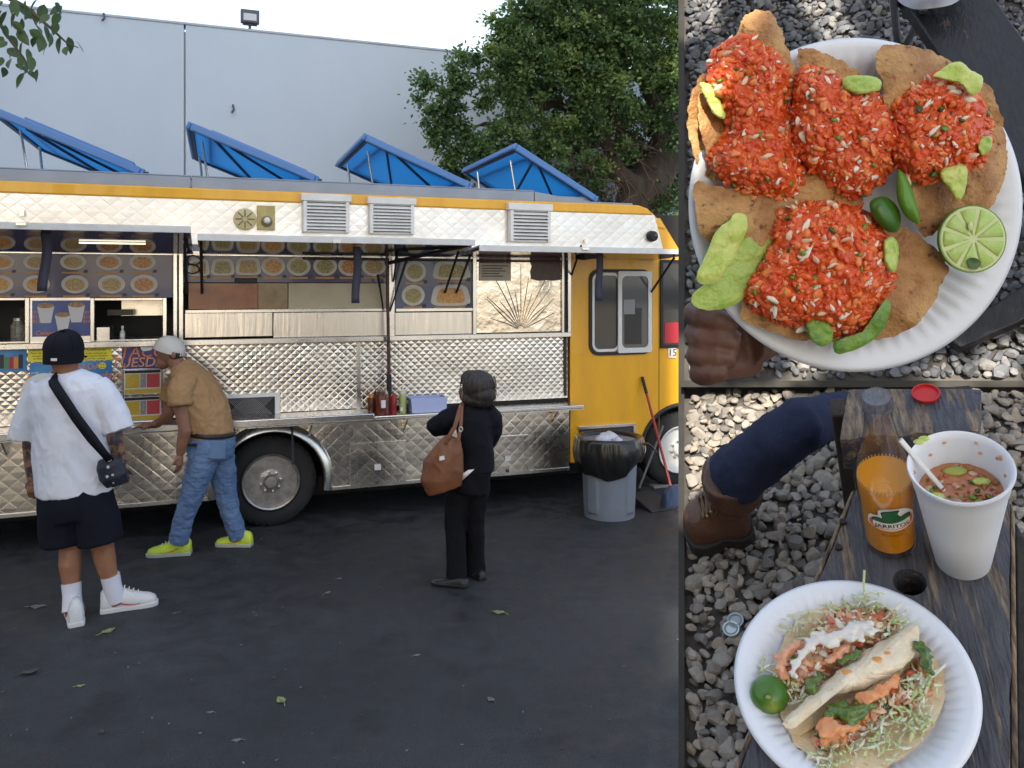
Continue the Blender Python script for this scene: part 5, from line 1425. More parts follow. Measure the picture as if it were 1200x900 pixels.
b.tube([q1(80, 445), q1(83, 470), q1(85, 520), q1(88, 570), q1(92, 600)], [(.09, .13), (.12, .20), (.115, .19), (.12, .18), (.11, .17)], 18)
b.tube([q1(50, 458), q1(40, 490), q1(36, 522), q1(37, 548), q1(38, 562)], [.062, .056, .047, .038, .029], 12)
b.tube([q1(112, 458), q1(128, 487), q1(135, 515), q1(140, 535, .03), q1(142, 546, .04)], [.062, .056, .047, .038, .029], 12)
hand_into(b, q1(38, 562), (0, .05, -1), (0, 1, 0), .078, .55, -1)
hand_into(b, q1(142, 546, .04), (.05, .12, -1), (-.3, 1, 0), .078, .6, 1)
b.tube([q1(76, 590), q1(82, 620), q1(83, 642, .02), q1(82, 662), q1(84, 690), q1(85, 706, -.02), q1(85, 722, -.04)], [.10, .085, .066, .064, .046, .040, .042], 14)
b.tube([q1(108, 590), q1(115, 620), q1(120, 640, .04), q1(123, 656, .05), q1(129, 680, .06), q1(134, 696, .07), q1(136, 708, .08)], [.10, .085, .066, .063, .046, .040, .042], 14)
me = remeshed(b, .0065, 3, 'body'); me.materials.append(M_SK1); me.materials.append(M_TAT)
zc = q1(0, 520).z; xa, xb = q1(56, 0).x, q1(116, 0).x
for p in me.polygons:
    c = p.center
    if q1(0, 568).z < c.z < q1(0, 480).z and (c.x < xa or c.x > xb): p.material_index = 1
part('body', me, None, p1)
M_TEE = cloth('white_cotton', (.70, .71, .76), (.64, .65, .71), 3)
s = MB()
s.tube([q1(78, 437), q1(79, 446), q1(81, 458), q1(82, 480), q1(83, 510), q1(85, 545), q1(87, 578)], [(.085, .095), (.12, .185), (.145, .245), (.150, .243), (.150, .235), (.152, .228), (.150, .222)], 28)
s.tube([q1(54, 452), q1(44, 470), q1(34, 495), q1(29, 514)], [.085, .092, .088, .090], 18, flat=1)
s.tube([q1(110, 452), q1(122, 468), q1(133, 488), q1(139, 505)], [.085, .092, .088, .090], 18)
me = remeshed(s, .007, 6, 't'); folds(me, .014, 6, 3.0, 1.7, .45); folds(me, .003, 14, 8, 5.7, .8); me.materials.append(M_TEE)
sh = part('t_shirt', me, None, p1)
part('collar', MB().tube([q1(78, 436) + Vector((.088*math.cos(a), .08*math.sin(a), .012*math.sin(a))) for a in [2*PI*i/24 for i in range(25)]], .009, 8), M_TEE, sh)
s = MB()
s.tube([q1(87, 572), q1(89, 590), q1(92, 606)], [(.145, .218), (.15, .225), (.14, .22)], 24)
s.tube([q1(72, 585), q1(72, 610), q1(74, 637)], [(.13, .118), (.13, .125), (.13, .125)], 20)
s.tube([q1(108, 585), q1(114, 610), q1(118, 635)], [(.13, .118), (.13, .125), (.13, .125)], 20)
me = remeshed(s, .010, 4, 't'); folds(me, .010, 5, 2.2, 4.2, .6); me.materials.append(cloth('black_shorts', (.010, .011, .018)))
part('shorts', me, None, p1)
# cap
c = q1(74.5, 407, -.005); cr = MB(); rows_ = []
for j in range(9):
    t = j/8*PI*.5; rows_.append([c + Vector((.105*max(0, math.cos(t))**.72*math.cos(a), .126*max(0, math.cos(t))**.72*math.sin(a), (.112 + .012*math.sin(a))*math.sin(t) - .012)) for a in [2*PI*i/32 for i in range(32)]])
rows_.insert(0, [c + Vector((.106*math.cos(a), .127*math.sin(a), -.095 + (.05 if math.sin(a) > 0 else 0)*abs(math.sin(a)))) for a in [2*PI*i/32 for i in range(32)]])
cap_m = cloth('black_cap', (.008, .009, .014), None, 6, .7)
cp_ = part('cap', MB().loft(rows_), cap_m, p1, angle=80)
br2 = MB().grid(10, 4, lambda u_, v_: tuple(c + Vector(((u_-.5)*.17*(1 - .35*v_), .115 + .075*v_*(1 - (2*u_-1)**2*.5), -.045 - .02*(2*u_-1)**2 - .01*v_))))
bo = part('visor', br2, cap_m, cp_); sf = bo.modifiers.new('t', 'SOLIDIFY'); sf.thickness = .006
for k in range(6):
    a = k*PI/3 + PI/6
    part('cap_seam', MB().tube([c + Vector((.1062*max(0, math.cos(t))**.72*math.cos(a), .1272*max(0, math.cos(t))**.72*math.sin(a), (.1125 + .012*math.sin(a))*math.sin(t) - .012)) for t in [i/8*PI*.5 for i in range(8)]], .0022, 5), cap_m, cp_)
part('cap_button', MB().ellipsoid(c + Vector((0, 0, .102)), (.010, .010, .006)), cap_m, cp_)
part('cap_emblem', MB().box(c.x - .004, c.x + .030, c.y - .131, c.y - .122, c.z - .072, c.z - .056), M_SWHT, cp_, bevel=.002)
M_SOCK = cloth('white_sock', (.66, .66, .72)); M_SNEAK = mat('white_sneaker', (.66, .66, .64), .5, col2=(.58, .58, .57), scale=14); M_SOLEW = mat('white_sole', (.60, .60, .58), .6); M_REDP = mat('red_print', (.45, .03, .05), .5)
part('sock', MB().tube([q1(83.5, 683), q1(84.5, 697, -.01), q1(85, 716, -.04)], [.056, .053, .058], 14), M_SOCK, p1)
part('sock', MB().tube([q1(129, 674, .06), q1(132, 688, .07), q1(136, 703, .09)], [.056, .053, .058], 14), M_SOCK, p1)
s1_ = shoe(p1, gpt(89, 731), (-.45, .75, 0), .32, M_SNEAK, M_SOLEW, M_REDP, h=.13)
s2_ = shoe(p1, gpt(131, 716), (.85, .42, 0), .32, M_SNEAK, M_SOLEW, M_REDP, h=.13)
# cross-body bag on a wide black strap
cb = thing('shoulder_bag', 'small black printed bag on a wide strap across the white T-shirt', 'bag', tuple(q1(133, 570, -.05)))
M_STRAP = cloth('black_webbing', (.010, .011, .016), None, 9, .6)
stp = [(62, 440, -.06), (63, 449, -.140), (74, 466, -.172), (90, 490, -.182), (108, 514, -.178), (122, 531, -.165), (130, 540, -.13)]
vs = []
for i, (px, py, dy) in enumerate(stp):
    w = 7.2 if i < 5 else 5.5
    a_ = q1(px - w*.70, py + w*.45, dy - .012); c_ = q1(px + w*.70, py - w*.45, dy - .012); vs += [a_, c_]
o = part('strap', MB().add(vs, [(2*i, 2*i+2, 2*i+3, 2*i+1) for i in range(len(stp)-1)]), M_STRAP, cb, angle=80); sf = o.modifiers.new('t', 'SOLIDIFY'); sf.thickness = .006
s = MB(); s.tube([q1(124, 536, -.10), q1(128, 545, -.10), q1(133, 558, -.09), q1(137, 568, -.08)], [(.035, .045), (.05, .078), (.055, .085), (.04, .06)], 16)
me = remeshed(s, .007, 3, 't'); folds(me, .004, 14, 14, 2.0)
def bag_print():
    m, N, L, b_ = node_mat('printed_bag_cloth'); tc = N.new('ShaderNodeTexCoord'); v = N.new('ShaderNodeTexVoronoi'); v.inputs['Scale'].default_value = 24
    L.new(tc.outputs['Object'], v.inputs['Vector']); r = N.new('ShaderNodeValToRGB'); r.color_ramp.interpolation = 'CONSTANT'
    r.color_ramp.elements[0].color = (.45, .5, .52, 1); r.color_ramp.elements[1].position = .22; r.color_ramp.elements[1].color = (.012, .015, .028, 1)
    L.new(v.outputs['Distance'], r.inputs[0]); L.new(r.outputs[0], b_.inputs['Base Color']); b_.inputs['Roughness'].default_value = .6; return m
me.materials.append(bag_print()); part('pouch', me, None, cb)
part('strap_ring', MB().tube([q1(128, 538, -.15) + Vector((.014*math.cos(a), 0, .014*math.sin(a))) for a in [2*PI*i/12 for i in range(13)]], .003, 6), M_TRIM, cb)

# ---------------- man in the tan polo shirt, bending to the counter
Y2 = 6.08
def q2(px, py, dy=0): return on_depth(px, py, Y2 + dy)
p2 = thing('person', 'man in tan polo shirt, white cap and jeans leaning down over the counter', 'person', tuple(gpt(240, 648)))
M_SK2 = skin_mat('skin_brown', (.27, .125, .075))
b = MB()
b.ellipsoid(q2(199, 411, .0), (.088, .078, .105), 18, 14, Matrix.Rotation(.45, 3, 'Y'))
b.ellipsoid(q2(192, 424), (.050, .055, .062), 14, 10, Matrix.Rotation(.5, 3, 'Y'))
b.tube([q2(190, 415), q2(184.5, 421), q2(187, 425)], [.014, .015, .012], 8)                     # nose
b.tube([q2(187.5, 428), q2(190, 431)], [.013, .016], 8)                                           # mouth and chin
b.ellipsoid(q2(203, 416, -.078), (.020, .012, .030))                                              # ear
b.tube([q2(202, 418), q2(210, 430), q2(222, 445)], [.062, .060, .08], 14)
b.tube([q2(222, 445), q2(232, 470), q2(243, 510), q2(247, 530)], [(.19, .11), (.19, .14), (.17, .15), (.16, .14)], 18)
b.tube([q2(215, 447, -.17), q2(212, 470, -.21), q2(216, 497, -.22), q2(217, 505, -.22), q2(213, 522, -.22), q2(211, 532, -.22)], [.060, .054, .046, .047, .039, .029], 12)
hand_into(b, q2(211, 532, -.22), (-.05, 0, -1), (-1, .2, 0), .085, .5, -1)
b.tube([q2(212, 447, .17), q2(200, 468, .20), q2(197, 486, .18), q2(190, 494, .10), q2(180, 498, .02)], [.060, .053, .046, .040, .029], 12)
hand_into(b, q2(180, 498, .02), (-1, -.2, -.05), (0, 0, -1), .085, .25, 1)
me = remeshed(b, .0068, 3, 'body'); me.materials.append(M_SK2); part('body', me, None, p2)
for dy in (-.075,):
    part('eye', MB().ellipsoid(q2(190.5, 416, -.052), (.006, .010, .006)), M_BLACK, p2)
part('hair', MB().ellipsoid(q2(207, 414, 0), (.055, .080, .06), 16, 12, Matrix.Rotation(.4, 3, 'Y')), mat('grey_black_hair', (.03, .027, .025), .8, bump=.4, bscale=200), p2)
M_TANP = cloth('tan_polo', (.37, .215, .10), (.32, .185, .085), 3)
s = MB()
s.tube([q2(211, 430), q2(217, 437), q2(224, 447), q2(231, 462), q2(238, 482), q2(244, 502), q2(246, 512)], [(.085, .075), (.16, .10), (.215, .135), (.22, .165), (.205, .18), (.19, .172), (.185, .165)], 26)
s.tube([q2(217, 443, -.16), q2(212, 458, -.215), q2(212.5, 474, -.225)], [.085, .082, .080], 16)
s.tube([q2(214, 443, .16), q2(204, 458, .20), q2(199, 470, .20)], [.085, .080, .078], 16)
me = remeshed(s, .007, 6, 't'); folds(me, .013, 6, 4, 7.1, .5); folds(me, .005, 14, 10, 2.7, .8); me.materials.append(M_TANP)
sh = part('polo_shirt', me, None, p2)
part('collar', MB().tube([q2(207, 428, .06), q2(214, 427, .0), q2(208, 429, -.07), q2(203, 434, -.06)], [(.022, .012)]*4, 8), M_TANP, sh)
M_JEAN = mat('blue_denim', (.085, .145, .27), .8, col2=(.15, .23, .38), scale=4.5, bump=.25, bscale=420, ramp=(.3, .7), spec=.3)
s = MB()
s.tube([q2(247, 508), q2(248, 520), q2(247, 535)], [(.18, .155), (.19, .165), (.175, .15)], 24)
s.tube([q2(242, 525, -.08), q2(235, 550, -.09), q2(226, 578, -.09), q2(216, 605, -.08), q2(209, 635, -.07)], [.108, .098, .077, .066, .063], 18)
s.tube([q2(255, 525, .08), q2(261, 552, .10), q2(264, 576, .12), q2(271, 603, .15), q2(279, 630, .17)], [.108, .096, .076, .066, .063], 18)
me = remeshed(s, .007, 5, 't'); folds(me, .010, 8, 6, 3.3, .6); folds(me, .0055, 14, 22, 1.3, .9); me.materials.append(M_JEAN)
jn = part('jeans', me, None, p2)
part('belt', MB().tube([q2(247 - 1.2*math.sin(a)*0, 506, 0) + Vector((.172*math.cos(a), .192*math.sin(a), .018*math.cos(a)*-1)) for a in [2*PI*i/32 for i in range(33)]], [(.006, .018)]*33, 8), mat('dark_belt', (.02, .013, .010), .45), p2)
for dx in (-14, 8):
    q = q2(247 + dx, 520, -.172)
    part('pocket', MB().box(q.x - .06, q.x + .06, q.y - .012, q.y + .01, q.z - .11, q.z + .02), M_JEAN, jn, bevel=.006)
part('pocket_phone', MB().box(q2(238, 515).x - .05, q2(238, 515).x + .03, q2(238, 515, -.205).y, q2(238, 515, -.192).y, q2(0, 517).z, q2(0, 514).z), M_BLACK, jn)
c = q2(199.5, 407); Rm = Matrix.Rotation(.30, 3, 'Y'); rows_ = []
for j in range(9):
    t = j/8*PI*.5; rows_.append([c + Rm @ Vector((.115*math.cos(t)*math.cos(a), .098*math.cos(t)*math.sin(a), .098*math.sin(t) - .012)) for a in [2*PI*i/28 for i in range(28)]])
rows_.insert(0, [c + Rm @ Vector((.116*math.cos(a), .099*math.sin(a), -.035)) for a in [2*PI*i/28 for i in range(28)]])
M_CAPW2 = cloth('white_cap', (.60, .58, .54), (.54, .52, .48), 6)
cp_ = part('cap', MB().loft(rows_), M_CAPW2, p2, angle=80)
vb = MB().grid(6, 10, lambda u_, v_: tuple(c + Rm @ Vector((-.105 - .105*u_*(1 - (2*v_-1)**2*.45), (v_-.5)*.17*(1 - .25*u_), -.030 - .016*(2*v_-1)**2 - .030*u_))))
bo = part('visor', vb, M_CAPW2, cp_); sf = bo.modifiers.new('t', 'SOLIDIFY'); sf.thickness = .006
part('cap_strap', MB().box(q2(206, 400).x, q2(213, 400).x, q2(0, 0, -.04).y, q2(0, 0, .04).y, q2(0, 412).z, q2(0, 403).z), mat('navy_cloth', (.02, .03, .07), .7), cp_, bevel=.006)
M_NEON = mat('neon_shoe', (.55, .68, .05), .5, col2=(.48, .60, .05), scale=20); M_GSOLE = mat('grey_sole', (.40, .41, .36), .6); M_ORS = mat('orange_stripe', (.75, .22, .04), .5)
shoe(p2, gpt(214, 650), (-.97, -.18, 0), .31, M_NEON, M_GSOLE, M_ORS, h=.115); shoe(p2, gpt(287, 640), (-.92, .05, 0), .28, M_NEON, M_GSOLE, M_ORS, h=.115)

# ---------------- woman in black with a brown bag
Y3 = 5.5
def q3(px, py, dy=0): return on_depth(px, py, Y3 + dy)
p3 = thing('person', 'woman in black sweater and trousers looking up at the menu boards', 'person', tuple(gpt(545, 684)))
M_SK3 = skin_mat('skin_light', (.36, .19, .12))
b = MB()
b.ellipsoid(q3(556, 455, .0), (.078, .092, .105)); b.ellipsoid(q3(546, 463, .03), (.045, .05, .055))
b.tube([q3(543, 455, .05), q3(538.5, 459, .06), q3(542, 463, .05)], [.011, .013, .010], 8)
b.tube([q3(558, 462), q3(558, 474), q3(556, 485)], [.055, .052, .05], 12)
b.tube([q3(556, 480), q3(556, 510), q3(556, 545), q3(547, 575)], [(.055, .07), (.07, .085), (.07, .085), (.07, .085)], 16)
b.tube([q3(536, 487, .01), q3(519, 496, .02), q3(510, 502, .08), q3(520, 500, .17), q3(535, 498, .2)], [.036, .036, .035, .033, .026], 12)
hand_into(b, q3(535, 498, .2), (1, .2, .1), (0, 1, 0), .075, .5, 1)
b.tube([q3(570, 486, .01), q3(575, 503, .06), q3(572, 515, .14), q3(556, 508, .2)], [.034, .034, .032, .026], 12)
hand_into(b, q3(556, 508, .2), (-1, .1, .1), (0, 1, 0), .075, .5, -1)
me = remeshed(b, .0065, 3, 'body'); me.materials.append(M_SK3); part('body', me, None, p3)
s = MB()
s.ellipsoid(q3(561, 452, -.02), (.112, .115, .105), 20, 14); s.ellipsoid(q3(564, 462, -.03), (.100, .105, .085), 18, 12); s.ellipsoid(q3(552, 444, .02), (.075, .09, .06), 16, 10); s.ellipsoid(q3(562, 469, -.035), (.092, .095, .060), 18, 12); s.ellipsoid(q3(549, 467, -.02), (.040, .075, .055), 16, 10)
me = remeshed(s, .007, 4, 'h'); displace(me, lambda c_, n: .005*mnoise.noise(Vector((c_.x*30, c_.y*30, c_.z*6))) + .0035*mnoise.noise(Vector((c_.x*90, c_.y*90, c_.z*9))))
me.materials.append(mat('dark_hair', (.018, .013, .012), .5, col2=(.035, .024, .02), scale=40, bump=.6, bscale=180, stretch=(1, 1, .15))); hr = part('hair', me, None, p3)
hs_ = MB(); rh = random.Random(4)
for i in range(60):
    a = rh.uniform(0, 2*PI); p_ = q3(560, 452, -.02) + Vector((.11*math.cos(a), .11*math.sin(a)*.9, rh.uniform(-.04, .07)))
    out = (p_ - q3(560, 452, -.02)).normalized()
    hs_.tube([p_, p_ + out*.012 + Vector((0, 0, -.03)), p_ + out*.02*rh.uniform(.2, 1) + Vector((rh.uniform(-.01, .01), 0, -.06 - .05*rh.random()))], [.0022, .0018, .0008], 4)
part('hair_strands', hs_, MATS['dark_hair'], hr)['kind'] = 'stuff'
M_BLK = cloth('black_knit', (.008, .008, .012), (.012, .012, .017), 5, .8, 300, .2)
s = MB()
s.tube([q3(558, 474), q3(556, 480), q3(555, 490), q3(557, 512), q3(559, 535), q3(558, 551)], [(.07, .078), (.10, .125), (.118, .132), (.12, .116), (.125, .114), (.125, .116)], 22)
s.tube([q3(538, 484, .0), q3(522, 492, .01), q3(509, 499, .05), q3(512, 503, .1), q3(524, 501, .17)], [.062, .064, .058, .054, .044], 14)
s.tube([q3(569, 482, .0), q3(576, 490, .02), q3(577, 504, .06), q3(573, 515, .13), q3(562, 510, .18)], [.068, .072, .070, .062, .046], 14)
me = remeshed(s, .009, 4, 't'); folds(me, .009, 8, 5, 5.5, .5); me.materials.append(M_BLK); part('sweater', me, None, p3)
s = MB()
s.tube([q3(556, 546), q3(552, 560), q3(549, 575)], [(.13, .118), (.135, .125), (.125, .125)], 20)
s.tube([q3(538, 568, -.01), q3(533, 610, .0), q3(535, 650, -.02), q3(535, 680, -.04)], [.082, .070, .064, .068], 16)
s.tube([q3(561, 565, .02), q3(556, 610, .06), q3(557, 650, .10), q3(558, 671, .12)], [.082, .068, .062, .066], 16)
me = remeshed(s, .009, 4, 't'); folds(me, .008, 8, 4, 8.5, .6); me.materials.append(cloth('black_trousers', (.009, .009, .011))); part('trousers', me, None, p3)
M_BSH = mat('black_leather', (.012, .011, .011), .4)
shoe(p3, gpt(540, 688), (-.9, .25, 0), .25, M_BSH, M_BSH, h=.07, lace=M_BSH); shoe(p3, gpt(561, 678), (-.55, .7, 0), .25, M_BSH, M_BSH, h=.07, lace=M_BSH)
bgt = thing('handbag', "brown leather shoulder bag hanging from the black-clad woman's arm", 'bag', tuple(q3(520, 577, -.14)))
M_LEA = mat('brown_leather', (.20, .075, .03), .42, col2=(.15, .052, .02), scale=6, bump=.15, bscale=60)
s = MB(); s.tube([q3(531, 512, -.15), q3(527, 526, -.15), q3(520, 545, -.15), q3(517, 562, -.15), q3(521, 575, -.15)], [(.02, .05), (.05, .095), (.065, .135), (.07, .140), (.055, .115)], 20)
me = remeshed(s, .008, 3, 't'); folds(me, .007, 9, 6, 1.1, .4); me.materials.append(M_LEA); part('pouch', me, None, bgt)
part('strap', MB().tube([q3(521, 520, -.19), q3(533, 500, -.20), q3(540, 476, -.13), q3(543, 471, -.02), q3(541, 482, .10)], [(.005, .014)]*5, 8), M_LEA, bgt)
part('strap', MB().tube([q3(537, 517, -.20), q3(540, 498, -.19), q3(541, 477, -.14), q3(543, 471, -.02)], [(.005, .012)]*4, 8), M_LEA, bgt)
part('buckle', MB().tube([q3(540, 503, -.205) + Vector((.012*math.cos(a), 0, .016*math.sin(a))) for a in [2*PI*i/12 for i in range(13)]], .003, 6), M_TRIM, bgt)
q = q3(515, 540, -.225); part('tissue', MB().add([q, q + Vector((.035, -.005, .01)), q + Vector((.03, 0, .035)), q + Vector((.0, 0, .028))], [(0,1,2,3)]), M_SWHT, bgt)
q = q3(540, 556, -.16); nb_ = part('folded_paper', MB().add([q, q + Vector((.05, 0, .03)), q + Vector((.09, 0, .035)), q + Vector((.01, 0, -.04))], [(0,1,2,3)]), M_SWHT)
sf = nb_.modifiers.new('t', 'SOLIDIFY'); sf.thickness = .003
tag(nb_, 'folded white paper sticking out behind the brown handbag', 'paper')
# ================================================================== HELD PLATE OF SALSA TACOS (upper slope)
EYE = Vector((0, 0, CAM_H))
YP = .60
C2 = on_depth(1003, 240, YP)
FP2 = Matrix.Translation(C2) @ Matrix(((1, 0, 0, 0), (0, 0, -1, 0), (0, 1, 0, 0), (0, 0, 0, 1)))     # x right, y up, z out of the plate
S2 = YP/FPX
def c2(px, py, h=0.0):
    Y = YP - h
    return Vector(((px-600)/FPX*Y - C2.x, (HORIZON-py)/FPX*Y - (C2.z - CAM_H), h))
def smooth_outline(pts, n=72):
    """closed Catmull-Rom through the points"""
    m = len(pts); P = [Vector((p[0], p[1])) for p in pts]; out = []
    per = max(2, n//m)
    for i in range(m):
        p0, p1_, p2_, p3_ = P[(i-1) % m], P[i], P[(i+1) % m], P[(i+2) % m]
        for k in range(per):
            t = k/per
            out.append(.5*((2*p1_) + (-p0 + p2_)*t + (2*p0 - 5*p1_ + 4*p2_ - p3_)*t*t + (-p0 + 3*p1_ - 3*p2_ + p3_)*t**3))
    return out
def slab_px(outline, hfun, conv, thick=.003, rings=9, jitter=.0, n=72, power=1.0):
    """curved sheet filling a pixel outline; hfun(px, py, t) gives its height, t = 0 centre .. 1 edge"""
    ol = smooth_outline(outline, n); m = len(ol)
    if jitter: ol = [Vector((p.x + jitter*(pnoise(p.x, p.y, .09, 1.0) + .6*pnoise(p.x, p.y, .25, 2.0)), p.y + jitter*(pnoise(p.y, p.x, .09, 3.0) + .6*pnoise(p.y, p.x, .25, 4.0)))) for p in ol]
    cx = sum(p.x for p in ol)/m; cy = sum(p.y for p in ol)/m
    mb = MB(); top = []; bot = []
    for j in range(rings + 1):
        t = (j/rings)**power
        for p in ol:
            x, y = cx + (p.x - cx)*t, cy + (p.y - cy)*t
            h = hfun(x, y, t)
            r = 1.0 if t < .999 else 1.0
            top.append(conv(x, y, h)); bot.append(conv(x, y, h - thick))
    fs = []
    for j in range(rings):
        for k in range(m):
            fs.append((j*m+k, j*m+(k+1) % m, (j+1)*m+(k+1) % m, (j+1)*m+k))
    N_ = len(top)
    fs2 = [tuple(i + N_ for i in reversed(f)) for f in fs]
    rim = [(rings*m+k, rings*m+(k+1) % m, N_+rings*m+(k+1) % m, N_+rings*m+k) for k in range(m)]
    mb.add(top + bot, fs + fs2 + rim)
    return mb
def pnoise(px, py, sc, seed=0.0): return mnoise.noise(Vector((px*sc + seed, py*sc - seed, seed)))
def poly_samples(outline, count, seed, n=48):
    ol = [(p.x, p.y) for p in smooth_outline(outline, n)]
    xs = [p[0] for p in ol]; ys = [p[1] for p in ol]; r_ = random.Random(seed); out = []
    while len(out) < count:
        x, y = r_.uniform(min(xs), max(xs)), r_.uniform(min(ys), max(ys))
        if in_poly(x, y, ol): out.append((x, y))
    return out
def edge_t(px, py, ol):
    """rough 0 at edge .. 1 inside, from the nearest outline point"""
    return min(math.hypot(px - p.x, py - p.y) for p in ol)
# plate
M_FOAM = mat('white_foam', (.76, .78, .82), .45, col2=(.73, .75, .79), scale=5, bump=.04, bscale=400, sub=.1, subr=(1, 1, 1))
def foam_plate(Rm, flutes, depth, base=.66):
    def fn(s, t):
        a = 2*PI*s; r = Rm*t
        u = t/1.0
        if u < base: z = 0
        elif u < .92:
            q = (u - base)/(.92 - base); z = depth*(q*q*(3 - 2*q))
            z += .0014*math.sin(a*flutes)*math.sin(q*PI)
        else:
            q = (u - .92)/.08; z = depth + .002*math.sin(q*PI*.75) - .004*max(0, q - .5)
        return (r*math.cos(a), r*math.sin(a), z)
    return MB().grid(flutes*4, 34, fn)
pt2 = thing('foam_plate', 'round white foam plate heaped with red salsa tacos, held over gravel', 'plate', tuple(C2))
o = part('dish', foam_plate(196*S2, 64, .016).xf(Matrix.Translation((0, 0, -.016))), M_FOAM, pt2, FP2, weld=True, angle=60)
sf = o.modifiers.new('t', 'SOLIDIFY'); sf.thickness = .0026; sf.offset = -1
# fried tortillas
def tortilla_mat(name, a, b_, char, blister=.9):
    m, N, L, bs = node_mat(name); tc = N.new('ShaderNodeTexCoord')
    def nz(sc, d, r_=.6):
        n = N.new('ShaderNodeTexNoise'); n.inputs['Scale'].default_value = sc; n.inputs['Detail'].default_value = d; n.inputs['Roughness'].default_value = r_; L.new(tc.outputs['Object'], n.inputs['Vector']); return n
    n1, n2, n3 = nz(38, 8), nz(150, 5), nz(420, 3)
    r1 = N.new('ShaderNodeValToRGB'); r1.color_ramp.elements[0].position = .42; r1.color_ramp.elements[0].color = (*a, 1); r1.color_ramp.elements[1].position = .60; r1.color_ramp.elements[1].color = (*b_, 1); L.new(n1.outputs['Fac'], r1.inputs[0])
    r2 = N.new('ShaderNodeMapRange'); r2.inputs['From Min'].default_value = .60; r2.inputs['From Max'].default_value = .68; L.new(n2.outputs['Fac'], r2.inputs['Value'])
    mx = N.new('ShaderNodeMix'); mx.data_type = 'RGBA'; L.new(r2.outputs[0], mx.inputs[0]); L.new(r1.outputs[0], mx.inputs[6]); mx.inputs[7].default_value = (*char, 1); L.new(mx.outputs[2], bs.inputs['Base Color'])
    rr = N.new('ShaderNodeMapRange'); rr.inputs['From Min'].default_value = .3; rr.inputs['From Max'].default_value = .7; rr.inputs['To Min'].default_value = .28; rr.inputs['To Max'].default_value = .6; L.new(n2.outputs['Fac'], rr.inputs['Value']); L.new(rr.outputs[0], bs.inputs['Roughness'])
    ad = N.new('ShaderNodeMath'); ad.operation = 'ADD'; L.new(n2.outputs['Fac'], ad.inputs[0]); L.new(n3.outputs['Fac'], ad.inputs[1])
    bp = N.new('ShaderNodeBump'); bp.inputs['Strength'].default_value = blister; bp.inputs['Distance'].default_value = .0016; L.new(ad.outputs[0], bp.inputs['Height']); L.new(bp.outputs[0], bs.inputs['Normal'])
    return m
M_TORT = tortilla_mat('fried_tortilla', (.52, .29, .10), (.34, .155, .045), (.13, .05, .018))
M_TORTE = mat('tortilla_edge', (.50, .29, .11), .6, col2=(.36, .17, .05), scale=60, bump=.2)
tort = [
  ('fried tortilla standing at the plate rim behind the first salsa heap', [(868, 28), (882, 14), (898, 12), (912, 26), (922, 55), (940, 110), (900, 130), (850, 90)], .030, .012),
  ('browned outer tortilla whose dark edge overhangs the plate rim', [(806, 150), (812, 105), (830, 85), (870, 110), (880, 200), (850, 215), (822, 200)], .004, .002),
  ('golden inner tortilla overlapping the browned one beside avocado', [(818, 125), (830, 98), (860, 95), (900, 150), (905, 210), (860, 216), (832, 195)], .018, .010),
  ('narrow tortilla edge between the first two salsa heaps', [(934, 62), (948, 58), (975, 66), (1012, 90), (1030, 130), (980, 150), (945, 110)], .016, .012),
  ('large folded tortilla leaning on the rim behind salsa and avocado', [(1026, 70), (1034, 55), (1060, 52), (1095, 62), (1122, 80), (1140, 130), (1090, 160), (1040, 130), (1034, 96)], .034, .016),
  ('wide tortilla reaching out to the rim under the lime half', [(1100, 130), (1142, 92), (1165, 112), (1176, 150), (1174, 200), (1150, 240), (1105, 268), (1080, 275), (1070, 220)], .020, .012),
  ('tortilla curling beneath the wide one, its far edge only showing', [(1120, 120), (1160, 110), (1179, 160), (1178, 205), (1158, 246), (1130, 240)], .006, .004),
  ('flat tortilla with salsa smears beside the two avocado slices', [(812, 226), (818, 214), (850, 220), (900, 230), (945, 240), (960, 290), (900, 320), (840, 290), (820, 270)], .024, .016),
  ('speckled tortilla at the front, bare on its lime side', [(1000, 250), (1050, 262), (1085, 282), (1110, 310), (1102, 338), (1080, 375), (1050, 393), (1000, 400), (940, 398), (900, 388), (868, 365), (900, 300)], .026, .010),
  ('broken tortilla piece in the middle of the plate', [(940, 205), (975, 200), (1010, 225), (1000, 260), (950, 255), (930, 225)], .020, .016)]
for i, (lab, ol, h0, h1) in enumerate(tort):
    mb = slab_px(ol, lambda x, y, t, h0=h0, h1=h1, i=i: h1 + (h0 - h1)*(.35 + .3*(1 - t*t)) + .0075*pnoise(x, y, .02, i*3.1) + .0014*pnoise(x, y, .06, i) + .0006*pnoise(x, y, .2, i), c2, .0016, 22, jitter=3.0, n=140)
    tag(part('tortilla', mb, M_TORT, None, FP2, angle=32), lab, 'tortilla')
# salsa heaps: a wet mound with chopped pieces over it
M_SALSA = mat('salsa_wet', (.60, .055, .010), .13, col2=(.70, .12, .018), scale=160, bump=.5, bscale=260, coat=.15, sub=.1, spec=.4)
M_BITS = [mat('tomato_a', (.70, .070, .016), .12, col2=(.76, .15, .03), scale=220, coat=.12, sub=.15, spec=.4), mat('tomato_b', (.76, .13, .028), .14, col2=(.80, .22, .05), scale=220, coat=.12, sub=.15, spec=.4), mat('tomato_c', (.58, .05, .014), .10, col2=(.68, .10, .022), scale=220, coat=.12, sub=.15, spec=.4), mat('tomato_d', (.80, .24, .08), .16, coat=.1, sub=.15, spec=.4), mat('tomato_e', (.70, .09, .02), .10, coat=.12, sub=.15, spec=.4), mat('tomato_f', (.72, .10, .04), .14, coat=.1, sub=.15, spec=.4)]
M_ONION = [mat('onion', (.84, .56, .40), .25, col2=(.78, .44, .28), scale=120, sub=.3), mat('onion_white', (.86, .73, .58), .25, sub=.3)]
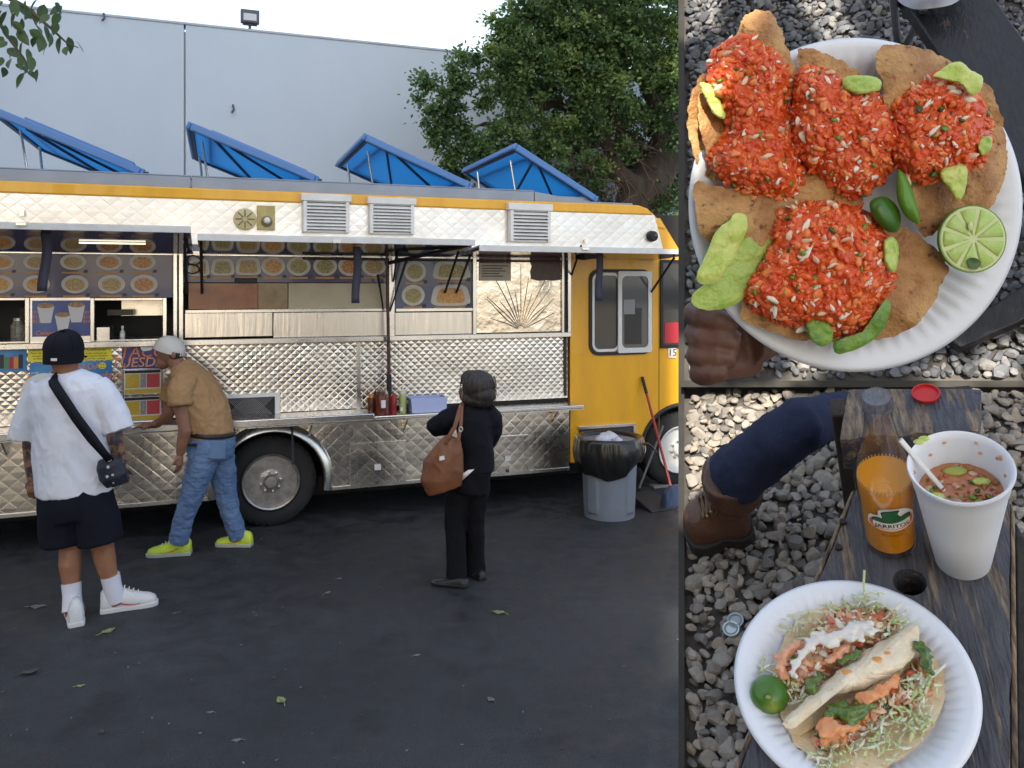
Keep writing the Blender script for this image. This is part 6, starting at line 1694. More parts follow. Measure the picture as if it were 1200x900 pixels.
M_CIL = [mat('cilantro', (.030, .075, .014), .4, col2=(.06, .13, .025), scale=60), mat('green_chili', (.13, .26, .03), .3)]
def frame_pt(v): return tuple(v)
def heap(label, ol, h_base, h_top, conv, F, seed, nbits, S, name='salsa', red=M_BITS, onion=M_ONION, green=M_CIL, wet=None, k_on=.10, k_gr=.03, size=1.0):
    so = smooth_outline(ol, 60)
    cx = sum(p.x for p in so)/len(so); cy = sum(p.y for p in so)/len(so)
    def hh(x, y):
        d = edge_t(x, y, so)
        q = min(1, d/34.0)
        return h_base + (h_top - h_base)*(1 - (1 - q)**2) + .004*pnoise(x, y, .035, seed) + .0018*pnoise(x, y, .12, seed) + .0034*(.5 - min(1.0, mnoise.voronoi(Vector((x*.085, y*.085, seed)))[0][0])) + .0014*(.5 - min(1.0, mnoise.voronoi(Vector((x*.19, y*.19, seed)))[0][0]))
    t_ = thing(name, label, name, tuple(conv(cx, cy, h_base)), F)
    mb = slab_px(ol, lambda x, y, t: hh(x, y) - .0006, conv, .012, 46, n=200)
    part('mound', mb, wet or M_SALSA, t_, F, angle=80)
    pts, sz = [], []
    rr = random.Random(seed)
    def add(n, s0, s1, lift, mats, squash, nm, base, sd):
        P, Z_ = [], []
        for x, y in poly_samples(ol, n, sd):
            P.append(tuple(conv(x, y, hh(x, y) + rr.uniform(-.0032, lift)))); Z_.append((s0 + (s1 - s0)*rr.random()**1.6)*S*size)
        scatter(nm, P, Z_, mats, F, t_, base=base, squash=squash, seed=sd, rough=.5, flatface=False)
    add(int(nbits*.85), 1.8, 7.2, .0003, red, (1.2, .8, .55), 'chopped_tomato', ICO2, seed + 1)
    add(max(4, int(nbits*k_on*1.25)), 1.8, 6.6, .0012, onion, (1.5, .62, .4), 'chopped_onion', ICO2, seed + 2)
    if k_gr: add(max(3, int(nbits*k_gr)), 2.4, 4.6, .0032, green, (1.4, .9, .25), 'chopped_cilantro', ICO1, seed + 3)
    return t_
heap('tall heap of chopped red salsa running down beside the inner tortilla', [(838, 60), (862, 42), (890, 44), (918, 60), (928, 95), (925, 130), (930, 165), (945, 200), (935, 230), (905, 235), (870, 225), (840, 205), (830, 180), (850, 150), (832, 120), (828, 88)], .016, .036, c2, FP2, 31, 950, S2)
heap('broad heap of chopped red salsa in the middle with cilantro flecks', [(935, 85), (960, 78), (995, 95), (1025, 108), (1050, 130), (1062, 165), (1050, 195), (1020, 225), (995, 232), (960, 205), (940, 190), (928, 150), (930, 110)], .020, .040, c2, FP2, 41, 950, S2)
heap('round heap of orange-red salsa between two avocado pieces', [(1050, 115), (1075, 92), (1100, 82), (1135, 95), (1158, 130), (1162, 165), (1145, 195), (1115, 205), (1080, 215), (1050, 195), (1042, 150)], .022, .042, c2, FP2, 51, 850, S2)
heap('front heap of red salsa running to the plate edge over avocado', [(925, 240), (950, 235), (985, 238), (1020, 250), (1040, 280), (1048, 310), (1040, 345), (1020, 380), (985, 395), (940, 385), (900, 375), (870, 350), (880, 320), (898, 285), (908, 260)], .018, .044, c2, FP2, 61, 1350, S2)
# avocado
def avo_mat(name, a, b_, sc=9):
    return mat(name, a, .34, col2=b_, scale=sc*9, sub=.2, subr=(.6, 1, .3), bump=.4, bscale=200, ramp=(.35, .65))
M_AVL = avo_mat('avocado_light', (.60, .64, .19), (.42, .54, .09)); M_AVG = avo_mat('avocado_green', (.33, .48, .08), (.46, .57, .14)); M_AVD = avo_mat('avocado_rind', (.07, .18, .02), (.22, .36, .05))
for lab, ol, h0, h1, m in (
  ('long pale avocado slice lying over the darker one', [(862, 250), (873, 252), (876, 268), (866, 290), (852, 315), (838, 332), (822, 333), (816, 325), (826, 300), (840, 270), (855, 258)], .040, .034, M_AVL),
  ('big smooth green avocado slice hanging over the plate rim', [(872, 278), (892, 271), (905, 280), (895, 305), (880, 335), (865, 355), (840, 363), (815, 360), (812, 345), (830, 330), (850, 305)], .030, .024, M_AVG),
  ('dark green avocado piece at the foot of the front salsa heap', [(945, 378), (962, 375), (975, 385), (974, 400), (962, 406), (950, 396)], .040, .034, M_AVD),
  ('curved avocado slice along the lower rim under salsa', [(978, 400), (1000, 394), (1022, 380), (1036, 352), (1044, 358), (1036, 385), (1015, 404), (990, 414), (978, 412)], .040, .032, M_AVD),
  ('thin avocado edge standing beside the front heap', [(1036, 283), (1048, 278), (1053, 295), (1049, 318), (1038, 312)], .044, .036, M_AVG),
  ('small avocado block between the upper tortillas', [(988, 92), (1005, 88), (1030, 92), (1030, 106), (1008, 110), (990, 104)], .042, .036, M_AVG),
  ('bright avocado wedge on top of the round salsa heap', [(1094, 88), (1122, 72), (1140, 84), (1152, 90), (1150, 104), (1138, 112), (1125, 98), (1108, 94)], .052, .044, M_AVL),
  ('pale avocado corner poking out below the round heap', [(1102, 202), (1118, 193), (1133, 196), (1132, 220), (1124, 235), (1112, 222)], .042, .034, M_AVL),
  ('mashed avocado at the side of the tall salsa heap', [(820, 98), (834, 100), (845, 120), (850, 138), (838, 136), (828, 118)], .034, .028, M_AVL),
  ('sliver of avocado on the outer side of the round heap', [(1150, 160), (1162, 162), (1160, 176), (1150, 182), (1146, 170)], .040, .034, M_AVG)):
    mb = slab_px(ol, lambda x, y, t, h0=h0, h1=h1: h1 + (h0 - h1)*(1 - t**8)*.35 + .0022*pnoise(x, y, .05, h0*900) + .0007*pnoise(x, y, .16, h0*500), c2, .0045, 9, jitter=1.1, n=80)
    tag(part('avocado_slice', mb, m, None, FP2, angle=30), lab, 'avocado')
# limes
M_RIND = mat('lime_rind', (.075, .19, .012), .35, col2=(.11, .26, .02), scale=20, bump=.2, bscale=180)
M_PITH = mat('lime_pith', (.56, .62, .30), .4); M_PULP = mat('lime_pulp', (.36, .52, .10), .22, col2=(.48, .60, .20), scale=60, sub=.4, subr=(.6, 1, .3), bump=.25, bscale=160)
def lime_half(label, px, py, rp, h, conv, F, S, tilt=None):
    c = conv(px, py, h); r = rp*S
    t_ = thing('lime_half', label, 'lime', tuple(c), F)
    T = Matrix.Translation(c) @ (tilt or Matrix.Identity(4))
    part('rind', MB().lathe([(r*.99, 0), (r, -.001), (r*.97, -.004), (r*.8, -.010), (r*.4, -.014), (0, -.015)], 40).xf(T), M_RIND, t_, F)
    part('pith', MB().lathe([(0, .0002), (r*.94, .0004), (r*.985, -.0006)], 40).xf(T), M_PITH, t_, F)
    n = 9
    for k in range(n):
        a0 = 2*PI*k/n + .07; a1 = 2*PI*(k+1)/n - .07
        ol = [(r*.10*math.cos((a0+a1)/2), r*.10*math.sin((a0+a1)/2))] + [(r*.885*math.cos(a0 + (a1-a0)*i/5), r*.885*math.sin(a0 + (a1-a0)*i/5)) for i in range(6)]
        m_ = len(ol); cx = sum(q[0] for q in ol)/m_; cy = sum(q[1] for q in ol)/m_
        vs = [(x, y, .0005) for x, y in ol] + [(cx + (x-cx)*.86, cy + (y-cy)*.86, .0016) for x, y in ol]
        part('segment', MB().add(vs, [tuple(range(m_, 2*m_))] + [(i, (i+1) % m_, m_ + (i+1) % m_, m_ + i) for i in range(m_)]).xf(T), M_PULP, t_, F, angle=80)
    return t_
t_ = lime_half('cut lime half showing pale segments at the clear side of the plate', 1140, 280, 38, .030, c2, FP2, S2)
part('pip', MB().ellipsoid(c2(1137, 265, .0325), (.0018, .0035, .0012), 10, 6), M_PITH, t_, FP2)
part('cilantro_leaf', slab_px([(1134, 304), (1142, 302), (1150, 308), (1144, 316), (1136, 312)], lambda x, y, t: .0325 + .001*t, c2, .0006, 3, n=20), M_CIL[0], t_, FP2)
def wedge(label, ol, h, m, name='lime_wedge'):
    mb = slab_px(ol, lambda x, y, t: h + .006*(1 - t**3), c2, .008, 7, n=60)
    return tag(part(name, mb, m, None, FP2, angle=60), label, 'lime')
wedge('bright lime wedge standing between salsa and lime half', [(1052, 202), (1060, 204), (1070, 225), (1078, 255), (1074, 262), (1060, 252), (1051, 230)], .040, M_RIND)
wedge('dark green lime rind tucked under the bright wedge', [(1020, 236), (1035, 230), (1050, 240), (1056, 258), (1050, 272), (1035, 268), (1022, 252)], .034, mat('lime_rind_dark', (.035, .11, .010), .3, col2=(.06, .16, .015), scale=20))
# the hand that carries the plate
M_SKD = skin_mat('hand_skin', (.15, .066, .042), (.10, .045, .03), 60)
hnd = thing('person', 'hand in shade holding the salsa plate from below', 'person', tuple(on_depth(838, 420, YP + .05)))
def hp(px, py, dy): return on_depth(px, py, YP + dy)
b = MB()
b.tube([hp(985, 320, .42), hp(935, 360, .26), hp(905, 368, .15), hp(885, 384, .10), hp(862, 398, .08)], [.038, .032, .027, .029, .027], 14)
for (ys, yk, ye, xk, xe, r) in ((385, 366, 384, 817, 862, .0106), (400, 392, 402, 819, 866, .0108), (412, 416, 420, 820, 862, .0104), (424, 437, 436, 822, 852, .0094)):
    b.tube([hp(885, ys, .09), hp(850, (ys+yk)/2, .075), hp(xk + 6, yk, .062), hp(xk, yk, .046), hp(xk + 8, (yk*2+ye)/3, .032), hp((xk+xe)/2, (yk+ye)/2, .026), hp(xe, ye, .024)], [r*1.2, r*1.15, r*1.1, r*1.08, r, r*.95, r*.8], 12)
b.tube([hp(880, 385, .09), hp(900, 360, .07), hp(915, 345, .05)], [.016, .013, .011], 10)
me = remeshed(b, .0020, 1, 'hand'); displace(me, lambda c_, n: .0012*mnoise.noise(c_*60) + .0006*mnoise.noise(c_*160)); me.materials.append(M_SKD)
part('hand', me, None, hnd)
# bench planks and chair behind, on the gravel
def wood_mat(name, dark, tan, paint=.5, axis=(22, 2.0, 22), sc=1.0):
    m, N, L, b_ = node_mat(name)
    tc = N.new('ShaderNodeTexCoord'); mp = N.new('ShaderNodeMapping'); mp.inputs['Scale'].default_value = axis; L.new(tc.outputs['Object'], mp.inputs[0])
    g = N.new('ShaderNodeTexNoise'); g.inputs['Scale'].default_value = 4.2*sc; g.inputs['Detail'].default_value = 9; g.inputs['Roughness'].default_value = .65; L.new(mp.outputs[0], g.inputs['Vector'])
    mp2 = N.new('ShaderNodeMapping'); mp2.inputs['Scale'].default_value = tuple(max(1.6, a*.32) for a in axis); L.new(tc.outputs['Object'], mp2.inputs[0])
    w = N.new('ShaderNodeTexNoise'); w.inputs['Scale'].default_value = 2.6*sc; w.inputs['Detail'].default_value = 7; w.inputs['Roughness'].default_value = .62; L.new(mp2.outputs[0], w.inputs['Vector'])
    rg = N.new('ShaderNodeValToRGB'); rg.color_ramp.elements[0].position = .34; rg.color_ramp.elements[0].color = (tan[0]*.28, tan[1]*.26, tan[2]*.25, 1)
    rg.color_ramp.elements[1].position = .62; rg.color_ramp.elements[1].color = (*tan, 1); L.new(g.outputs['Fac'], rg.inputs[0])
    rd = N.new('ShaderNodeValToRGB'); rd.color_ramp.elements[0].position = .35; rd.color_ramp.elements[0].color = (dark[0]*.6, dark[1]*.6, dark[2]*.6, 1)
    rd.color_ramp.elements[1].position = .68; rd.color_ramp.elements[1].color = (dark[0]*1.7, dark[1]*1.7, dark[2]*1.7, 1); L.new(g.outputs['Fac'], rd.inputs[0])
    th = N.new('ShaderNodeMapRange'); th.inputs['From Min'].default_value = paint - .02; th.inputs['From Max'].default_value = paint + .05; L.new(w.outputs['Fac'], th.inputs['Value'])
    mx = N.new('ShaderNodeMix'); mx.data_type = 'RGBA'; L.new(th.outputs[0], mx.inputs[0]); L.new(rd.outputs[0], mx.inputs[6]); L.new(rg.outputs[0], mx.inputs[7])
    L.new(mx.outputs[2], b_.inputs['Base Color'])
    rr = N.new('ShaderNodeMapRange'); rr.inputs['To Min'].default_value = .42; rr.inputs['To Max'].default_value = .85; L.new(th.outputs[0], rr.inputs['Value']); L.new(rr.outputs[0], b_.inputs['Roughness'])
    ad = N.new('ShaderNodeMath'); ad.operation = 'SUBTRACT'; L.new(g.outputs['Fac'], ad.inputs[0])
    ml = N.new('ShaderNodeMath'); ml.operation = 'MULTIPLY'; ml.inputs[1].default_value = .5; L.new(th.outputs[0], ml.inputs[0]); L.new(ml.outputs[0], ad.inputs[1])
    bp = N.new('ShaderNodeBump'); bp.inputs['Strength'].default_value = .8; bp.inputs['Distance'].default_value = .004; L.new(ad.outputs[0], bp.inputs['Height']); L.new(bp.outputs[0], b_.inputs['Normal'])
    return m
M_WD2 = wood_mat('dark_bench_wood', (.008, .0075, .008), (.16, .11, .07), .615, (24, 9, 24))
def l2(px, py, z): return on_plane(F2, 2, z, px, py)
def plank_px(conv, quad, ztop, thick, n=6):
    P = [conv(x, y, ztop) for x, y in quad]
    mb = MB()
    def fn(s, t):
        a = P[0].lerp(P[1], s); b_ = P[3].lerp(P[2], s); p = a.lerp(b_, t)
        return (p.x + .0015*pnoise(p.x, p.y, 30), p.y + .0015*pnoise(p.y, p.x, 30, 3), ztop + .0012*pnoise(p.x, p.y, 40, 5))
    top = [fn(i/n, j/n) for j in range(n+1) for i in range(n+1)]
    bot = [(x, y, z - thick) for x, y, z in top]
    m = n + 1; N_ = len(top)
    fs = [(j*m+i, j*m+i+1, (j+1)*m+i+1, (j+1)*m+i) for j in range(n) for i in range(n)]
    fs += [tuple(q + N_ for q in reversed(f)) for f in fs[:n*n]]
    ring = [i for i in range(m)] + [j*m + n for j in range(1, m)] + [n*m + i for i in range(n-1, -1, -1)] + [j*m for j in range(n-1, 0, -1)]
    fs += [(ring[k], ring[(k+1) % len(ring)], ring[(k+1) % len(ring)] + N_, ring[k] + N_) for k in range(len(ring))]
    return mb.add(top + bot, fs)
zb = Z2 + .34
bw = thing('wooden_bench', 'dark weathered wooden bench on gravel behind the held salsa plate', 'bench', tuple(l2(1190, 250, Z2)), F2)
part('plank', plank_px(l2, [(1051, -12), (1160, -12), (1330, 235), (1225, 245)], zb, .04), M_WD2, bw, F2, bevel=.004)
part('plank', plank_px(l2, [(1104, 392), (1240, 310), (1250, 352), (1126, 408)], Z2 + .05, .03), M_WD2, bw, F2, bevel=.004)
for px, py in ((1130, 60), (1190, 90)):
    q = l2(px, py, zb - .05); part('leg', MB().box(q.x - .03, q.x + .03, q.y - .03, q.y + .03, Z2, zb - .041 if py < 100 else zb - .0905), M_WD2, bw, F2)
M_CHR = mat('grey_chair_metal', (.30, .31, .34), .35, metal=.5, col2=(.2, .21, .24), scale=20)
ch = thing('metal_chair', 'grey metal chair seat corner with thin legs above the plate', 'chair', tuple(l2(1080, 10, Z2)), F2)
part('seat', slab_px([(1040, -30), (1050, -2), (1068, 10), (1090, 10), (1120, 3), (1135, -20), (1100, -60)], lambda x, y, t: zb + .05 + .01*(1-t*t), l2, .012, 6, n=40), M_CHR, ch, F2)
part('leg', MB().tube([l2(1047, -6, zb + .04), l2(1049, 22, Z2 + .2), l2(1052, 50, Z2)], .009, 8), M_CHR, ch, F2)
part('leg', MB().tube([l2(1084, 8, zb + .04), l2(1074, 28, Z2 + .2), l2(1062, 52, Z2)], .008, 8), M_CHR, ch, F2)
# ================================================================== BENCH WITH TACOS, SODA AND SOUP (lower slope)
ZB3 = -.89
def l3(px, py, z): return on_plane(F3, 2, z, px, py)
def c3(px, py, h=0.0): return on_plane(F3, 2, ZB3 + h, px, py)
S3 = (c3(1010, 800) - c3(1000, 800)).length/10.0
M_WD3 = wood_mat('navy_worn_wood', (.055, .054, .062), (.25, .20, .15), .57, (90, 7, 90), 1.0)
M_WD3B = wood_mat('navy_worn_block', (.050, .051, .064), (.27, .205, .145), .53, (60, 10, 60), 1.0)
M_WD3E = wood_mat('raw_worn_wood', (.05, .035, .025), (.33, .235, .145), .40, (60, 4, 60), 1.0)
bench = thing('wooden_bench', 'worn wooden bench with peeling navy paint carrying plate, bottle and cup', 'bench', tuple(l3(1060, 700, Z3)), F3)
# main plank, with a round hole
quad = [(848, 948), (1184, 948), (1183, 585), (1004, 572)]
P = [c3(x, y) for x, y in quad]
hc = c3(1066, 682); hr = 21*S3
nx, ny = 44, 60
mbk = bmesh.new()
vg = []
for j in range(ny + 1):
    row = []
    for i in range(nx + 1):
        s_, t_ = i/nx, j/ny
        p = P[0].lerp(P[1], s_).lerp(P[3].lerp(P[2], s_), t_)
        e = min(s_, 1 - s_)
        wear = .004*max(0, .5 + pnoise(p.y*10, s_*3, 3.0))*max(0, 1 - e/.07)
        z = ZB3 - wear + .0006*pnoise(p.x*160, p.y*14, 1.0)
        sx = .0025*pnoise(p.y*22, 0, 1.0, 4) if e < .001 else 0
        row.append(mbk.verts.new((p.x + sx, p.y, z)))
    vg.append(row)
for j in range(ny):
    for i in range(nx):
        f = [vg[j][i], vg[j][i+1], vg[j+1][i+1], vg[j+1][i]]
        if all(math.hypot(v.co.x - hc.x, v.co.y - hc.y) < hr for v in f): continue
        mbk.faces.new(f)
for v in list(mbk.verts):
    if not v.link_faces: mbk.verts.remove(v); continue
    d = math.hypot(v.co.x - hc.x, v.co.y - hc.y)
    if d < hr: v.co.x = hc.x + (v.co.x - hc.x)*hr/d; v.co.y = hc.y + (v.co.y - hc.y)*hr/d
ge = bmesh.ops.extrude_face_region(mbk, geom=mbk.faces[:])
for v in [g_ for g_ in ge['geom'] if isinstance(g_, bmesh.types.BMVert)]: v.co.z -= .045
bmesh.ops.recalc_face_normals(mbk, faces=mbk.faces)
me = bpy.data.meshes.new('plank'); mbk.to_mesh(me); mbk.free(); me.materials.append(M_WD3)
part('plank', me, None, bench, F3)
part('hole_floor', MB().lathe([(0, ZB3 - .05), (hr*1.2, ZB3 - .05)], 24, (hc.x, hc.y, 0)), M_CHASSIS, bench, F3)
# bare strips of wood along both long edges
def strip(pts, z, thick, m, nm='edge_strip'):
    a = [l3(x, y, z) for x, y in pts]
    return part(nm, MB().add([tuple(p) for p in a] + [(p.x, p.y, p.z - thick) for p in a], [tuple(range(len(a))), tuple(range(2*len(a)-1, len(a)-1, -1))] + [(i, (i+1) % len(a), (i+1) % len(a) + len(a), i + len(a)) for i in range(len(a))]), m, bench, F3, bevel=.003)
strip([(838, 950), (847, 950), (1003.5, 572), (997, 576)], ZB3 - .004, .06, M_WD3E)
strip([(1185, 950), (1194, 950), (1189, 600), (1184, 585)], ZB3 - .005, .06, M_WD3E)
# lower beam at the right, dark
strip([(1192, 950), (1260, 950), (1235, 690), (1190, 610)], ZB3 - .10, .05, mat('old_beam', (.022, .02, .02), .7, col2=(.05, .042, .035), scale=30, bump=.4, bscale=120), 'beam')
# raised block behind
zk = ZB3 + .10
bk = [(984, 513), (1146, 503), (1150, 456), (994, 456)]
pk = [l3(x, y, zk) for x, y in bk]
bm = MB()
n_ = 14; top = []
for j in range(n_ + 1):
    for i in range(n_ + 1):
        s_, t_ = i/n_, j/n_; p = pk[0].lerp(pk[1], s_).lerp(pk[3].lerp(pk[2], s_), t_)
        wv = .006*max(0, pnoise(s_*9, 2, 1.0) + .3)*max(0, 1 - t_/.12) + .004*max(0, pnoise(t_*9, 7, 1.0) + .3)*max(0, 1 - min(s_, 1-s_)/.1)
        top.append((p.x, p.y - .006*pnoise(s_*8, 0, 1.0)*(t_ < .01), p.z - wv))
# cut the far end just where the dividing board crosses
bot = [(x, y, ZB3 + .045) for x, y, z in top]; m_ = n_ + 1; N_ = len(top)
fs = [(j*m_+i, j*m_+i+1, (j+1)*m_+i+1, (j+1)*m_+i) for j in range(n_) for i in range(n_)]; f0 = len(fs)
fs += [tuple(q + N_ for q in reversed(f)) for f in fs[:f0]]
ring = [i for i in range(m_)] + [j*m_ + n_ for j in range(1, m_)] + [n_*m_ + i for i in range(n_-1, -1, -1)] + [j*m_ for j in range(n_-1, 0, -1)]
fs += [(ring[k], ring[(k+1) % len(ring)], ring[(k+1) % len(ring)] + N_, ring[k] + N_) for k in range(len(ring))]
part('raised_board', bm.add(top + bot, fs), M_WD3B, bench, F3, angle=40)
q0, q1_ = l3(990, 520, ZB3), l3(1150, 512, ZB3)
M_BEAMD = mat('shadowed_timber', (.05, .038, .028), .85, col2=(.03, .023, .018), scale=40, bump=.4, bscale=150)
part('riser', MB().box(q0.x + .01, q1_.x, q0.y + .012, q0.y + .05, ZB3 - .40, ZB3 + .0445), M_BEAMD, bench, F3, bevel=.004)
part('side_post', MB().box(q0.x - .012, q0.x + .009, q0.y + .010, q0.y + .045, ZB3 - .36, ZB3 + .0435), M_BEAMD, bench, F3, bevel=.003)
for px, py in ((900, 920), (1150, 920), (1040, 600), (1150, 600)):
    q = c3(px, py); part('leg', MB().box(q.x - .025, q.x + .025, q.y - .025, q.y + .025, Z3, ZB3 - .0455), M_BEAMD, bench, F3)
for px, py in ((988, 612), (983, 642)):
    q = c3(px, py, .0); part('nail', MB().lathe([(0, .003), (.004, .003), (.0045, -.004)], 10, tuple(q)), mat('rusty_nail', (.04, .03, .025), .6, metal=.5), bench, F3)
q = l3(1085, 464, zk)
rc = thing('red_cup', 'red plastic cup bottom on the raised end of the worn bench', 'cup', tuple(q), F3)
part('body', MB().lathe([(0, .0), (.014, .0), (.0155, .002), (.016, .006), (.0145, .0062), (.014, .003), (0, .0025)], 28, tuple(q)), mat('red_plastic', (.50, .02, .02), .25), rc, F3)
# ---- soda bottle
bq = c3(1044, 634)
bo = thing('soda_bottle', 'clear glass bottle of orange soda with green and orange label', 'bottle', tuple(bq), F3)
def bottle_glass():
    m, N, L, b_ = node_mat('bottle_glass')
    tr = N.new('ShaderNodeBsdfTransparent'); tr.inputs[0].default_value = (.86, .84, .83, 1)
    gl = N.new('ShaderNodeBsdfGlossy'); gl.inputs['Roughness'].default_value = .05
    lw = N.new('ShaderNodeLayerWeight'); lw.inputs['Blend'].default_value = .35
    mp = N.new('ShaderNodeMapRange'); mp.inputs['From Min'].default_value = 0; mp.inputs['From Max'].default_value = 1; mp.inputs['To Min'].default_value = .12; mp.inputs['To Max'].default_value = .95
    pw = N.new('ShaderNodeMath'); pw.operation = 'POWER'; pw.inputs[1].default_value = 3.0; L.new(lw.outputs['Facing'], pw.inputs[0]); L.new(pw.outputs[0], mp.inputs['Value'])
    tc = N.new('ShaderNodeTexCoord'); v = N.new('ShaderNodeTexNoise'); v.inputs['Scale'].default_value = 260; L.new(tc.outputs['Object'], v.inputs['Vector'])
    bp = N.new('ShaderNodeBump'); bp.inputs['Strength'].default_value = .35; bp.inputs['Distance'].default_value = .0006; L.new(v.outputs['Fac'], bp.inputs['Height']); L.new(bp.outputs[0], gl.inputs['Normal'])
    ms = N.new('ShaderNodeMixShader'); L.new(mp.outputs[0], ms.inputs[0]); L.new(tr.outputs[0], ms.inputs[1]); L.new(gl.outputs[0], ms.inputs[2]); L.new(ms.outputs[0], N['Material Output'].inputs[0])
    return m

KB = 1.07
prof_o = [(0, .0), (.024, 0), (.0285, .003), (.030, .010), (.0302, .075), (.0318, .095), (.0322, .108), (.0305, .122), (.026, .140), (.0205, .158), (.0165, .176), (.0145, .192), (.0138, .205), (.0155, .209), (.0155, .216), (.0140, .219), (.0138, .224)]
HB = 1.0
part('glass', MB().lathe([(r_, h_*KB) for r_, h_ in prof_o + [(.0105, .2235)]], 48, tuple(bq)), bottle_glass(), bo, F3, angle=60)
M_SODA = mat('orange_soda', (1.0, .40, .01), .2, sub=.5, subr=(1, .35, .05), coat=.2)
part('soda', MB().lathe([(0, .0052), (.0218, .0054), (.0272, .0125), (.0274, .075), (.0290, .095), (.0294, .108), (.0285, .118), (0, .118)], 48, tuple(bq)), M_SODA, bo, F3)
fo = MB()
for k in range(46):
    a = 2*PI*k/46; fo.tube([(bq.x + .0288*math.cos(a), bq.y + .0288*math.sin(a), bq.z + .1155), (bq.x + .0279*math.cos(a), bq.y + .0279*math.sin(a), bq.z + .1215)], .0007, 4)
part('foam_ring', fo, mat('soda_foam', (.85, .55, .2), .3), bo, F3)['kind'] = 'stuff'
# printed label wrapped on the bottle, facing the viewer a little to the right
vdir = Vector((0, 0, 0)) - bq; vaz = math.atan2(vdir.y, vdir.x) + .10
def wrap(me, zc, r0=.0306, off=.0):
    for v in me.vertices:
        x, y, zz = v.co; a = vaz + x/r0
        rr = r0 + off + zz
        v.co = Vector((bq.x + rr*math.cos(a), bq.y + rr*math.sin(a), bq.z + zc + y))
    me.update(); return me
def flat_grid_poly(pts, z=0.0, n=60):
    """thin sheet filling a smooth outline"""
    ol = smooth_outline(pts, n); cx = sum(p.x for p in ol)/len(ol); cy = sum(p.y for p in ol)/len(ol); mb = MB(); m = len(ol); R_ = 5
    for j in range(R_ + 1):
        for p in ol: mb.v.append((cx + (p.x-cx)*j/R_, cy + (p.y-cy)*j/R_, z))
    for j in range(R_):
        for k in range(m): mb.f.append((j*m+k, j*m+(k+1) % m, (j+1)*m+(k+1) % m, (j+1)*m+k))
    return mb
def label_piece(nm, pts, z, m, zc=.070, n=60):
    me = mesh_from(flat_grid_poly(pts, z, n), m, True, 180, nm); wrap(me, zc); return part(nm, me, None, bo, F3)
M_LBW = mat('label_white', (.75, .73, .68), .4); M_LBO = mat('label_red_orange', (.72, .12, .03), .4); M_LBG = mat('label_green', (.015, .10, .035), .35, col2=(.02, .13, .045), scale=90); M_LBK = mat('label_black', (.012, .012, .012), .4)
mm = .001
def P_(l): return [(x*mm, y*mm) for x, y in l]
ban = [(-22, -5), (-14, -7.5), (0, -9), (14, -7), (22, -3), (23, 4), (21, 7.5), (12, 5), (0, 3), (-12, 3.5), (-21, 5), (-23, 1)]
jug1 = [(-11, 4), (-9, 12), (-10, 19), (-6, 22), (3, 23), (8, 22), (6, 17), (9, 11), (8, 3), (0, 1)]
jug2 = [(7, 5), (9, 11), (14, 14), (20, 13), (21, 8), (17, 5), (11, 3)]
jug3 = [(-21, 4), (-19, 9), (-13, 11), (-9, 8), (-9, 4), (-15, 3)]
def grow(l, k):
    cx = sum(p[0] for p in l)/len(l); cy = sum(p[1] for p in l)/len(l)
    return [(cx + (x-cx)*k, cy + (y-cy)*k) for x, y in l]
label_piece('label_outline', P_([(-24, -7), (0, -12), (24, -6), (26, 8), (22, 16), (11, 25), (-4, 26), (-13, 22), (-14, 14), (-23, 11), (-26, 3)]), .0006, M_LBW, n=72)
label_piece('label_glow', P_(grow(jug1, .55) and [(-14, 3), (0, 0), (14, 3), (12, 9), (0, 8), (-12, 8)]), .0009, M_LBO)
for j_ in (jug1, jug2, jug3):
    label_piece('printed_jug_edge', P_(grow(j_, 1.06)), .00105, M_LBK); label_piece('printed_jug', P_(grow(j_, .92)), .0012, M_LBG)
label_piece('label_banner_edge', P_(grow(ban, 1.05)), .0010, M_LBO, n=72); label_piece('label_banner', P_(grow(ban, .86)), .00125, M_LBW, n=72)
def label_text(s_, size, z0, zc, m, ang=0.0, ox=0, oy=0):
    me = text_mesh(s_, size, extrude=.0, spacing=1.0)
    bmx = bmesh.new(); bmx.from_mesh(me)
    bmesh.ops.triangulate(bmx, faces=bmx.faces); bmesh.ops.subdivide_edges(bmx, edges=[e for e in bmx.edges if e.calc_length() > .003], cuts=2); bmx.to_mesh(me); bmx.free()
    me.transform(Matrix.Translation((ox, oy, z0)) @ Matrix.Rotation(ang, 4, 'Z')); wrap(me, zc); me.materials.append(m)
    return part('lettering', me, None, bo, F3)
label_text('JARRITOS', .0084, .0016, .070, M_LBK, .03, 0, -.0025)
label_text('JARRITOS', .0084, .0017, .070, M_LBK, .03, .0004, -.0025)
label_text('Mandarin', .0062, .0012, .051, mat('label_brown', (.10, .035, .01), .4), .03)
# ---- foam cup of soup
cq = c3(1128, 656)
cu_ = thing('foam_cup', 'white foam cup of red seafood soup beside the soda bottle', 'cup', tuple(cq), F3)
HC = .158; rt_, rb_ = .0485, .0285
part('body', MB().lathe([(0, .004), (rb_*.8, .004), (rb_*.93, .0), (rb_, .002), (rb_ + (rt_-rb_)*.45, HC*.45), (rb_ + (rt_-rb_)*.80, HC*.80), (rb_ + (rt_-rb_)*.88, HC*.84), (rb_ + (rt_-rb_)*.97, HC*.955), (rt_*1.03, HC*.97), (rt_*1.04, HC*.985), (rt_*1.025, HC), (rt_*.98, HC*.995), (rt_*.925, HC*.95), (rt_*.78, HC*.6), (0, HC*.55)], 56, tuple(cq)), M_FOAM, cu_, F3, angle=55)
zs = HC*.74; rs_ = rt_*.835
sp_ = thing('soup', 'red tomato seafood soup with avocado and onion in the foam cup', 'soup', (cq.x, cq.y, cq.z + zs), F3)
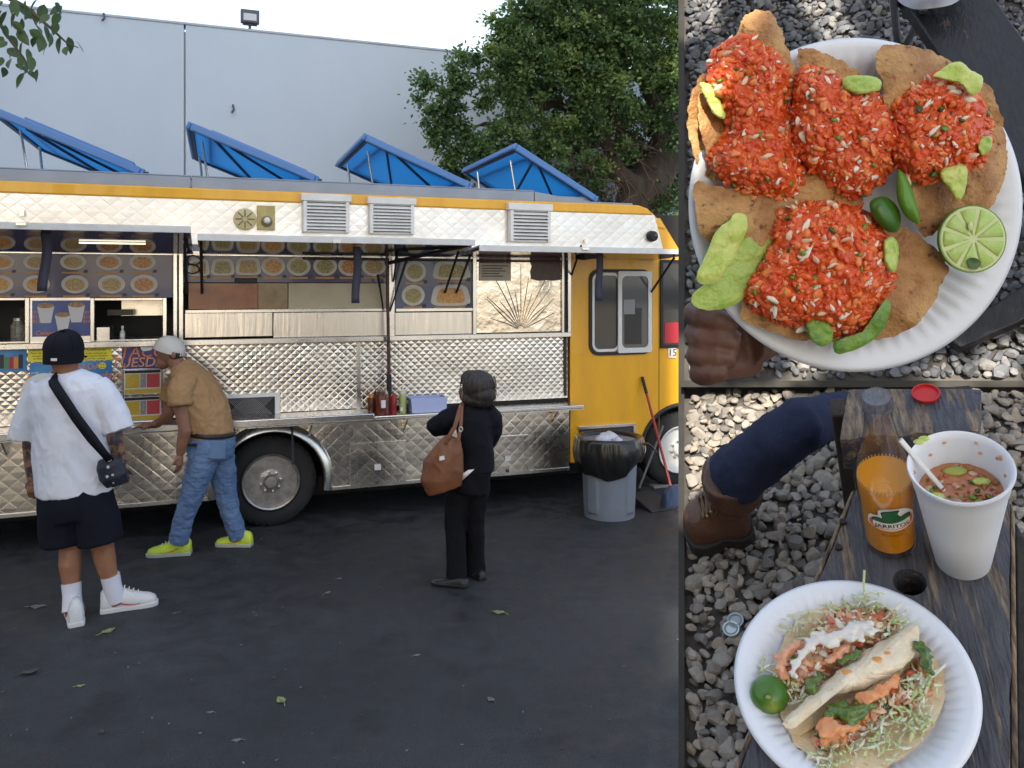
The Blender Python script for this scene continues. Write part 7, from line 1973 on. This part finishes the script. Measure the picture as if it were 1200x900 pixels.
M_SOUP = mat('soup_red', (.40, .13, .045), .12, col2=(.46, .18, .07), scale=90, coat=.5, bump=.15, bscale=180)
def soup_fn(s, t):
    a = 2*PI*s; r = rs_*t; x, y = r*math.cos(a), r*math.sin(a)
    return (cq.x + x, cq.y + y, cq.z + zs + .0012*mnoise.noise(Vector((x*160, y*160, 2))))
part('broth', MB().grid(48, 12, soup_fn), M_SOUP, sp_, F3, weld=True, angle=90)
rr = random.Random(12)
def soup_bits(nm, n, s0, s1, mats, sq, sd, lift=.0005):
    P_l, Z_l = [], []
    r_ = random.Random(sd)
    for k in range(n):
        a = r_.uniform(0, 2*PI); r = rs_*.88*math.sqrt(r_.random()); P_l.append((cq.x + r*math.cos(a), cq.y + r*math.sin(a), cq.z + zs + lift)); Z_l.append(r_.uniform(s0, s1))
    return scatter(nm, P_l, Z_l, mats, F3, sp_, base=ICO2, squash=sq, seed=sd, rough=.5, kind='stuff')
soup_bits('onion_pieces', 34, .0018, .0048, [mat('soup_onion', (.55, .38, .26), .25), mat('soup_onion_b', (.50, .27, .16), .25)], (1.2, .8, .45), 3)
soup_bits('tomato_pieces', 40, .002, .005, [mat('soup_tomato', (.42, .09, .025), .2), mat('soup_tomato_b', (.36, .13, .045), .2)], (1, .9, .4), 5)
soup_bits('cilantro_pieces', 16, .0018, .0042, M_CIL, (1.4, 1, .25), 8, .0014)
for dx, dy, r, m in ((-.026, -.006, .010, M_AVL), (.022, .012, .009, M_AVL), (.0, .028, .012, mat('soup_avocado', (.33, .36, .07), .3))):
    q = Vector((cq.x + dx, cq.y + dy, cq.z + zs + .001))
    o = part('avocado_chunk', MB().ellipsoid(tuple(q), (r, r*.55, .003), 16, 8), m, sp_, F3)
# plastic spoon handle
sa = Vector((cq.x - .016, cq.y + .004, cq.z + zs)); sb_ = Vector((cq.x - .052, cq.y + .026, cq.z + HC + .016))
tag(part('plastic_spoon', MB().tube([sa + (sa - sb_)*.25, sa, sa.lerp(sb_, .6), sb_], [(.0030, .0018), (.0028, .0018), (.0032, .002), (.0036, .002)], 10), mat('spoon_white', (.70, .68, .64), .3), None, F3), 'slim white plastic spoon handle sticking out of the soup cup', 'spoon')
# salsa smears on the cup's rim
for a in (2.15, 2.3):
    part('avocado_smear', MB().ellipsoid((cq.x + rt_*1.01*math.cos(a), cq.y + rt_*1.01*math.sin(a), cq.z + HC), (.006, .004, .0018), 12, 6), M_AVL, cu_, F3)
for k in range(14):
    a = rr.uniform(0, 2*PI); zz = rr.uniform(.80, .96)*HC; r = rt_*(.78 + .145*(zz/HC - .6)/.35) - .0004
    part('soup_splash', MB().ellipsoid((cq.x + r*math.cos(a), cq.y + r*math.sin(a), cq.z + zz), (.0022, .0022, .0016), 8, 5), mat('splash', (.55, .28, .15), .4), cu_, F3)

# ---- plate of tacos
pq = c3(999, 809, .0)
pl3 = thing('foam_plate', 'white foam plate with soft tacos, cabbage and lime on the worn bench', 'plate', tuple(pq), F3)
RP = 139*S3
o = part('dish', foam_plate(RP, 56, .016).xf(Matrix.Translation((pq.x, pq.y, pq.z + .003))), M_FOAM, pl3, F3, weld=True, angle=60)
sf = o.modifiers.new('t', 'SOLIDIFY'); sf.thickness = .0026; sf.offset = -1
M_SOFT = tortilla_mat('soft_tortilla', (.74, .61, .40), (.66, .50, .29), (.58, .38, .17), .5)
M_SOFT2 = tortilla_mat('soft_tortilla_fold', (.80, .70, .52), (.74, .60, .40), (.62, .42, .20), .6)
flat_ol = [(918, 750), (940, 722), (970, 703), (1000, 697), (1038, 705), (1075, 730), (1100, 758), (1108, 790), (1102, 832), (1080, 868), (1040, 898), (1000, 905), (960, 895), (930, 870), (916, 840), (905, 790)]
tag(part('tortilla', slab_px(flat_ol, lambda x, y, t: .009 + .004*t*t + .0018*pnoise(x, y, .03, 2.0) + .0006*pnoise(x, y, .12, 4.0), c3, .0016, 16, jitter=3.0, n=128), M_SOFT, None, F3, angle=35), 'pale flat soft tortilla lying on the plate under the fillings', 'tortilla')
fold_ol = [(917, 848), (930, 832), (958, 806), (985, 784), (1015, 762), (1045, 745), (1068, 733), (1076, 738), (1075, 758), (1064, 777), (1045, 790), (1020, 803), (992, 812), (966, 820), (948, 838), (930, 853)]
tag(part('taco_shell', slab_px(fold_ol, lambda x, y, t: .044 - .014*t**3 + .0045*pnoise(x, y, .035, 8.0) + .0012*pnoise(x, y, .12, 3.0), c3, .0016, 16, jitter=2.5, n=128), M_SOFT2, None, F3, angle=32), 'soft tortilla folded upright between the two fillings, toasted orange spots', 'tortilla')
under = [(925, 850), (955, 824), (1000, 812), (1045, 795), (1072, 765), (1082, 770), (1070, 800), (1020, 825), (960, 850), (935, 862)]
part('fold_underside', slab_px(under, lambda x, y, t: .022 - .008*t, c3, .002, 6), M_SOFT, bpy.data.objects.get('taco_shell'), F3, angle=70)
M_PINK = [mat('pico_a', (.55, .13, .06), .3, col2=(.62, .22, .12), scale=120, coat=.3, sub=.2), mat('pico_b', (.66, .30, .17), .3, sub=.2), mat('shrimp', (.70, .30, .13), .35, col2=(.72, .42, .26), scale=90, sub=.3), mat('pico_c', (.48, .10, .04), .3, coat=.3)]
M_FILL = mat('filling_base', (.42, .24, .12), .5, col2=(.52, .36, .20), scale=150, bump=.4, bscale=260)
M_GSAL = mat('green_salsa', (.035, .085, .008), .14, col2=(.12, .19, .02), scale=160, coat=.5, bump=.4, bscale=200)
M_CHIP = [mat('chipotle_a', (.66, .24, .085), .35, col2=(.70, .34, .16), scale=90, sub=.2), mat('chipotle_b', (.58, .17, .05), .3, sub=.2)]
f1 = [(913, 788), (925, 762), (950, 742), (968, 722), (1000, 713), (1035, 712), (1050, 728), (1040, 745), (1005, 765), (975, 788), (952, 808), (935, 812), (920, 803)]
heap('pink chopped tomato, shrimp and onion filling under white cream', f1, .016, .034, c3, F3, 71, 330, S3, 'taco_filling', M_PINK, M_ONION, M_CIL, M_FILL, .35, .10, 1.15)
f2 = [(955, 868), (962, 845), (985, 826), (1020, 815), (1050, 802), (1070, 780), (1082, 762), (1092, 775), (1094, 800), (1075, 822), (1040, 842), (1005, 858), (985, 876), (965, 880)]
heap('chopped filling with green salsa and orange sauce on the other taco half', f2, .015, .032, c3, F3, 81, 260, S3, 'taco_filling', M_PINK + M_CHIP, M_ONION, M_CIL, M_FILL, .3, .14, 1.15)
def blob(nm, lab, cat, pts, m, vox=.0014, amp=.0016, fr=150):
    b_ = MB(); b_.tube([c3(x, y, h) for x, y, h, r in pts], [r*S3*.62 for x, y, h, r in pts], 12)
    rb2 = random.Random(int(pts[0][0]*7 + pts[0][1]))
    for x, y, h, r in pts:
        for _ in range(5):
            k_ = rb2.uniform(.35, .8); b_.ellipsoid(tuple(c3(x + rb2.uniform(-1, 1)*r, y + rb2.uniform(-1, 1)*r, h + rb2.uniform(-.002, .0015))), (r*S3*k_, r*S3*k_*.8, r*S3*k_*.6), 10, 7)
    for x, y, h, r in pts: b_.ellipsoid(tuple(c3(x, y, h)), (r*S3*.85, r*S3*.8, r*S3*.5), 12, 8)
    me = remeshed(b_, vox, 3, nm); displace(me, lambda c_, n: amp*mnoise.noise(c_*fr) + amp*.5*mnoise.noise(c_*fr*2.3)); me.materials.append(m)
    return tag(part(nm, me, None, None, F3), lab, cat)
M_CREAM2 = mat('white_crema', (.72, .69, .63), .3, col2=(.66, .63, .57), scale=120, sub=.2, coat=.2)
blob('cream_sauce', 'thick white cream sauce drizzled over the pink filling', 'sauce', [(928, 788, .040, 5), (934, 778, .041, 6), (942, 766, .043, 6), (950, 756, .044, 8), (960, 748, .046, 9), (975, 748, .047, 9.5), (990, 744, .047, 9), (1003, 737, .047, 9), (1012, 735, .047, 9), (1020, 738, .045, 7), (1006, 745, .045, 7)], M_CREAM2)
blob('green_sauce', 'glossy green salsa pooled over the lower taco half', 'sauce', [(978, 834, .034, 9), (992, 838, .036, 11), (1008, 834, .036, 10), (1020, 826, .036, 7)], M_GSAL)
blob('green_sauce', 'green pepper strip at the far end of the lower taco half', 'sauce', [(1076, 758, .036, 6), (1082, 766, .036, 7), (1087, 776, .035, 7), (1088, 786, .033, 5)], M_GSAL)
blob('green_sauce', 'green salsa and cilantro spilling over the folded tortilla edge', 'sauce', [(985, 776, .038, 5), (996, 770, .040, 5.5), (1006, 766, .041, 4)], M_GSAL)
blob('green_sauce', 'small green salsa patch in the pink filling by the fold', 'sauce', [(948, 800, .036, 6), (952, 808, .036, 6), (962, 792, .036, 4.5)], M_GSAL)
blob('orange_sauce', 'creamy orange sauce lump at the near end of the lower taco half', 'sauce', [(965, 848, .034, 8), (972, 856, .036, 9), (984, 854, .036, 8), (1000, 852, .033, 6), (966, 870, .028, 6)], M_CHIP[0])
blob('orange_sauce', 'orange sauced shrimp piece under the folded tortilla', 'sauce', [(1008, 818, .038, 7), (1020, 816, .040, 9), (1032, 812, .039, 7), (1046, 800, .037, 7)], M_CHIP[0])
M_SHR = mat('shrimp_pink', (.66, .24, .10), .3, col2=(.72, .40, .25), scale=160, sub=.3, coat=.3)
blob('shrimp', 'curled orange shrimp at the lime end of the pink filling', 'shrimp', [(934, 757, .036, 6), (924, 763, .036, 7), (917, 773, .034, 7), (916, 784, .032, 6.5), (922, 792, .030, 5)], M_SHR)
blob('shrimp', 'orange shrimp chunk tucked below the white cream sauce', 'shrimp', [(975, 772, .037, 6), (984, 766, .038, 7), (990, 759, .038, 6)], M_SHR)
# toasted sauce spots on the fold
for px, py, r in ((1028, 772, 6), (992, 787, 6), (1040, 765, 4)):
    q = c3(px, py, .0452); part('sauce_spot', MB().ellipsoid(tuple(q), (r*S3, r*S3*.5, .0012), 14, 6), mat('toast_orange', (.66, .27, .06), .4), bpy.data.objects.get('taco_shell'), F3)
# shredded cabbage
M_CAB = [mat('cabbage_a', (.62, .64, .40), .4, sub=.2), mat('cabbage_b', (.50, .58, .26), .4, sub=.2), mat('cabbage_c', (.70, .70, .56), .4, sub=.2)]
rc_ = random.Random(22)
def shreds(label, spots, n, seed):
    r_ = random.Random(seed); mbs = [MB(), MB(), MB()]
    for k in range(n):
        x, y, sp, h0 = spots[k % len(spots)]
        px, py = r_.gauss(x, sp), r_.gauss(y, sp*.75); a = r_.uniform(0, 2*PI); L_ = r_.uniform(9, 26); bend = r_.uniform(-1.2, 1.2); pts = []
        for i in range(6):
            t = i/5 - .5; aa = a + bend*t
            pts.append(c3(px + L_*t*math.cos(aa), py + L_*t*math.sin(aa), h0 + r_.uniform(0, .006) + .006*math.cos(t*3)*r_.random()))
        w = r_.uniform(.8, 2.0)*S3
        mbs[k % 3].tube(pts, [(w*.4, w*.4), (w, w*.45), (w*1.1, w*.5), (w, w*.45), (w*.9, w*.4), (w*.3, w*.3)], 5)
    all_ = MB()
    t_ = thing('cabbage', label, 'cabbage', tuple(c3(spots[0][0], spots[0][1], .015)), F3)
    for b_, m in zip(mbs, M_CAB): part('shreds', b_, m, t_, F3)['kind'] = 'stuff'
shreds('pale shredded cabbage heaped on the near side of the lower taco', [(1050, 835, 15, .022), (1020, 858, 16, .018), (1070, 812, 13, .022), (990, 872, 12, .016), (1040, 868, 14, .014), (1085, 795, 9, .02), (968, 885, 12, .014), (1075, 845, 10, .016)], 170, 5)
shreds('shredded cabbage strands at the far edge of the pink filling', [(1025, 712, 13, .024), (1045, 722, 10, .024), (1000, 708, 12, .016), (965, 728, 12, .016), (1052, 740, 9, .022)], 62, 6)
shreds('thin cabbage strands beside the lime over the plate rim', [(915, 792, 10, .018), (925, 805, 10, .018), (945, 815, 9, .02), (935, 740, 12, .014)], 40, 7)
for k, (pts, lab) in enumerate((([(880, 799, .014), (895, 799, .017), (912, 797, .02), (925, 792, .022)], 'long cabbage strand reaching over the rim toward the lime'), ([(886, 777, .016), (896, 784, .017), (910, 790, .02)], 'short pale cabbage strand across the plate rim above the lime'), ([(902, 724, .016), (930, 720, .017), (955, 716, .018), (985, 722, .02)], 'wavy cabbage strand lying along the upper plate rim'), ([(1013, 668, .045), (1012, 685, .035), (1013, 700, .022)], 'upright cabbage shred rising from the far edge of the tortilla'), ([(1108, 778, .02), (1098, 788, .022), (1085, 798, .026), (1078, 812, .026)], 'white cabbage strand hanging off the taco onto the rim'))):
    tag(part('cabbage_strand', MB().tube([c3(x, y, h) for x, y, h in pts], [1.6*S3]*(len(pts)-1) + [.6*S3], 6, flat=.5), M_CAB[(k + 1) % 3], None, F3), lab, 'cabbage')
# lime
lq = c3(905, 826, .0)
lm_ = thing('lime', 'half lime with green rind up and yellowish patch on the taco plate', 'lime', tuple(lq), F3)
rl_ = 23.5*S3
b_ = MB().ellipsoid((lq.x, lq.y, lq.z + .014 + rl_*.35), (rl_, rl_*.98, rl_*.85), 32, 20)
me = mesh_from(b_, None, True, 180, 'rind', weld=True); displace(me, lambda c_, n: .0004*mnoise.noise(c_*220))
def lime_mat():
    m, N, L, bs = node_mat('whole_lime_rind'); tc = N.new('ShaderNodeTexCoord'); vm = N.new('ShaderNodeVectorMath'); vm.operation = 'DISTANCE'
    pc = c3(908, 839, .03); vm.inputs[1].default_value = tuple(pc); L.new(tc.outputs['Object'], vm.inputs[0])
    nz = N.new('ShaderNodeTexNoise'); nz.inputs['Scale'].default_value = 160; L.new(tc.outputs['Object'], nz.inputs['Vector'])
    ad = N.new('ShaderNodeMath'); ad.operation = 'MULTIPLY_ADD'; ad.inputs[1].default_value = .006; L.new(nz.outputs['Fac'], ad.inputs[0]); L.new(vm.outputs['Value'], ad.inputs[2])
    r = N.new('ShaderNodeValToRGB'); r.color_ramp.elements[0].position = .011; r.color_ramp.elements[0].color = (.30, .34, .025, 1); r.color_ramp.elements[1].position = .017; r.color_ramp.elements[1].color = (.055, .15, .012, 1)
    L.new(ad.outputs[0], r.inputs[0]); L.new(r.outputs[0], bs.inputs['Base Color']); bs.inputs['Roughness'].default_value = .32
    bp = N.new('ShaderNodeBump'); bp.inputs['Strength'].default_value = .25; bp.inputs['Distance'].default_value = .0006; L.new(nz.outputs['Fac'], bp.inputs['Height']); L.new(bp.outputs[0], bs.inputs['Normal']); return m
me.materials.append(lime_mat()); part('rind', me, None, lm_, F3)
part('stem_nub', MB().ellipsoid(tuple(c3(900, 817, .014 + rl_*1.15)), (.0028, .0022, .0016), 12, 8), mat('nub', (.26, .27, .09), .6), lm_, F3)
# ---- boot and jeans of a seated person
M_JN3 = mat('dark_navy_denim', (.006, .011, .035), .85, col2=(.013, .022, .062), scale=14, bump=.25, bscale=500, ramp=(.3, .7))
lg = thing('person', 'seated person, only one leg in navy jeans and brown boot showing', 'person', tuple(l3(850, 610, Z3)), F3)
s = MB()
kn = [l3(858, 562, Z3 + .165), l3(872, 550, Z3 + .19), l3(890, 535, Z3 + .22), l3(914, 516, Z3 + .26), l3(940, 498, Z3 + .28), l3(972, 487, Z3 + .20), l3(1005, 488, Z3 + .10), l3(1060, 496, Z3 + .07)]
s.tube(kn, [.046, .044, .041, .040, .039, .038, .038, .038], 18)
me = remeshed(s, .007, 5, 't'); folds(me, .005, 9, 9, 2.2, .6); folds(me, .0025, 26, 26, 6.2, .9); me.materials.append(M_JN3); part('jeans', me, None, lg, F3)
M_BOOT = mat('brown_boot_leather', (.065, .028, .016), .45, col2=(.10, .045, .024), scale=30, bump=.25, bscale=160)
an = l3(862, 600, Z3); toe = l3(806, 628, Z3); heel = l3(878, 618, Z3)
td = (toe - heel); td.z = 0; Lb = td.length; td.normalize(); sd = Vector((-td.y, td.x, 0))
def bp_(x, y, z): return heel + td*x*Lb + sd*y + Vector((0, 0, z))
rings = []
for x, w, zt_, zl in ((-.06, .018, .075, .022), (.0, .034, .12, .022), (.10, .040, .155, .022), (.25, .041, .160, .022), (.40, .041, .125, .022), (.55, .044, .092, .022), (.72, .046, .078, .022), (.88, .042, .066, .022), (.97, .028, .052, .022), (1.0, .012, .040, .022)):
    rings.append([bp_(x, w*math.copysign(abs(math.cos(a))**.75, math.cos(a))*(1 - .22*max(0, math.sin(a))), zl + (zt_ - zl)*max(0, math.sin(a))**.8 + (.004*math.sin(a) if math.sin(a) < 0 else 0)) for a in [2*PI*i/20 for i in range(20)]])
bt3 = MB().loft(rings)
top_c = kn[0]
bt3.tube([bp_(.14, 0, .09), bp_(.15, 0, .14), top_c + Vector((0, 0, -.02)), top_c + Vector((0, 0, .012))], [.042, .046, .050, .051], 18)
me = remeshed(bt3, .005, 3, 'boot'); displace(me, lambda c_, n: .0022*mnoise.noise(c_*28) + .0008*mnoise.noise(c_*90)); me.materials.append(M_BOOT)
bt_o = part('boot', me, None, lg, F3)
sl = [[bp_(x*1.02, q*w*1.12, z) for q, z in ((-1, 0), (1, 0), (1, .026), (-1, .026))] for x, w in ((-.07, .024), (.0, .038), (.12, .042), (.25, .040), (.27, .038), (.40, .037), (.55, .043), (.72, .047), (.88, .043), (.98, .026), (1.01, .012))]
part('sole', MB().loft(sl), mat('boot_sole', (.018, .015, .013), .7), bt_o, F3, angle=40, bevel=.003)
part('heel_block', MB().loft([[bp_(x, q*.04, z) for q, z in ((-1, -.012), (1, -.012), (1, .004), (-1, .004))] for x in (-.06, .10, .24)]), mat('boot_sole', (.018, .015, .013), .7), bt_o, F3)
la = MB(); M_LACE = mat('boot_lace', (.16, .11, .07), .7)
for i in range(6):
    x = .30 + .075*i; zz = .150 - .014*i if i < 4 else .100 - .010*(i-4)
    zz = [.150, .136, .118, .103, .093, .087][i]
    la.tube([bp_(x - .02, -.026, zz - .012), bp_(x + .01, -.004, zz + .006), bp_(x + .035, .026, zz - .014)], .0022, 6); la.tube([bp_(x - .02, .026, zz - .012), bp_(x + .01, .004, zz + .007), bp_(x + .035, -.026, zz - .014)], .0022, 6)
for sg in (-1, 1):
    la.tube([bp_(.28, 0, .158), bp_(.34, sg*.03, .175), bp_(.30, sg*.05, .16), bp_(.24, sg*.048, .13)], .0022, 6)
part('laces', la, M_LACE, bt_o, F3)
for i in range(5):
    for sg in (-1, 1):
        x = .30 + .075*i; part('eyelet', MB().ellipsoid(tuple(bp_(x - .02, sg*.028, [.150, .136, .118, .103, .093][i] - .013)), (.0035, .0035, .0035), 8, 6), mat('brass_eyelet', (.35, .24, .10), .35, metal=.9), bt_o, F3)
# ---- two bottle tops trodden into the gravel
for k, (px, py, lab) in enumerate(((862, 728, 'dull metal bottle top half hidden in the gravel near the plate'), (857, 738, 'pale ringed bottle top lying flat on the gravel near the plate'))):
    q = l3(px, py, Z3 + .012)
    t_ = thing('bottle_top', lab, 'bottle top', tuple(q), F3)
    part('disc', MB().lathe([(0, .0), (.009, .0), (.011, .004), (.0135, .0045), (.0135, .003)], 21, tuple(q)), mat('top_%d' % k, ((.35, .36, .36), (.55, .60, .60))[k], .4, metal=.3), t_, F3)
    part('ring', MB().tube([(q.x + .0095*math.cos(a), q.y + .0095*math.sin(a), q.z + .0035) for a in [2*PI*i/20 for i in range(21)]], .0012, 6), mat('top_ring', (.14, .28, .30), .4), t_, F3)
